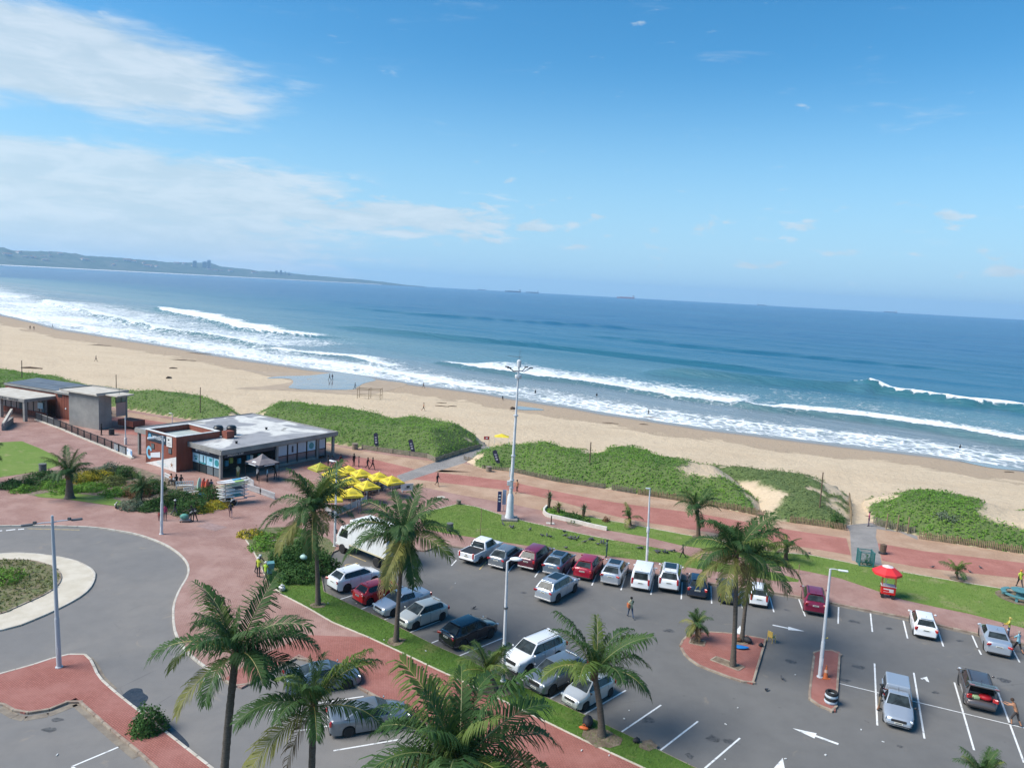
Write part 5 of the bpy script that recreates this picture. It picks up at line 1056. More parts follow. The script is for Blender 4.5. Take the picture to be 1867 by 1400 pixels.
def car(kind, paint_, pos, yaw, label, name='parked_car', cat='car', grp='vehicles in the car park', roof=None, rim=None, rails=None, sunroof=False, plate_back=True, trim=None, boot_open=False, spoiler=False, tonneau=False, canopy=False, lamps='corner', gl=None, scale=1., steer=0., cladding=False):
    S = SPEC[kind]; L, W, H = S['L'], S['W'], S['H']; X = lambda f: L/2-f*L
    gl = gl or M_GLASS; roofm = roof or paint_; rim = rim or M_RIM; trim = trim or M_PLAST
    root = thing(name, label, cat, (pos.x, pos.y, 0), yaw, grp); root.scale = (scale,)*3
    ax = (L/2-S['fo'], L/2-S['fo']-S['wb']); r = S['r']; ra = r*1.17; sill = S['sill']
    tailflat = kind in ('pickup', 'bakkie')
    # --- lower body, lofted along its length
    deck = [(L/2, S['hf']-.30), (L/2-.03, S['hf']-.14), (L/2-.14, S['hf']-.03), (L/2-.32, S['hf']+.02), (X(S['cx']), S['cowl']), (X(S['cx'])-.05, S['belt'])]
    if kind == 'sedan': deck += [(X(S['gb'])+.12, S['belt']+.03), (X(S['gb'])-.05, S['tail']), (-L/2+.12, S['tail']-.01), (-L/2+.02, S['tail']-.12), (-L/2, S['tail']-.32)]
    elif tailflat: deck += [(X(S['gb']), S['belt']), (X(S['gb'])-.06, S['sill']+.32), (-L/2+.04, S['sill']+.32), (-L/2, S['sill']+.28)]
    elif boot_open: deck += [(X(S['rr'])+.15, S['belt']), (X(S['rr'])+.08, .74), (-L/2+.1, .73), (-L/2, .60)]
    else: deck += [(X(S['gb'])+.1, S['belt']+.01), (-L/2+.12, S['tail']), (-L/2+.03, S['tail']-.10), (-L/2, S['tail']-.34)]
    dx = np.array([d[0] for d in deck[::-1]]); dz = np.array([d[1] for d in deck[::-1]])
    xs_ = set(np.linspace(-L/2, L/2, 19).tolist()) | {L/2-.03, L/2-.08, L/2-.14, L/2-.22, L/2-.32, L/2-.45, -L/2+.07, -L/2+.2, -L/2+.03, -L/2+.12, X(S['cx'])-.05}
    for a in ax: xs_ |= {a+ra*k for k in (-1.02, -1, -.92, -.75, -.5, -.25, 0, .25, .5, .75, .92, 1, 1.02)}
    dr = [X(f) for f in S['doors']]; seams = []
    for s_ in dict.fromkeys(dr): seams.append((s_-.011, s_+.011)); xs_ |= {s_-.011, s_+.011}
    xs_ = sorted(x for x in xs_ if -L/2 <= x <= L/2); xs_ = [x for i, x in enumerate(xs_) if i == 0 or x-xs_[i-1] > .006]
    rings = []
    for x in xs_:
        zt = float(np.interp(x, dx, dz)); ef = (L/2-x); er = (x+L/2)
        k = min(1., .70+.30*min(1, (ef/.62))**.55) if ef < .62 else 1.
        k2 = min(1., .80+.20*min(1, (er/.42))**.6) if er < .42 else 1.
        w_ = W/2*k*k2; zb = sill+(.05 if ef < .2 or er < .2 else 0)
        for a in ax:
            q = ra*ra-(x-a)**2
            if q > 0: zb = max(zb, r+math.sqrt(q))
        zb = min(zb, zt-.10); zm = max(zb+.03, min(zt-.12, (sill+zt)/2+.06)); zs = zt-.055
        half = [(w_*.955, zb), (w_, zm), (w_*.985, max(zs-.10, zm+.005)), (w_*.955, max(zs, zm+.01)), (w_*.88, zt), (w_*.45, zt+.018), (0, zt+.024)]
        rings.append([(x, -y, z) for y, z in half]+[(x, y, z) for y, z in half[-2::-1]])
    nr = len(rings[0]); V = [p for rg in rings for p in rg]; body_f, gap_f = [], []; door_f = {}
    for i in range(len(rings)-1):
        xm = (xs_[i]+xs_[i+1])/2; isgap = any(a-.002 <= xm <= b+.002 for a, b in seams); di = None
        for j in range(len(dr)-1):
            if dr[j+1]+.011 < xm < dr[j]-.011: di = j
        for j in range(nr-1):
            a = i*nr+j; f = (a, a+1, a+1+nr, a+nr); sidef = j in (0, 1, 2) or j in (nr-2, nr-3, nr-4); sd = 0 if j < nr/2 else 1
            if sidef and isgap: gap_f.append(f)
            elif sidef and di is not None: door_f.setdefault((sd, di), []).append(f)
            else: body_f.append(f)
    body_f.append(tuple(range(nr-1, -1, -1))); o_ = (len(rings)-1)*nr; body_f.append(tuple(range(o_, o_+nr)))
    def sub(faces, nm, m, sm=.75):
        used = sorted({i for f in faces for i in f}); mp = {v: k for k, v in enumerate(used)}
        me = bpy.data.meshes.new(nm); me.from_pydata([V[i] for i in used], [], [tuple(mp[i] for i in f) for f in faces]); me.materials.append(m)
        bm = bmesh.new(); bm.from_mesh(me); bmesh.ops.recalc_face_normals(bm, faces=bm.faces[:])
        cen = sum((f.calc_center_median() for f in bm.faces), Vector())/len(bm.faces)
        if sum((f.calc_center_median()-Vector((cen.x if nm == 'door' else f.calc_center_median().x, 0, .5))).dot(f.normal)*f.calc_area() for f in bm.faces) < 0: bmesh.ops.reverse_faces(bm, faces=bm.faces[:])
        bm.to_mesh(me); bm.free(); me.polygons.foreach_set('use_smooth', [True]*len(me.polygons)); me.set_sharp_from_angle(angle=sm); return link(nm, me, root)
    sub(body_f, 'body', paint_)
    if gap_f: sub(gap_f, 'door_gap', M_GAP)
    for (sd, di), fs_ in door_f.items():
        d_ = sub(fs_, 'door', paint_); sg = -1 if sd == 0 else 1
        MB().box((dr[di+1]+.16, sg*(W/2*1.0), S['belt']-.17), (.16, .03, .03)).build('handle', paint_ if kind != 'bakkie' else M_PLAST, d_)
    MB().box((0, 0, sill+.16), (L-.35, W*.70, .30)).box((ax[0], 0, r+.06), (ra*2.1, W*.72, .42)).box((ax[1], 0, r+.06), (ra*2.1, W*.72, .42)).build('underbody', M_UNDER, root)  # black box added to block light under the body and darken the wheel wells
    for a in ax:
        for sg in (1, -1): wheel(root, a, sg*(W/2-.13), r, .21, rim)
    # --- greenhouse
    tb = .27 if kind not in ('van',) else .12
    wl, wr = W/2-.045, W/2-tb; zb = S['belt']; zr = H-.02
    if boot_open: rb_x, rb_z = X(S['gb']), .76
    else: rb_x, rb_z = X(S['gb']), (S['tail'] if kind == 'sedan' else zb)-.01
    cxx = X(S['cx'])+.02; A = [Vector((cxx, wl*.93, S['cowl']-.015)), Vector((X(S['rf']), wr*.96, zr)), Vector((X(S['rr']), wr*.95, zr-.05)), Vector((rb_x, wl*.95, rb_z))]
    mid_ = [Vector((A[1].x-.05, wl, zb-.01)), Vector((A[2].x, wl*.985, (zb if not boot_open else zb)-.01))]
    fl = lambda v: Vector((v.x, -v.y, v.z))
    ring_ = [A[0], A[1], A[2], A[3]]
    hv = [A[0], A[1], A[2], A[3], mid_[1], mid_[0]]; hv = hv+[fl(v) for v in hv]
    hf_ = [(0, 5, 1), (5, 4, 2, 1), (4, 3, 2)]; hf_ = hf_+[tuple(i+6 for i in f[::-1]) for f in hf_]+[(0, 1, 7, 6), (1, 2, 8, 7)]
    if not boot_open: hf_ += [(2, 3, 9, 8)]
    me = bpy.data.meshes.new('cabin'); me.from_pydata([tuple(v) for v in hv], [], hf_); bm = bmesh.new(); bm.from_mesh(me)
    bmesh.ops.recalc_face_normals(bm, faces=bm.faces[:])
    if sum(f.normal.z*f.calc_area() for f in bm.faces) < 0: bmesh.ops.reverse_faces(bm, faces=bm.faces[:])
    ed = [e for e in bm.edges if len(e.link_faces) == 2 and e.calc_face_angle(0) > .3]
    bmesh.ops.bevel(bm, geom=ed, offset=.055, segments=3, affect='EDGES', profile=.5, clamp_overlap=True)
    bm.to_mesh(me); bm.free(); me.materials.append(roofm); me.polygons.foreach_set('use_smooth', [True]*len(me.polygons)); me.set_sharp_from_angle(angle=.6); cab = link('cabin', me, root)
    def pane(nm, a, b, c, d, u0, u1, v0, v1, m=gl, off=.006, rnd=.0):
        """quad patch inset on the face a-b (bottom) d-c (top)"""
        n = (b-a).cross(d-a).normalized(); fp = n.z < 0; n = -n if fp else n; g = lambda u, v: a.lerp(b, u).lerp(d.lerp(c, u), v)+n*off
        q = [g(u0, v0), g(u1, v0), g(u1, v1), g(u0, v1)]; q = q[::-1] if fp else q
        return MB().quad(*q).build(nm, m, root)
    pane('windscreen', A[0], fl(A[0]), fl(A[1]), A[1], .045, .955, .03, .93, M_GLASSW)
    if not boot_open:
        v0 = .10 if kind != 'van' else .10
        pane('rear_window', fl(A[3]), A[3], A[2], fl(A[2]), .075 if kind != 'van' else .12, .925 if kind != 'van' else .88, .12 if kind == 'sedan' else .06, .84, M_GLASSW)
        if kind not in ('sedan',) and not tailflat: MB().box((A[2].x-.04, 0, zr+.005), (.16, wr*1.55, .03)).build('roof_spoiler', roofm, root, bevel=.01)
    # side windows: between sloping front pillar, roof line and rear pillar
    zt = lambda x, v: None
    def side_pt(x, v, sg):
        z0 = zb+.03; yb = wl*.985
        if x > A[1].x: f = (A[0].x-x)/(A[0].x-A[1].x); top = Vector((x, A[0].y+(A[1].y-A[0].y)*f, A[0].z+(A[1].z-A[0].z)*f))
        elif x < A[2].x: f = (x-A[3].x)/(A[2].x-A[3].x); top = Vector((x, A[3].y+(A[2].y-A[3].y)*f, A[3].z+(A[2].z-A[3].z)*f))
        else: f = (x-A[2].x)/(A[1].x-A[2].x); top = A[2].lerp(A[1], f)
        bot = Vector((x, yb if x <= A[1].x else yb+(A[0].y-yb)*max(0, (x-A[1].x)/(A[0].x-A[1].x))*.9, z0 if not (x < A[2].x and boot_open) else z0))
        p = bot.lerp(top, v); p.y = (p.y+.010)*sg if sg > 0 else -(p.y+.010); return p
    wx = [A[0].x-.20]+[d for d in dr[1:-1]]+[max(dr[-1], A[2].x+.05)]
    if kind in ('suv', 'bigsuv', 'hatch', 'hatch3', 'van'): wx += [A[2].x-(A[2].x-A[3].x)*.25]
    if kind == 'van': wx = wx[:2]
    if kind == 'bakkie': wx = [A[0].x-.2, A[2].x+.04]
    for sg in (1, -1):
        cols = sorted({wx[0]+(wx[-1]-wx[0])*i/10 for i in range(11)} | {A[1].x}, reverse=True); vs_ = []
        for x in cols: vs_ += [side_pt(x, .0, sg)-Vector((0, .004*sg, 0)), side_pt(x, .87, sg)-Vector((0, .004*sg, 0))]
        MB().add(vs_, [((2*i, 2*i+2, 2*i+3, 2*i+1) if sg > 0 else (2*i+1, 2*i+3, 2*i+2, 2*i)) for i in range(len(cols)-1)]).build('window_surround', M_PLAST, root)
        for a, b in zip(wx, wx[1:]):
            if a-b < .12: continue
            g_ = .028; a2, b2 = a-g_, b+g_; cols = [a2+(b2-a2)*i/4 for i in range(5)]
            if a2 > A[1].x > b2: cols = sorted(set(cols+[A[1].x]), reverse=True)
            vs_ = []; fs_ = []
            for x in cols: vs_ += [side_pt(x, .02, sg), side_pt(x, .84, sg)]
            for i in range(len(cols)-1): q = (2*i, 2*i+2, 2*i+3, 2*i+1); fs_.append(q if sg < 0 else q[::-1])
            MB().add(vs_, [f[::-1] for f in fs_]).build('side_window', gl, root)
        MB().ball((cxx-.10, sg*(W/2+.09), S['belt']+.06), .10, 8, 5, (.55, 1.0, .75)).build('wing_mirror', paint_ if kind not in ('bakkie', 'hatch3') else M_PLAST, root, smooth=3)
    # --- front and rear fittings
    hz_ = S['hf']-.10
    for sg in (1, -1):
        R_ = Matrix.Rotation(-sg*.62, 3, 'Z')
        MB().box((L/2-.20, sg*(W/2-.27), hz_+.01), (.10, .46, .14), mtx=R_).build('headlight', M_HEAD, root, bevel=.03)
        tz = (S['tail']-.17); R2 = Matrix.Rotation(sg*.45, 3, 'Z')
        if lamps == 'tall': MB().box((-L/2+.07, sg*(W/2-.20), tz+.02), (.16, .17, .52)).build('tail_light', M_TAIL, root, bevel=.03)
        elif lamps == 'wide': MB().box((-L/2+.045, sg*(W/2-.29), tz), (.11, .50, .17), mtx=R2).build('tail_light', M_TAIL, root, bevel=.03)
        else: MB().box((-L/2+.065, sg*(W/2-.20), tz-.02), (.14, .34, .27), mtx=R2).build('tail_light', M_TAIL, root, bevel=.04)
        if kind in ('suv', 'bigsuv'): MB().box((L/2-.08, sg*(W/2-.36), sill+.22), (.06, .24, .10)).build('fog_light', M_PLAST, root, bevel=.02)
    MB().box((L/2-.035, 0, hz_-.06), (.07, W*.50, .16 if kind in ('hatch', 'hatch3', 'sedan', 'bakkie', 'van') else .26)).build('grille', M_PLAST, root, bevel=.02)
    MB().box((L/2-.06, 0, sill+.10), (.12, W*.76, .13)).build('front_bumper_trim', M_PLAST, root, bevel=.03)
    MB().box((-L/2+.05, 0, sill+.09), (.12, W*.84, .15)).build('rear_bumper_trim', trim, root, bevel=.03)
    if not boot_open: 
        pz = S['tail']-.26 if kind not in ('bakkie',) else .5
        pb = MB().box((-L/2-.012, 0, pz), (.02, .46, .11)).build('rear_number_plate', M_PLATE, root)
        MB().box((-L/2-.024, 0, pz), (.004, .36, .05)).build('plate_print', M_PLATET, pb)
    pb = MB().box((L/2+.012, 0, sill+.24), (.02, .46, .11)).build('front_number_plate', M_PLATE, root); MB().box((L/2+.024, 0, sill+.24), (.004, .36, .05)).build('plate_print', M_PLATET, pb)
    if cladding:
        for sg in (1, -1): MB().box(((ax[0]+ax[1])/2, sg*(W/2-.012), sill+.08), (S['wb']-2*ra, .05, .15)).build('sill_trim', M_PLAST, root, bevel=.015)
    if rails:
        for sg in (1, -1): MB().tube([(A[1].x-.1, sg*(wr*.86), zr+.0), (A[1].x-.25, sg*wr*.86, zr+.05), (A[2].x+.2, sg*wr*.86, zr+.05), (A[2].x+.08, sg*wr*.86, zr)], .02, 6).build('roof_rail', rails, root)
    if sunroof: pane('sunroof', Vector((A[2].x, -wr, zr)), Vector((A[1].x, -wr*.98, zr)), Vector((A[1].x, wr*.98, zr)), Vector((A[2].x, wr, zr)), .34, .94, .13, .87, off=.013)
    MB().tube([(A[2].x+.25, 0, zr), (A[2].x+.05, 0, zr+.16)], .012, 5).build('aerial', M_PLAST, root)
    MB().tube([(cxx+.0, -wl*.5, S['cowl']+.02), (cxx-.35, -wl*.05, S['cowl']+.27)], .012, 4).build('wiper', M_PLAST, root)
    if kind not in ('sedan', 'pickup', 'bakkie') and not boot_open: MB().tube([(A[3].x-.03, .05, A[3].z+.05), (A[3].x+.06, -.30, A[3].z+.15)], .012, 4).build('wiper', M_PLAST, root)
    if tailflat and not canopy:
        z0, z1 = sill+.25, S['belt']-.02; x0, x1 = -L/2+.02, X(S['gb'])-.02; xm = (x0+x1)/2
        for sg in (1, -1): MB().box((xm, sg*(W/2-.05), (z0+.1+z1)/2), (x1-x0, .09, z1-z0-.1)).build('bed_side', paint_, root, bevel=.02)
        tg = MB().box((x0+.03, 0, (z0+z1)/2), (.07, W-.22, z1-z0)).build('tailgate', paint_, root, bevel=.02); MB().box((x0-.012, 0, z1-.16), (.02, .2, .06)).build('handle', M_PLAST, tg)
        MB().box((xm, 0, z1-.02), (x1-x0-.12, W-.24, .05)).build('tonneau_cover', M_PLAST, root, bevel=.01)
        MB().tube([(x1+.02, -wr, z1), (x1-.25, -wr*.9, z1+.5), (x1-.25, wr*.9, z1+.5), (x1+.02, wr, z1)], .035, 6).build('sports_bar', M_PLAST, root)
    if canopy:
        x0, x1 = -L/2+.03, X(S['gb'])-.01; z0 = sill+.28; z1 = H+.13
        MB().box(((x0+x1)/2, 0, (z0+S['belt'])/2), (x1-x0, W-.02, S['belt']-z0)).build('load_bed', paint_, root, bevel=.04, seg=2)
        m = MB(); y0, y1 = W/2-.06, W/2-.18; m.add([(x0, -y0, S['belt']+.003), (x1, -y0, S['belt']+.003), (x1, y0, S['belt']+.003), (x0, y0, S['belt']+.003), (x0+.25, -y1, z1), (x1-.06, -y1, z1), (x1-.06, y1, z1), (x0+.25, y1, z1)], [(3, 2, 1, 0), (4, 5, 6, 7), (0, 1, 5, 4), (1, 2, 6, 5), (2, 3, 7, 6), (3, 0, 4, 7)])
        cp = m.build('canopy', paint_, root, bevel=.06, seg=3)
        for sg in (1, -1): MB().quad(Vector((x0+.35, sg*(y0-.005), S['belt']+.12)), Vector((x1-.15, sg*(y0-.005), S['belt']+.12)), Vector((x1-.22, sg*(y1+.04), z1-.14)), Vector((x0+.42, sg*(y1+.04), z1-.14))).build('canopy_window', gl, cp)
    if boot_open:
        inner = MB(); inner.quad(Vector((A[2].x-.02, -wr+.04, zr-.1)), Vector((A[2].x-.02, wr-.04, zr-.1)), Vector((X(S['rr'])+.12, wl-.05, .78)), Vector((X(S['rr'])+.12, -wl+.05, .78))); inner.build('boot_cavity_pane', M_UNDER, root)  # near-black pane stands in for the shade inside the open boot
        up = Vector((-.86, 0, .16)).normalized(); hp_ = Vector((A[2].x-.02, 0, zr-.02)); tg = MB(); n_ = Vector((up.z, 0, -up.x)); 
        c_ = hp_+up*.52; tg.box(c_, (1.0, W-.20, .07), mtx=Matrix((up, Vector((0, 1, 0)), n_)).transposed()); T_ = tg.build('tailgate', paint_, root, bevel=.02)
        MB().box(hp_+up*.40+n_*.04, (.48, W-.55, .012), mtx=Matrix((up, Vector((0, 1, 0)), n_)).transposed()).build('tailgate_window', gl, T_)
        for sg in (1, -1): MB().box(hp_+up*.93+n_*.035+Vector((0, sg*(W/2-.25), 0)), (.14, .26, .03), mtx=Matrix((up, Vector((0, 1, 0)), n_)).transposed()).build('tail_light', M_TAIL, T_)
        for sg in (1, -1): MB().tube([(A[2].x-.05, sg*(wr-.03), zr-.25), hp_+up*.45+Vector((0, sg*(wr-.05), -.04))], .014, 5).build('gas_strut', M_PLAST, root)
    return root
PW = paintm('white_paint', (.78, .79, .80)); PSIL = paintm('silver_paint', (.44, .48, .53), .45, .32); PSIL2 = paintm('pale_silver_paint', (.52, .53, .52), .4, .34); PGRY = paintm('grey_paint', (.20, .225, .25), .45, .3); PDGR = paintm('dark_grey_paint', (.10, .10, .105), .5, .3); PBLK = paintm('black_paint', (.010, .012, .018), 0, .12)
PRED = paintm('red_paint', (.68, .016, .022)); PDRED = paintm('dark_red_paint', (.33, .010, .03), .1); PMAR = paintm('maroon_paint', (.085, .012, .025), .1); PPUR = paintm('burgundy_paint', (.20, .010, .04), .15); PNAVY = paintm('navy_paint', (.018, .03, .055), .2, .2); PBLUE = paintm('blue_grey_paint', (.16, .215, .275), .45, .3); PBRN = paintm('brown_grey_paint', (.13, .11, .105), .5, .32); PBEI = paintm('champagne_paint', (.50, .50, .46), .3, .34)
def head(a, b): d = site(*b)-site(*a); return math.atan2(d.y, d.x)
def from_rear(kind, px, py, yaw): p = site(px, py, .22); return p+Vector((math.cos(yaw), math.sin(yaw), 0))*(SPEC[kind]['L']/2)
def from_front(kind, px, py, yaw): p = site(px, py, .22); return p-Vector((math.cos(yaw), math.sin(yaw), 0))*(SPEC[kind]['L']/2)
R = math.radians
ROWA = [('pickup', PW, 849, 1026, 60, 'white double cab pickup with black tonneau cover at the left end of the row', dict(roof=PW, lamps='tall', rim=M_RIM)),
 ('suv', PGRY, 903, 1034.5, 62, 'grey crossover between the white pickup and the maroon four by four', dict(lamps='wide', rails=None, trim=M_SILVERTRIM)),
 ('bigsuv', PMAR, 957.5, 1038, 64, 'maroon boxy four by four with silver rear bumper', dict(roof=PPUR, lamps='corner', trim=M_SILVERTRIM)),
 ('suv', PBLUE, 1003.6, 1047.5, 66, 'blue grey crossover with dark glass roof between maroon and red cars', dict(sunroof=True, lamps='wide', trim=M_SILVERTRIM)),
 ('suv', PDRED, 1060, 1055, 68, 'bright dark red compact crossover in the beachside row', dict(lamps='corner', cladding=True)),
 ('suv', PSIL, 1110.7, 1065, 70, 'silver crossover with dark roof panel left of the white van', dict(sunroof=True, lamps='wide', trim=M_SILVERTRIM)),
 ('van', PW, 1166.4, 1074.5, 73, 'white panel van with black rear window below the thin lamp post', dict(lamps='tall')),
 ('bigsuv', PW, 1218, 1078, 75, 'white estate car with large blue sunroof and silver roof rails', dict(sunroof=True, lamps='tall', rails=M_CHROME)),
 ('hatch', PNAVY, 1270.7, 1088, 76, 'navy hatchback left of the palm trunks in the beachside row', dict(lamps='corner')),
 ('hatch', PNAVY, 1328.6, 1099, 77, 'dark blue hatchback half hidden by the palm trunks', dict(lamps='wide')),
 ('hatch3', PW, 1383, 1104, 75, 'small white hatchback right of the palm trunks', dict(lamps='tall')),
 ('suv', PPUR, 1486, 1119, 72, 'burgundy crossover parked alone behind the island lamp post', dict(lamps='wide', rails=M_PLAST)),
 ('hatch', PW, 1687.7, 1162, 68, 'white hatchback parked alone below the lawn at the right', dict(lamps='corner')),
 ('sedan', PSIL, 1820.6, 1193.5, 65, 'silver saloon at the far right of the beachside row', dict(lamps='wide'))]
for kd, pt, x, y, yw, lab, kw in ROWA: car(kd, pt, from_rear(kd, x, y, R(yw)), R(yw), lab, **kw)
yw = head((1015, 1103), (1047.5, 1083.5)); car('bigsuv', PSIL, from_rear('bigsuv', 988, 1096, yw), yw, 'silver four by four driving across the middle of the car park', 'moving_car', sunroof=True, lamps='wide', rails=M_CHROME, trim=M_SILVERTRIM, scale=.98)
YB = head((834, 1196.5), (916, 1163))
car('suv', PW, from_rear('suv', 605, 1074, YB), YB, 'white crossover next to the hedge at the top of the left row', lamps='wide')
car('hatch', PRED, from_rear('hatch', 651, 1097, YB), YB, 'bright red hatchback between the white and the silver cars', lamps='corner')
car('sedan', PSIL, from_front('sedan', 688.6, 1118, YB+PI), YB+PI, 'light silver blue saloon nosed in between red hatchback and palm trunk')
car('hatch', PBEI, from_front('hatch', 731, 1141, YB+PI), YB+PI, 'champagne hatchback behind the thin palm trunk')
car('suv', PBLK, from_rear('suv', 812, 1177, YB), YB, 'glossy black crossover alone in the middle of the left row', lamps='wide', rim=M_RIMD, cladding=True)
YC = head((1062, 1303.5), (1141, 1258))
car('bigsuv', PW, from_front('bigsuv', 929, 1224, YC+PI), YC+PI, 'big white four by four parked behind the lawn strip lamp post', rails=M_PLAST)
car('suv', PGRY, from_front('suv', 972, 1260, YC+PI), YC+PI, 'grey crossover with black grille next to the big white four by four', cladding=True)
car('hatch3', PSIL2, from_front('hatch3', 1037, 1287, YC+PI), YC+PI, 'small silver hatchback partly behind the short leaning palm')
YD = head((491, 1295), (663, 1269))
p = site(588, 1250); car('sedan', PBLUE, p, YD, 'pale blue car mostly hidden by the smaller foreground palm', grp='cars in the roadside bays', lamps='wide')
p = site(672, 1322); car('sedan', PGRY, p, YD, 'dark silver saloon in the roadside bay at the bottom', grp='cars in the roadside bays', lamps='corner')
YE = head((1599.5, 1322), (1594.5, 1209))*.5+head((1685.5, 1346), (1666, 1226))*.5
car('bakkie', PSIL, from_front('bakkie', 1637.5, 1326, YE+PI), YE+PI, 'silver half ton pickup with canopy, nose towards the viewer', 'parked_car', 'pickup', canopy=True)
YF = head((1776, 1367), (1740, 1243.5))*.5+head((1867, 1390), (1820, 1262))*.5
B28 = from_rear('suv', 1789, 1294, YF); car('suv', PBRN, B28, YF, 'dark brown grey crossover with its tailgate raised', boot_open=True, rails=M_PLAST)
# red bodyboard bag and a bag in the open boot
q = B28+Vector((math.cos(YF), math.sin(YF), 0))*-1.78+Vector((math.sin(YF), -math.cos(YF), 0))*.22
tag(MB().ball((0, 0, .2), .2, 12, 7, (1.5, 2.0, .95)).build('sports_bag', mat('red_bag_cloth', (.50, .012, .02), .5), None, (q.x, q.y, .74), YF, smooth=3), 'red bag lying in the open boot of the brown grey crossover', 'bag')
q = B28+Vector((math.cos(YF), math.sin(YF), 0))*-1.85-Vector((math.sin(YF), -math.cos(YF), 0))*.3
tag(MB().box((0, 0, .09), (.3, .36, .18)).build('shopping_bag', mat('green_white_bag', (.35, .48, .25), .7), None, (q.x, q.y, .755), YF+.3, bevel=.03), 'small green and white bag in the open boot', 'bag')
# ---- box truck behind the thin palm
a, b = site(640, 1000), site(735, 1038); YT = math.atan2(a.y-b.y, a.x-b.x); tl = 6.4
c = site(690, 1012); c += Vector((math.sin(YT), -math.cos(YT), 0))*-1.0
M_TRW = mat('truck_white', (.76, .76, .74), .45, col2=(.66, .66, .63), vscale=1.4, vdet=6)
root = thing('box_truck', 'white box truck parked behind the thin palm', 'truck', (c.x, c.y, 0), YT, 'vehicles in the car park'); root.scale = (1.12,)*3
box = MB().box((-.85, 0, 2.05), (4.5, 2.15, 2.1)).build('cargo_box', M_TRW, root, bevel=.05, seg=2)
for i in range(7): 
    for sg in (1, -1): MB().box((-2.8+i*.65, sg*1.078, 2.05), (.05, .012, 1.95)).build('panel_rib', M_TRW, box)
for sg in (1, -1): MB().box((-3.108, sg*.53, 2.05), (.02, 1.0, 1.9)).build('rear_door', mat('truck_door_grey', (.50, .52, .55), .5), box)
MB().box((-.85, 0, .98), (4.5, 2.18, .07)).build('side_rail', mat('yellowed_rail', (.62, .55, .36), .6), root)
m = MB(); m.add([(1.5, -.98, .55), (3.2, -.95, .55), (3.2, .95, .55), (1.5, .98, .55), (1.5, -.98, 1.35), (3.22, -.95, 1.25), (3.22, .95, 1.25), (1.5, .98, 1.35), (1.5, -.92, 2.25), (2.75, -.86, 2.22), (2.75, .86, 2.22), (1.5, .92, 2.25)], [(0, 1, 5, 4), (1, 2, 6, 5), (2, 3, 7, 6), (3, 0, 4, 7), (4, 5, 9, 8), (5, 6, 10, 9), (6, 7, 11, 10), (7, 4, 8, 11), (8, 9, 10, 11), (3, 2, 1, 0)])
cb = m.build('cab', M_TRW, root, bevel=.06, seg=2)
MB().quad(Vector((3.205, -.82, 1.33)), Vector((3.205, .82, 1.33)), Vector((2.80, .76, 2.1)), Vector((2.80, -.76, 2.1))).build('windscreen', M_GLASS, cb)
for sg in (1, -1):
    q_ = [Vector((1.75, sg*.985, 1.42)), Vector((2.85, sg*.965, 1.38)), Vector((2.55, sg*.905, 2.08)), Vector((1.75, sg*.94, 2.08))]
    MB().quad(*(q_ if sg < 0 else q_[::-1])).build('side_window', M_GLASS, cb)
    MB().box((3.22, sg*.72, .95), (.06, .3, .18)).build('headlight', M_HEAD, cb, bevel=.02); MB().box((2.95, sg*1.12, 1.75), (.08, .1, .36)).build('wing_mirror', M_PLAST, cb)
    MB().box((-3.1, sg*.85, .8), (.06, .3, .12)).build('tail_light', M_IND, root)
MB().box((3.21, 0, .62), (.14, 1.95, .24)).build('bumper', M_TRW, root, bevel=.03); MB().box((-.4, 0, .72), (5.6, .8, .3)).build('chassis', M_UNDER, root)
for x in (2.35, -1.9):
    for sg in (1, -1): wheel(root, x, sg*.92, .40, .26, M_RIMD)
# ---- surfboard trailer
a, b = site(404, 921), site(450, 914); YS = math.atan2(b.y-a.y, b.x-a.x); c = site(425, 919)
root = thing('surfboard_trailer', 'two wheeled trailer loaded with a stack of white surfboards', 'trailer', (c.x, c.y, PZ), YS)
M_GALV = mat('galvanised_steel', (.42, .43, .44), .45, .6)
f = MB()
for sg in (1, -1): f.beam((-1.35, sg*.55, .52), (1.35, sg*.55, .52), .07, .09)
for x in (-1.3, 0, 1.3): f.beam((x, -.58, .52), (x, .58, .52), .07, .08)
f.beam((1.3, 0, .5), (2.5, 0, .45), .08, .08); f.build('frame', M_GALV, root)
for x in (-1.05, 1.05):
    for sg in (1, -1):
        MB().beam((x, sg*.52, .5), (x, sg*.52, 2.45), .06, .06).build('upright', M_GALV, root)
    for k in range(5): MB().beam((x, -.62, .72+k*.40), (x, .62, .72+k*.40), .05, .05).build('rack_bar', M_GALV, root)
for sg in (1, -1):
    wheel(root, -.25, sg*.78, .29, .18, M_RIM)
    MB().lathe((-.25, sg*.78, .30), [(.36, -.12), (.39, -.12), (.39, .12), (.36, .12)], 16, 'Y', cap=False).build('mudguard', M_TRW, root)
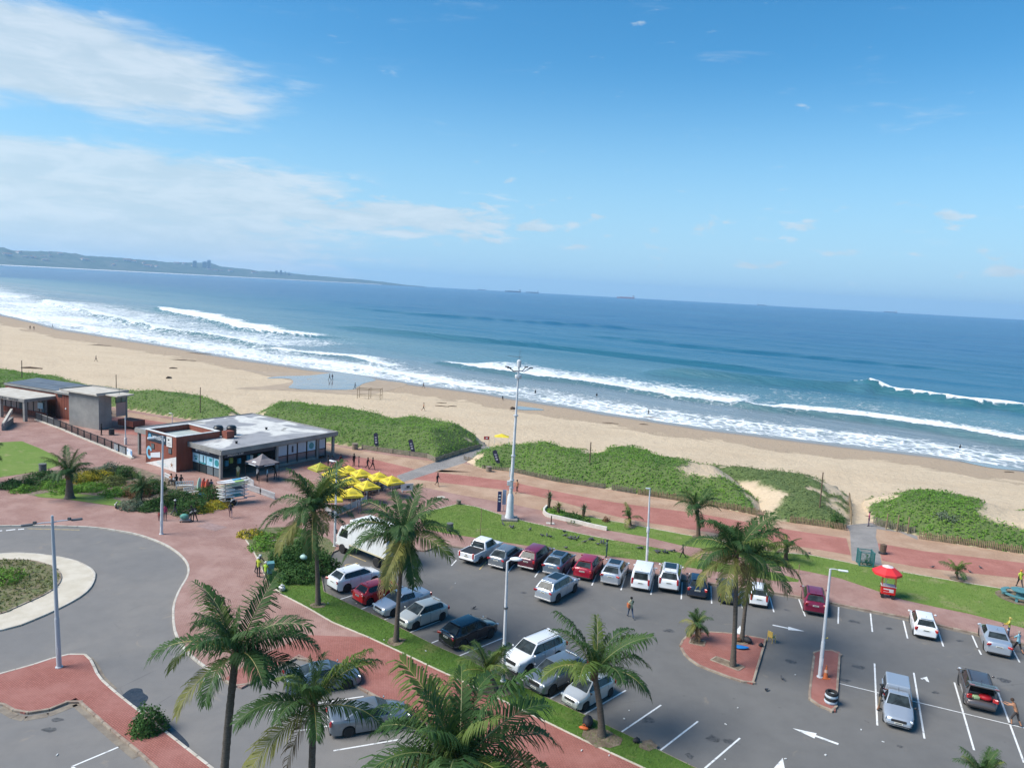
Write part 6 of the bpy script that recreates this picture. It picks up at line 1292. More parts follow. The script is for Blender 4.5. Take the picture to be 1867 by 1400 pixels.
def surfboard(name, label, M, mloc, rot, L=2.6, W=.56, T=.09, stripe=None, grp=None, parent=None):
    n = 14; vs, fs = [], []
    for i in range(n+1):
        t = i/n; w_ = W/2*max(.02, (math.sin(PI*t)**.62)*(1-.18*(t-.45))); z = .16*((t-.45)**2)*L*.5; x = (t-.5)*L; th_ = T/2*(.35+.65*math.sin(PI*min(max(t, .05), .95)))
        vs += [(x, -w_, z), (x, -w_*.6, z+th_), (x, 0, z+th_*1.15), (x, w_*.6, z+th_), (x, w_, z), (x, w_*.6, z-th_), (x, -w_*.6, z-th_)]
    for i in range(n):
        for k in range(7): a_ = i*7+k; b_ = i*7+(k+1) % 7; fs.append((a_, a_+7, b_+7, b_))
    fs += [tuple(range(7)), tuple(range(n*7+6, n*7-1, -1))]
    me = bpy.data.meshes.new(name); me.from_pydata(vs, [], fs); me.materials.append(M); me.polygons.foreach_set('use_smooth', [True]*len(fs))
    if stripe:
        me.materials.append(stripe); me.polygons.foreach_set('material_index', [1 if (j // 7) in (7, 8, 9, 10) and j < n*7 else 0 for j in range(len(fs))])
    o = link(name, me, None, mloc, rot); return tag(o, label, 'surfboard', grp)
M_BW = mat('board_white', (.78, .78, .75), .35); M_BB = mat('board_blue', (.12, .42, .62), .35); M_BT = mat('board_teal', (.05, .32, .36), .35); M_BG = mat('board_green', (.35, .55, .15), .4); M_BY = mat('board_cream', (.70, .64, .45), .4); M_BD = mat('board_dark', (.06, .09, .11), .4); M_BO = mat('board_orange', (.75, .13, .07), .45); M_BMINT = mat('board_mint', (.40, .62, .50), .45)
BL = [(M_BW, M_BT, 'bottom white board with a teal band on the trailer rack', .86), (M_BW, None, 'second white board from the bottom of the trailer rack', 1.26), (M_BW, M_BD, 'white board with a dark band in the middle of the trailer rack', 1.66), (M_BY, None, 'cream board below the two top boards of the trailer', 2.06)]
for k, (m1, m2, lab, z) in enumerate(BL):
    for j, dy in enumerate((-.3, .3)):
        q = c+Vector((-math.sin(YS), math.cos(YS), 0))*dy
        surfboard('surfboard', lab if j == 0 else lab.replace('board', 'board, far side,', 1), m1, (q.x, q.y, PZ+z), (0, 0, YS+(.05 if k % 2 else 0)), 3.3+.1*k, .62, .13, m2, 'surfboards on the trailer')
q = c+Vector((-math.sin(YS), math.cos(YS), 0))*-.3; surfboard('surfboard', 'top board on the trailer, white with green tail', M_BW, (q.x, q.y, PZ+2.48), (0, 0, YS), 3.7, .62, .11, M_BG, 'surfboards on the trailer')
q = c+Vector((-math.sin(YS), math.cos(YS), 0))*.35; surfboard('surfboard', 'pale blue board lying on the very top of the trailer stack', M_BW, (q.x, q.y, PZ+2.52), (0, 0, YS+.1), 3.5, .62, .11, M_BB, 'surfboards on the trailer')
# ------------------------------------------------------------------ buildings
M_BRICK = brick_mat('red_brick_wall', (.27, .085, .055), (.22, .065, .045), (.30, .11, .075)); M_CONC = mat('board_marked_concrete', (.30, .29, .265), .9, col2=(.215, .21, .20), vscale=.55, vdet=8, bump=.4, bscale=10, space='World', contrast=(.3, .7))
def roof_mat():
    m = bpy.data.materials.new('patched_white_roof'); m.use_nodes = True; t = NT(m.node_tree); b = m.node_tree.nodes['Principled BSDF']; pos = t.n('ShaderNodeNewGeometry').outputs['Position']
    f = t.smooth(t.noise(pos, .13, 3, .5, .7), .45, .49); g = t.smooth(t.noise(pos, .55, 6, .65, .5), .42, .66); k = t.smooth(t.noise(pos, .3, 2, .5, .8), .66, .69)
    c = t.mix(g, (.60, .59, .55), (.46, .45, .43)); c = t.mix(f, c, t.mix(g, (.30, .30, .31), (.235, .235, .245))); c = t.mix(t.m('MULTIPLY', k, .7), c, (.20, .19, .17)); m.node_tree.links.new(c, b.inputs['Base Color']); b.inputs['Roughness'].default_value = .85; return m
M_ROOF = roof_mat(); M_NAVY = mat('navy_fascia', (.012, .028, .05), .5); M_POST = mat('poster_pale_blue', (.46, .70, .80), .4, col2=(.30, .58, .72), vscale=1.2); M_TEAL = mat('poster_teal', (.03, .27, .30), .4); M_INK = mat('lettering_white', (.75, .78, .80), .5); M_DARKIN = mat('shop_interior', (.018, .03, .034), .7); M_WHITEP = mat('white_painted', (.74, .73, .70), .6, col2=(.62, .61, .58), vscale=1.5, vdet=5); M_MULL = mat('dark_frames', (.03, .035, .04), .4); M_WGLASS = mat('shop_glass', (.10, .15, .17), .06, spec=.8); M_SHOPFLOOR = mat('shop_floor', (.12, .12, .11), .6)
def frame3(o, ang): return Matrix.Translation(o) @ Matrix.Rotation(ang, 4, 'Z')
def text(body, size, m, parent, loc, rot, name='lettering', ext=.012):
    cu = bpy.data.curves.new(name, 'FONT'); cu.body = body; cu.size = size; cu.extrude = ext; cu.align_x = 'LEFT'; tmp = bpy.data.objects.new(name, cu); C.objects.link(tmp)
    dg = bpy.context.evaluated_depsgraph_get(); me = bpy.data.meshes.new_from_object(tmp.evaluated_get(dg)); bpy.data.objects.remove(tmp); me.materials.clear(); me.materials.append(m)
    return link(name, me, parent, loc, rot)
# --- surf kiosk: local x runs along its left front (towards up-coast), local -y faces that front
AA = math.radians(146.0); N0 = Vector((-35.0, 89.0, PZ))
kio = thing('surf_kiosk', 'flat roofed surf kiosk with brick block, blue posters and patched white roof', 'building', N0, AA)
# in this frame +x goes up-coast along the front, +y goes away from the sea... so depth is negative y
LA, LB, RH = 18.5, 18.0, 3.05
B = lambda x, y, z: Vector((x, -y, z))
rf = MB().box((LA/2-.2, -LB/2, RH+.28), (LA+.8, LB+.8, .5)).build('roof_slab', M_CONC, kio, bevel=.02)
sheet_r = MB().box((LA/2-.2, -LB/2, RH+.535), (LA+.2, LB+.2, .03)).build('roof_sheet', M_ROOF, rf)
for sx in (0, 1): MB().box((LA/2-.2+(sx-.5)*(LA+.62), -LB/2, RH+.59), (.16, LB+.62, .12)).build('roof_upstand', M_CONC, rf)
for sy in (0, 1): MB().box((LA/2-.2, -LB/2+(sy-.5)*(LB+.62), RH+.595), (LA+.40, .16, .12)).build('roof_upstand', M_CONC, rf)
for x, y in ((2, 3.6), (7, 12.)): MB().lathe((x, -y, RH+.55), [(.14, 0), (.14, .22), (.2, .24), (.2, .32)], 8).build('roof_vent', M_PLAST, rf)
for x, y in ((.0, .0), (0, 8.3), (0, LB), (LA-.3, 0), (LA-.3, LB), (0.25, 15.3)): MB().box((x, -y, RH/2), (.34, .34, RH+.06)).build('column', M_CONC, kio, bevel=.02)
# brick block rising through the roof
bk = MB(); x0, x1, y0, y1, hb = 6.4, 13.3, -1.9, 4.2, 4.45
bk.box(((x0+x1)/2, -y0-.12, hb/2), (x1-x0, .24, hb)).box(((x0+x1)/2, -y1+.12, hb/2), (x1-x0, .24, hb)).box((x0+.12, -(y0+y1)/2, hb/2), (.24, y1-y0-.48, hb)).box((x1-.12, -(y0+y1)/2, hb/2), (.24, y1-y0-.48, hb))
blk = bk.build('brick_block', M_BRICK, kio)
cp = MB()
cp.box(((x0+x1)/2, -y0-.12, hb+.04), (x1-x0+.1, .34, .08)).box(((x0+x1)/2, -y1+.12, hb+.04), (x1-x0+.1, .34, .08)).box((x0+.12, -(y0+y1)/2, hb+.04), (.34, y1-y0-.58, .08)).box((x1-.12, -(y0+y1)/2, hb+.04), (.34, y1-y0-.58, .08))
cp.build('coping', M_WHITEP, blk); MB().box(((x0+x1)/2, -(y0+y1)/2, hb-.75), (x1-x0-.48, y1-y0-.48, .1)).build('inner_roof', mat('pale_green_felt', (.42, .47, .44), .8, col2=(.34, .38, .36), vscale=1.2), blk)
# painted front of the block: the front plane is y=-y0 (facing +y in this frame)
fy = -y0+.012
def panel(nm, xa, xb, za, zb_, m, par, d=.03, off=0.): return MB().box(((xa+xb)/2, fy+d/2+off, (za+zb_)/2), (xb-xa, d, zb_-za)).build(nm, m, par)
sg_ = panel('sign_board', 8.55, 12.7, 3.15, 4.28, M_NAVY, blk, .06)
text('XPRESSION', .56, M_INK, sg_, (11.6, fy+.075, 3.55), (PI/2, 0, PI)); MB().lathe((12.2, fy+.06, 3.72), [(.36, 0), (.36, .02), (.24, .02)], 16, 'Y').build('sign_emblem', mat('emblem_blue', (.10, .32, .50), .5), sg_)
w2 = panel('white_sign_board', 7.25, 8.45, 3.0, 4.3, M_WHITEP, blk, .06); MB().box((7.85, fy+.068, 3.5), (.6, .012, .05)).box((7.8, fy+.068, 3.3), (.75, .012, .04)).box((7.95, fy+.068, 3.9), (.35, .012, .2)).build('sign_mark', M_MULL, w2)
for xa in (11.6, 7.7):
    wd = panel('window', xa-.35, xa+.35, 2.15, 2.85, M_MULL, blk, .04); MB().box((xa+.16, fy+.05, 2.5), (.28, .02, .56)).build('pane', M_WGLASS, wd); MB().box((xa-.16, fy+.05, 2.5), (.28, .02, .56)).build('pane', M_WGLASS, wd)
# white painted triangle with a starfish-like splash, and the curling wave emblem with its banner
MB().add([(x0+.0, fy+.02, .02), (x1, fy+.02, .02), (x0+.0, fy+.02, 1.95), (x0, fy, .02), (x1, fy, .02), (x0, fy, 1.95)], [(0, 2, 1), (0, 1, 4, 3), (1, 2, 5, 4), (2, 0, 3, 5)]).build('painted_triangle', M_WHITEP, blk)
m = MB()
for k in range(5):
    a = k*2*PI/5+.3; m.add([(7.35+.09*math.cos(a+.9), fy+.03, .78+.09*math.sin(a+.9)), (7.35+.42*math.cos(a), fy+.03, .78+.42*math.sin(a)), (7.35+.09*math.cos(a-.9), fy+.03, .78+.09*math.sin(a-.9)), (7.35, fy+.03, .78)], [(0, 1, 2, 3)])
m.build('painted_star', mat('brown_paint', (.30, .13, .05), .7), blk)
MB().box((9.7, fy+.028, .62), (1.9, .012, .07)).box((9.4, fy+.028, .42), (2.3, .012, .06)).build('painted_script', mat('pale_aqua_paint', (.45, .60, .62), .7), blk)
em = MB(); 
for i in range(14):
    a0, a1 = .4+i*.36, .4+(i+1)*.36
    for (ra_, rb_) in ((.42, .78),): em.add([(12.45-ra_*math.cos(a0)*.85, fy+.026, 1.55+ra_*math.sin(a0)*1.1), (12.45-rb_*math.cos(a0)*.85, fy+.026, 1.55+rb_*math.sin(a0)*1.1), (12.45-rb_*math.cos(a1)*.85, fy+.026, 1.55+rb_*math.sin(a1)*1.1), (12.45-ra_*math.cos(a1)*.85, fy+.026, 1.55+ra_*math.sin(a1)*1.1)], [(0, 1, 2, 3)])
em.build('wave_emblem', mat('emblem_pale_blue', (.22, .50, .65), .6), blk)
MB().add([(12.1, fy+.032, .95), (9.9, fy+.032, 1.3), (9.9, fy+.032, 2.0), (12.1, fy+.032, 1.55)], [(0, 1, 2, 3)]).build('banner_strip', mat('banner_grey_white', (.62, .66, .68), .6), blk)
# small chimney, roof tanks
ch = MB().box((5.6, -4.9, RH+1.0), (1.1, 1.1, 1.0)).build('brick_stack', M_BRICK, kio); MB().tube([(5.2, -4.4, RH+1.75), (6.1, -4.4, RH+1.75), (6.1, -5.3, RH+1.75)], .03, 5).build('stack_rail', M_PLAST, ch)
for x, y in ((8.0, 5.1), (7.0, 6.4)): MB().lathe((x, -y, RH+.55), [(.62, 0), (.66, .2), (.62, .4), (.66, .6), (.62, .8), (.66, 1.0), (.5, 1.25), (.2, 1.32)], 14).build('water_tank', mat('black_tank', (.02, .022, .025), .4), kio, smooth=.5)
# left front: navy fascia, four poster lights, dark glazing below
fs = MB().box((3.3, -.22, 2.72), (6.0, .16, .72)).build('fascia', M_NAVY, kio)
text('XPRESSION SURF', .34, M_INK, fs, (5.05, -.13, 2.66), (PI/2, 0, PI)); MB().lathe((5.25, -.14, 2.78), [(.2, 0), (.2, .02), (.1, .02)], 12, 'Y').build('sign_emblem', M_INK, fs)
for k in range(4):
    xa = .42+k*1.46; p_ = MB().box((xa+.70, -.22, 1.74), (1.34, .05, 1.16)).build('poster_window', M_POST, kio)
    if k == 0: MB().lathe((xa+.70, -.19, 1.74), [(.42, 0), (.42, .012)], 18, 'Y').build('poster_disc', M_TEAL, p_)
    elif k == 1: MB().box((xa+.5, -.19, 1.95), (.55, .012, .4)).build('poster_patch', M_TEAL, p_)
    elif k == 2: MB().box((xa+.55, -.19, 1.75), (.18, .012, .8)).ball((xa+.55, -.19, 2.12), .12, 8, 5, (1, .1, 1)).build('poster_figure', M_NAVY, p_); MB().box((xa+.7, -.188, 1.27), (1.3, .012, .16)).build('poster_stripe', M_TEAL, p_)
    else: MB().box((xa+.7, -.19, 1.9), (.8, .012, .14)).box((xa+.65, -.19, 1.6), (.5, .012, .3)).build('poster_patch', M_TEAL, p_)
    MB().box((xa+.7, -.25, .58), (1.30, .04, 1.04)).build('shop_glass', M_WGLASS if k < 2 else M_DARKIN, kio); MB().box((xa-.03, -.22, 1.2), (.07, .12, 2.4)).build('mullion', M_MULL, kio)
MB().box((3.3, -.24, 1.12), (6.0, .12, .07)).build('transom', M_MULL, kio)
# right front: open shop, then glazed posters
fs2 = MB().box((.06, -4.3, 2.78), (.14, 7.6, .56)).build('fascia', M_NAVY, kio)
text('XPRESSION SURF', .30, M_INK, fs2, (-.02, -.9, 2.66), (PI/2, 0, -PI/2))
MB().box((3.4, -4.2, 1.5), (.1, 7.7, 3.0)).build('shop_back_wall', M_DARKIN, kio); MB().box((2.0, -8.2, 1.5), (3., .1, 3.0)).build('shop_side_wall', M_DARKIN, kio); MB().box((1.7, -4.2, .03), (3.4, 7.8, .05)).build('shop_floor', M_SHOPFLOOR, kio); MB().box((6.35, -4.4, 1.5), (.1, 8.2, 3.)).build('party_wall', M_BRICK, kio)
random.seed(5)
for k, (y, z, m_) in enumerate([(1.2, 1.6, 'a'), (2.1, 1.3, 'b'), (2.9, 1.5, 'c'), (3.8, 1.4, 'b'), (5.3, 1.5, 'b'), (5.9, 1.4, 'd'), (6.9, 1.5, 'a')]):
    MB().box((1.7+.2*(k % 3), -y, z), (.28, .5, .7)).build('hanging_shirt', {'a': M_TEAL, 'b': mat('shirt_blue', (.04, .25, .40), .8), 'c': mat('shirt_lime', (.35, .45, .12), .8), 'd': M_INK}[m_], kio, bevel=.05)
for k in range(5):
    y = 8.65+k*1.62
    if k == 4: y = 15.6
    pw = 1.5 if k < 4 else 1.15
    p_ = MB().box((.22, -(y+pw/2), 2.12), (.06, pw-.12, 1.35)).build('poster_window', mat('poster_grey_blue', (.40, .50, .58), .35) if k in (0, 1, 2, 4) else M_POST, kio)
    if k == 3: MB().lathe((.18, -(y+pw/2), 2.1), [(.44, 0), (.44, -.012)], 18, 'X').build('poster_disc', M_TEAL, p_)
    if k == 1: MB().box((.18, -(y+pw/2), 2.0), (.012, .3, .7)).ball((.18, -(y+pw/2), 2.4), .16, 8, 5, (.1, 1, 1)).build('poster_figure', M_NAVY, p_)
    MB().box((.24, -(y+pw/2), .85), (.04, pw-.12, .95)).build('shop_glass', M_WGLASS, kio); MB().box((.22, -(y-.01), 1.55), (.12, .09, 2.6)).build('mullion', M_MULL, kio)
MB().box((.22, -11.9, 1.38), (.12, 6.6, .1)).build('transom', M_MULL, kio); MB().box((.3, -11.9, .2), (.2, 6.7, .36)).build('plinth', M_CONC, kio); MB().box((.3, -12.2, 2.93), (.24, 7.4, .26)).build('lintel', M_CONC, kio); MB().box((.22, -16.85, 1.5), (.12, .1, 3.)).build('mullion', M_MULL, kio)
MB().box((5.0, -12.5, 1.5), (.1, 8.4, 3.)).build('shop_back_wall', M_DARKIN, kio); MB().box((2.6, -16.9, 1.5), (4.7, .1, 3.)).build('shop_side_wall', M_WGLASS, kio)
MB().box((9.5, -8.6, 1.5), (6., .16, 3.)).build('rear_wall', M_BRICK, kio)
gb = MB().box((14.6, -1.2, .75), (1.6, 1.8, 1.5)).build('counter', mat('green_awning_cloth', (.16, .24, .06), .8), kio, bevel=.03); MB().box((16.0, -.3, .5), (1.9, .08, 1.0)).build('counter_rail', M_MULL, kio)
# --- gazebo in front of the kiosk
c = site(478, 876); gz = thing('gazebo', 'dark grey pop up gazebo with white valance print beside the open shop front', 'gazebo', (c.x, c.y, PZ), AA-.05)
M_GZ = mat('grey_canvas', (.17, .145, .15), .8, col2=(.22, .19, .19), vscale=1.2); W_ = 1.45
vs = [(-W_, -W_, 2.25), (W_, -W_, 2.25), (W_, W_, 2.25), (-W_, W_, 2.25), (0, 0, 3.3)]+[(sx*.55, sy*.55, 2.72) for sx, sy in ((-1, -1), (1, -1), (1, 1), (-1, 1))]
cn = MB().add(vs, [(0, 1, 6, 5), (1, 2, 7, 6), (2, 3, 8, 7), (3, 0, 5, 8), (5, 6, 4), (6, 7, 4), (7, 8, 4), (8, 5, 4)]).build('canopy', M_GZ, gz)
for k in range(4):
    a, b = vs[k], vs[(k+1) % 4]; v_ = MB().add([a, b, (b[0], b[1], 2.0), (a[0], a[1], 2.0)], [(0, 3, 2, 1)]).build('valance', M_NAVY, cn)
    n_ = Vector((b[1]-a[1], a[0]-b[0], 0)).normalized()*.012; p, q = Vector(a).lerp(Vector(b), .25)+n_, Vector(a).lerp(Vector(b), .75)+n_
    MB().add([(p.x, p.y, 2.18), (q.x, q.y, 2.18), (q.x, q.y, 2.08), (p.x, p.y, 2.08)], [(0, 3, 2, 1)]).build('valance_print', M_INK, v_)
    MB().tube([(a[0]*.97, a[1]*.97, 0), (a[0]*.97, a[1]*.97, 2.24)], .03, 6).build('leg', M_PLAST, gz)
for k in (0, 2): MB().add([tuple(Vector(vs[k]).lerp(Vector(vs[(k+1) % 4]), f).lerp(Vector((0, 0, 3.3)), .32)+Vector((0, 0, -.10))) for f in (.35, .65)]+[tuple(Vector(vs[k]).lerp(Vector(vs[(k+1) % 4]), f).lerp(Vector((0, 0, 3.3)), .12)+Vector((0, 0, .0))) for f in (.65, .35)], [(0, 1, 2, 3)]).build('canopy_print', M_INK, cn)
# --- far left building: concrete block, brick link, open pavilion, solar roof
PA = Vector((-69.6, 115.8, 0)); EA = math.radians(-24)
bld = thing('beach_pavilion_building', 'concrete and brick beach building with solar roof at the left edge', 'building', PA, EA)
MB().box((3.45, 1.1, 2.75), (6.9, 2.2, 5.5)).build('concrete_block', M_CONC, bld, bevel=.03)
MB().box((3.0, 2.2, 5.62), (8.6, 5.6, .2)).box((8.7, 2.2, 5.6), (2.8, 3.0, .18)).build('roof_slab', M_KERBW, bld)
for sx in (-1.2, 7.2): MB().box((sx, 2.2, 5.8), (.2, 5.6, .18)).build('roof_upstand', M_CONC, bld)
MB().box((3.0, 4.9, 5.8), (8.2, .2, .18)).build('roof_upstand', M_CONC, bld)
wn = MB().box((7.2, 3.6, 4.7), (.06, 1.9, 1.3)).build('window', M_MULL, bld); MB().box((7.24, 3.15, 4.7), (.02, .8, 1.15)).build('pane', M_WGLASS, wn); MB().box((7.24, 4.1, 4.7), (.02, .8, 1.15)).build('pane', M_WGLASS, wn)
MB().box((7.2, 3.6, 3.0), (.05, 1.7, 2.2)).build('pink_panel', mat('pink_render', (.42, .30, .27), .9), bld); MB().box((7.2, 4.6, 2.7), (.2, .2, 5.5)).build('column', M_CONC, bld)
MB().box((-1.2, 3.6, 2.6), (2.4, 2.4, 5.2)).build('recessed_wall', M_CONC, bld); MB().box((-1.6, 1.55, 5.25), (3.2, 1.3, .4)).build('bridge_beam', M_CONC, bld)
lw = MB().box((-4.9, 2.6, 2.2), (3.6, .3, 4.4)).build('brick_wall', M_BRICK, bld); MB().box((-5.6, 2.43, 3.9), (1.0, .05, .5)).build('vent', M_MULL, lw); MB().lathe((-4.2, 2.42, 1.9), [(.14, 0), (.14, -.05)], 10, 'Y').build('wall_lamp', M_INK, lw)
MB().box((-4.4, 4.6, 4.4), (4.2, 5.0, .3)).build('link_roof', M_CONC, bld); MB().box((-4.4, 4.6, 4.58), (4.0, 4.8, .05)).build('link_roof_sheet', M_KERBW, bld)
# pavilion
rp = MB().box((-13.4, .3, 3.45), (13.4, 6.0, .45)).build('pavilion_roof', M_CONC, bld); MB().box((-13.4, .3, 3.70), (13.0, 5.6, .05)).build('pavilion_roof_sheet', M_KERBW, rp)
for x in (-7.0, -13., -19.): MB().box((x, -2.4, 1.65), (.45, .45, 3.3)).build('column', M_CONC, bld)
MB().box((-13.4, 1.2, 1.6), (12.6, .2, 3.2)).build('glazed_front', M_WGLASS, bld); MB().box((-13.4, 1.05, .5), (12.6, .1, 1.0)).build('dado', M_BRICK, bld)
for k in range(9): MB().box((-19+k*1.45, 1.08, 1.6), (.09, .1, 3.2)).build('mullion', M_MULL, bld)
for k, wd_ in enumerate([.3, .22, .3, .24, .3, .0, .28, .3, .22, .3, .3, .26]): 
    if wd_: MB().box((-12.9+k*.42, -2.73, 3.47), (wd_*.8, .02, .24)).box((-12.9+k*.42+.02, -2.742, 3.47), (wd_*.35, .012, .12)).build('fascia_letter', M_MULL, rp)
MB().box((-8.4, .98, 2.1), (1.3, .05, 1.0)).build('window_poster', M_POST, bld)
m = MB(); m.add([(-22, 3.6, 4.2), (-6.6, 3.6, 4.2), (-6.6, 9.6, 4.6), (-22, 9.6, 4.6), (-22, 3.6, 3.9), (-6.6, 3.6, 3.9), (-6.6, 9.6, 3.9), (-22, 9.6, 3.9)], [(0, 1, 2, 3), (0, 4, 5, 1), (1, 5, 6, 2), (2, 6, 7, 3), (3, 7, 4, 0)]); sr = m.build('hall_roof', M_CONC, bld)
M_SOL = mat('solar_panel', (.09, .10, .115), .4, col2=(.14, .15, .16), vscale=.5, vdet=6)
for i in range(7):
    for j in range(2):
        xa, ya = -21.6+i*2.12, 3.8+j*2.85; za = 4.2+(ya-3.6)*.4/6; zb_ = 4.2+(ya+2.7-3.6)*.4/6
        MB().add([(xa, ya, za+.1), (xa+2.08, ya, za+.1), (xa+2.08, ya+2.7, zb_+.1), (xa, ya+2.7, zb_+.1), (xa, ya, za+.04), (xa+2.08, ya, za+.04), (xa+2.08, ya+2.7, zb_+.04), (xa, ya+2.7, zb_+.04)], [(0, 1, 2, 3), (0, 4, 5, 1), (1, 5, 6, 2), (2, 6, 7, 3), (3, 7, 4, 0)]).build('solar_panel', M_SOL, sr)
MB().box((-14, 6.5, 1.9), (15.4, 5.6, 3.8)).build('hall_wall', M_BRICK, bld)
MB().tube([(8.9, 2.0, 5.6), (8.9, 2.0, 6.7)], .03, 5).tube([(8.5, 2.0, 6.4), (9.3, 2.2, 6.5)], .02, 5).build('aerial', M_PLAST, bld)
MB().box((8.8, 4.2, 1.0), (3.4, 2.2, .9)).build('terrace_wall', M_BRICK, bld)
# sloping handrail wall at the far left, railing down the ramp
a, b = site(6, 786), site(22, 772); hw = thing('stair_wall', 'pale sloping stair wall at the left edge by the pavilion', 'wall', (a.x, a.y, PZ))
MB().beam((0, 0, .9), (b.x-a.x, b.y-a.y, 2.0), .3, .5).build('coping', M_KERBW, hw)
MB().prism([(-.12, -.2), (b.x-a.x-.12, b.y-a.y-.2), (b.x-a.x+.12, b.y-a.y+.2), (.12, .2)], 0, .9).build('wall', M_CONC, hw)
rl = P2([(66, 765), (110, 781), (150, 798), (195, 816), (243, 836)], PZ); o = rl[0]; fen = thing('ramp_railing', 'dark mesh railing running from the concrete building to the kiosk', 'fence', o)
q = resample(rl, 2.3); M_MESHP = mat('dark_mesh_panel', (.05, .055, .06), .6)
for p in q: MB().box((p.x-o.x, p.y-o.y, .62), (.14, .14, 1.25)).build('post', M_PLAST, fen)
for i, (a, b) in enumerate(zip(q, q[1:])):
    a, b = a-o, b-o
    MB().beam(a+Vector((0, 0, 1.15)), b+Vector((0, 0, 1.15)), .09, .09).build('rail', M_CONC if i < 3 else M_PLAST, fen)
    if i < 4: MB().beam(a+Vector((0, 0, .6)), b+Vector((0, 0, .6)), .03, .95).build('mesh_panel', M_MESHP, fen)
    else:
        mb = MB(); n = 14
        for k in range(n): p = a.lerp(b, (k+.5)/n); mb.box((p.x, p.y, .6), (.025, .025, 1.05))
        stuff(mb.build('bars', M_PLAST, fen))
mb = MB()
for a, b in zip(rl, rl[1:]): mb.beam(a-o+Vector((0, -.1, .06)), b-o+Vector((0, -.1, .06)), .45, .14)
mb.build('kerb_base', M_KERBW, fen)
a, b = site(209, 822), site(242, 836); bn = MB().beam((0, 0, 0), (b.x-a.x, b.y-a.y, 0), .03, .95).build('banner', mat('banner_blue_white', (.12, .28, .50), .6, col2=(.62, .68, .72), vscale=1.1, contrast=(.42, .5)), None, (a.x, a.y-.15, PZ+.62)); tag(bn, 'blue and white printed banner on the lower end of the railing', 'banner')
# white low fences and benches by the kiosk
def white_fence(pts, label, h=.75):
    ln = P2(pts, PZ); o = ln[0]; r = thing('white_fence', label, 'fence', o)
    for a, b in zip(ln, ln[1:]):
        a, b = a-o, b-o; n = max(3, int((b-a).length/.22))
        for z in (.18, h-.06): MB().beam(a+Vector((0, 0, z)), b+Vector((0, 0, z)), .04, .08).build('rail', M_WHITEP, r)
        for k in range(n+1): p = a.lerp(b, k/n); MB().box((p.x, p.y, h/2), (.10, .10, h)).build('picket', M_WHITEP, r)
white_fence([(425, 889), (450, 879), (462, 887)], 'white picket fence corner at the open shop front behind the trailer'); white_fence([(452, 893), (475, 901), (500, 910)], 'long low white picket fence running right from the trailer')
def bench(px, py, rz, label, L=1.9):
    c = site(px, py); r = thing('bench', label, 'bench', (c.x, c.y, PZ), rz, 'white benches by the kiosk'); 
    for k in range(3): MB().box((0, -.18+k*.18, .45), (L, .14, .04)).build('seat_slat', M_WHITEP, r)
    for z in (.62, .95): MB().box((0, .3, z), (L, .05, .09)).build('back_rail', M_WHITEP, r)
    for k in range(9): MB().box((-L/2+.1+k*(L-.2)/8, .3, .78), (.07, .04, .34)).build('back_slat', M_WHITEP, r)
    for sx in (-1, 1):
        for y in (-.2, .3): MB().box((sx*(L/2-.06), y, .32 if y < 0 else .5), (.08, .08, .64 if y < 0 else 1.0)).build('leg', M_WHITEP, r)
        MB().box((sx*(L/2-.06), .04, .66), (.08, .5, .05)).build('armrest', M_WHITEP, r)
bench(337, 893, 3.5, 'white slatted bench seen from behind, nearest the orange boards'); bench(352, 905, .9, 'white bench end on, below the slatted one'); bench(311, 880, 2.4, 'white bench half behind the flower bed by the lamp post')
# boards leaning by the benches
for px, py, m, lab, tw in ((364, 903, M_BMINT, 'mint green board standing by the white bench', 0), (371, 905, M_BO, 'left one of two orange boards standing by the white bench', .1), (378, 906, M_BO, 'right one of two orange boards standing by the white bench', -.1)):
    c = site(px, py); surfboard('standing_board', lab, m, (c.x, c.y, PZ+.98), (0, -PI/2+.12, 2.2+tw), 1.95, .58, .09)
c = site(368, 908); tag(MB().ball((0, 0, .22), .3, 10, 6, (1.6, .9, .8)).build('kayak_end', mat('blue_plastic', (.04, .22, .50), .4), None, (c.x, c.y, PZ), .3, smooth=3), 'blue plastic tub lying below the orange boards', 'tub')
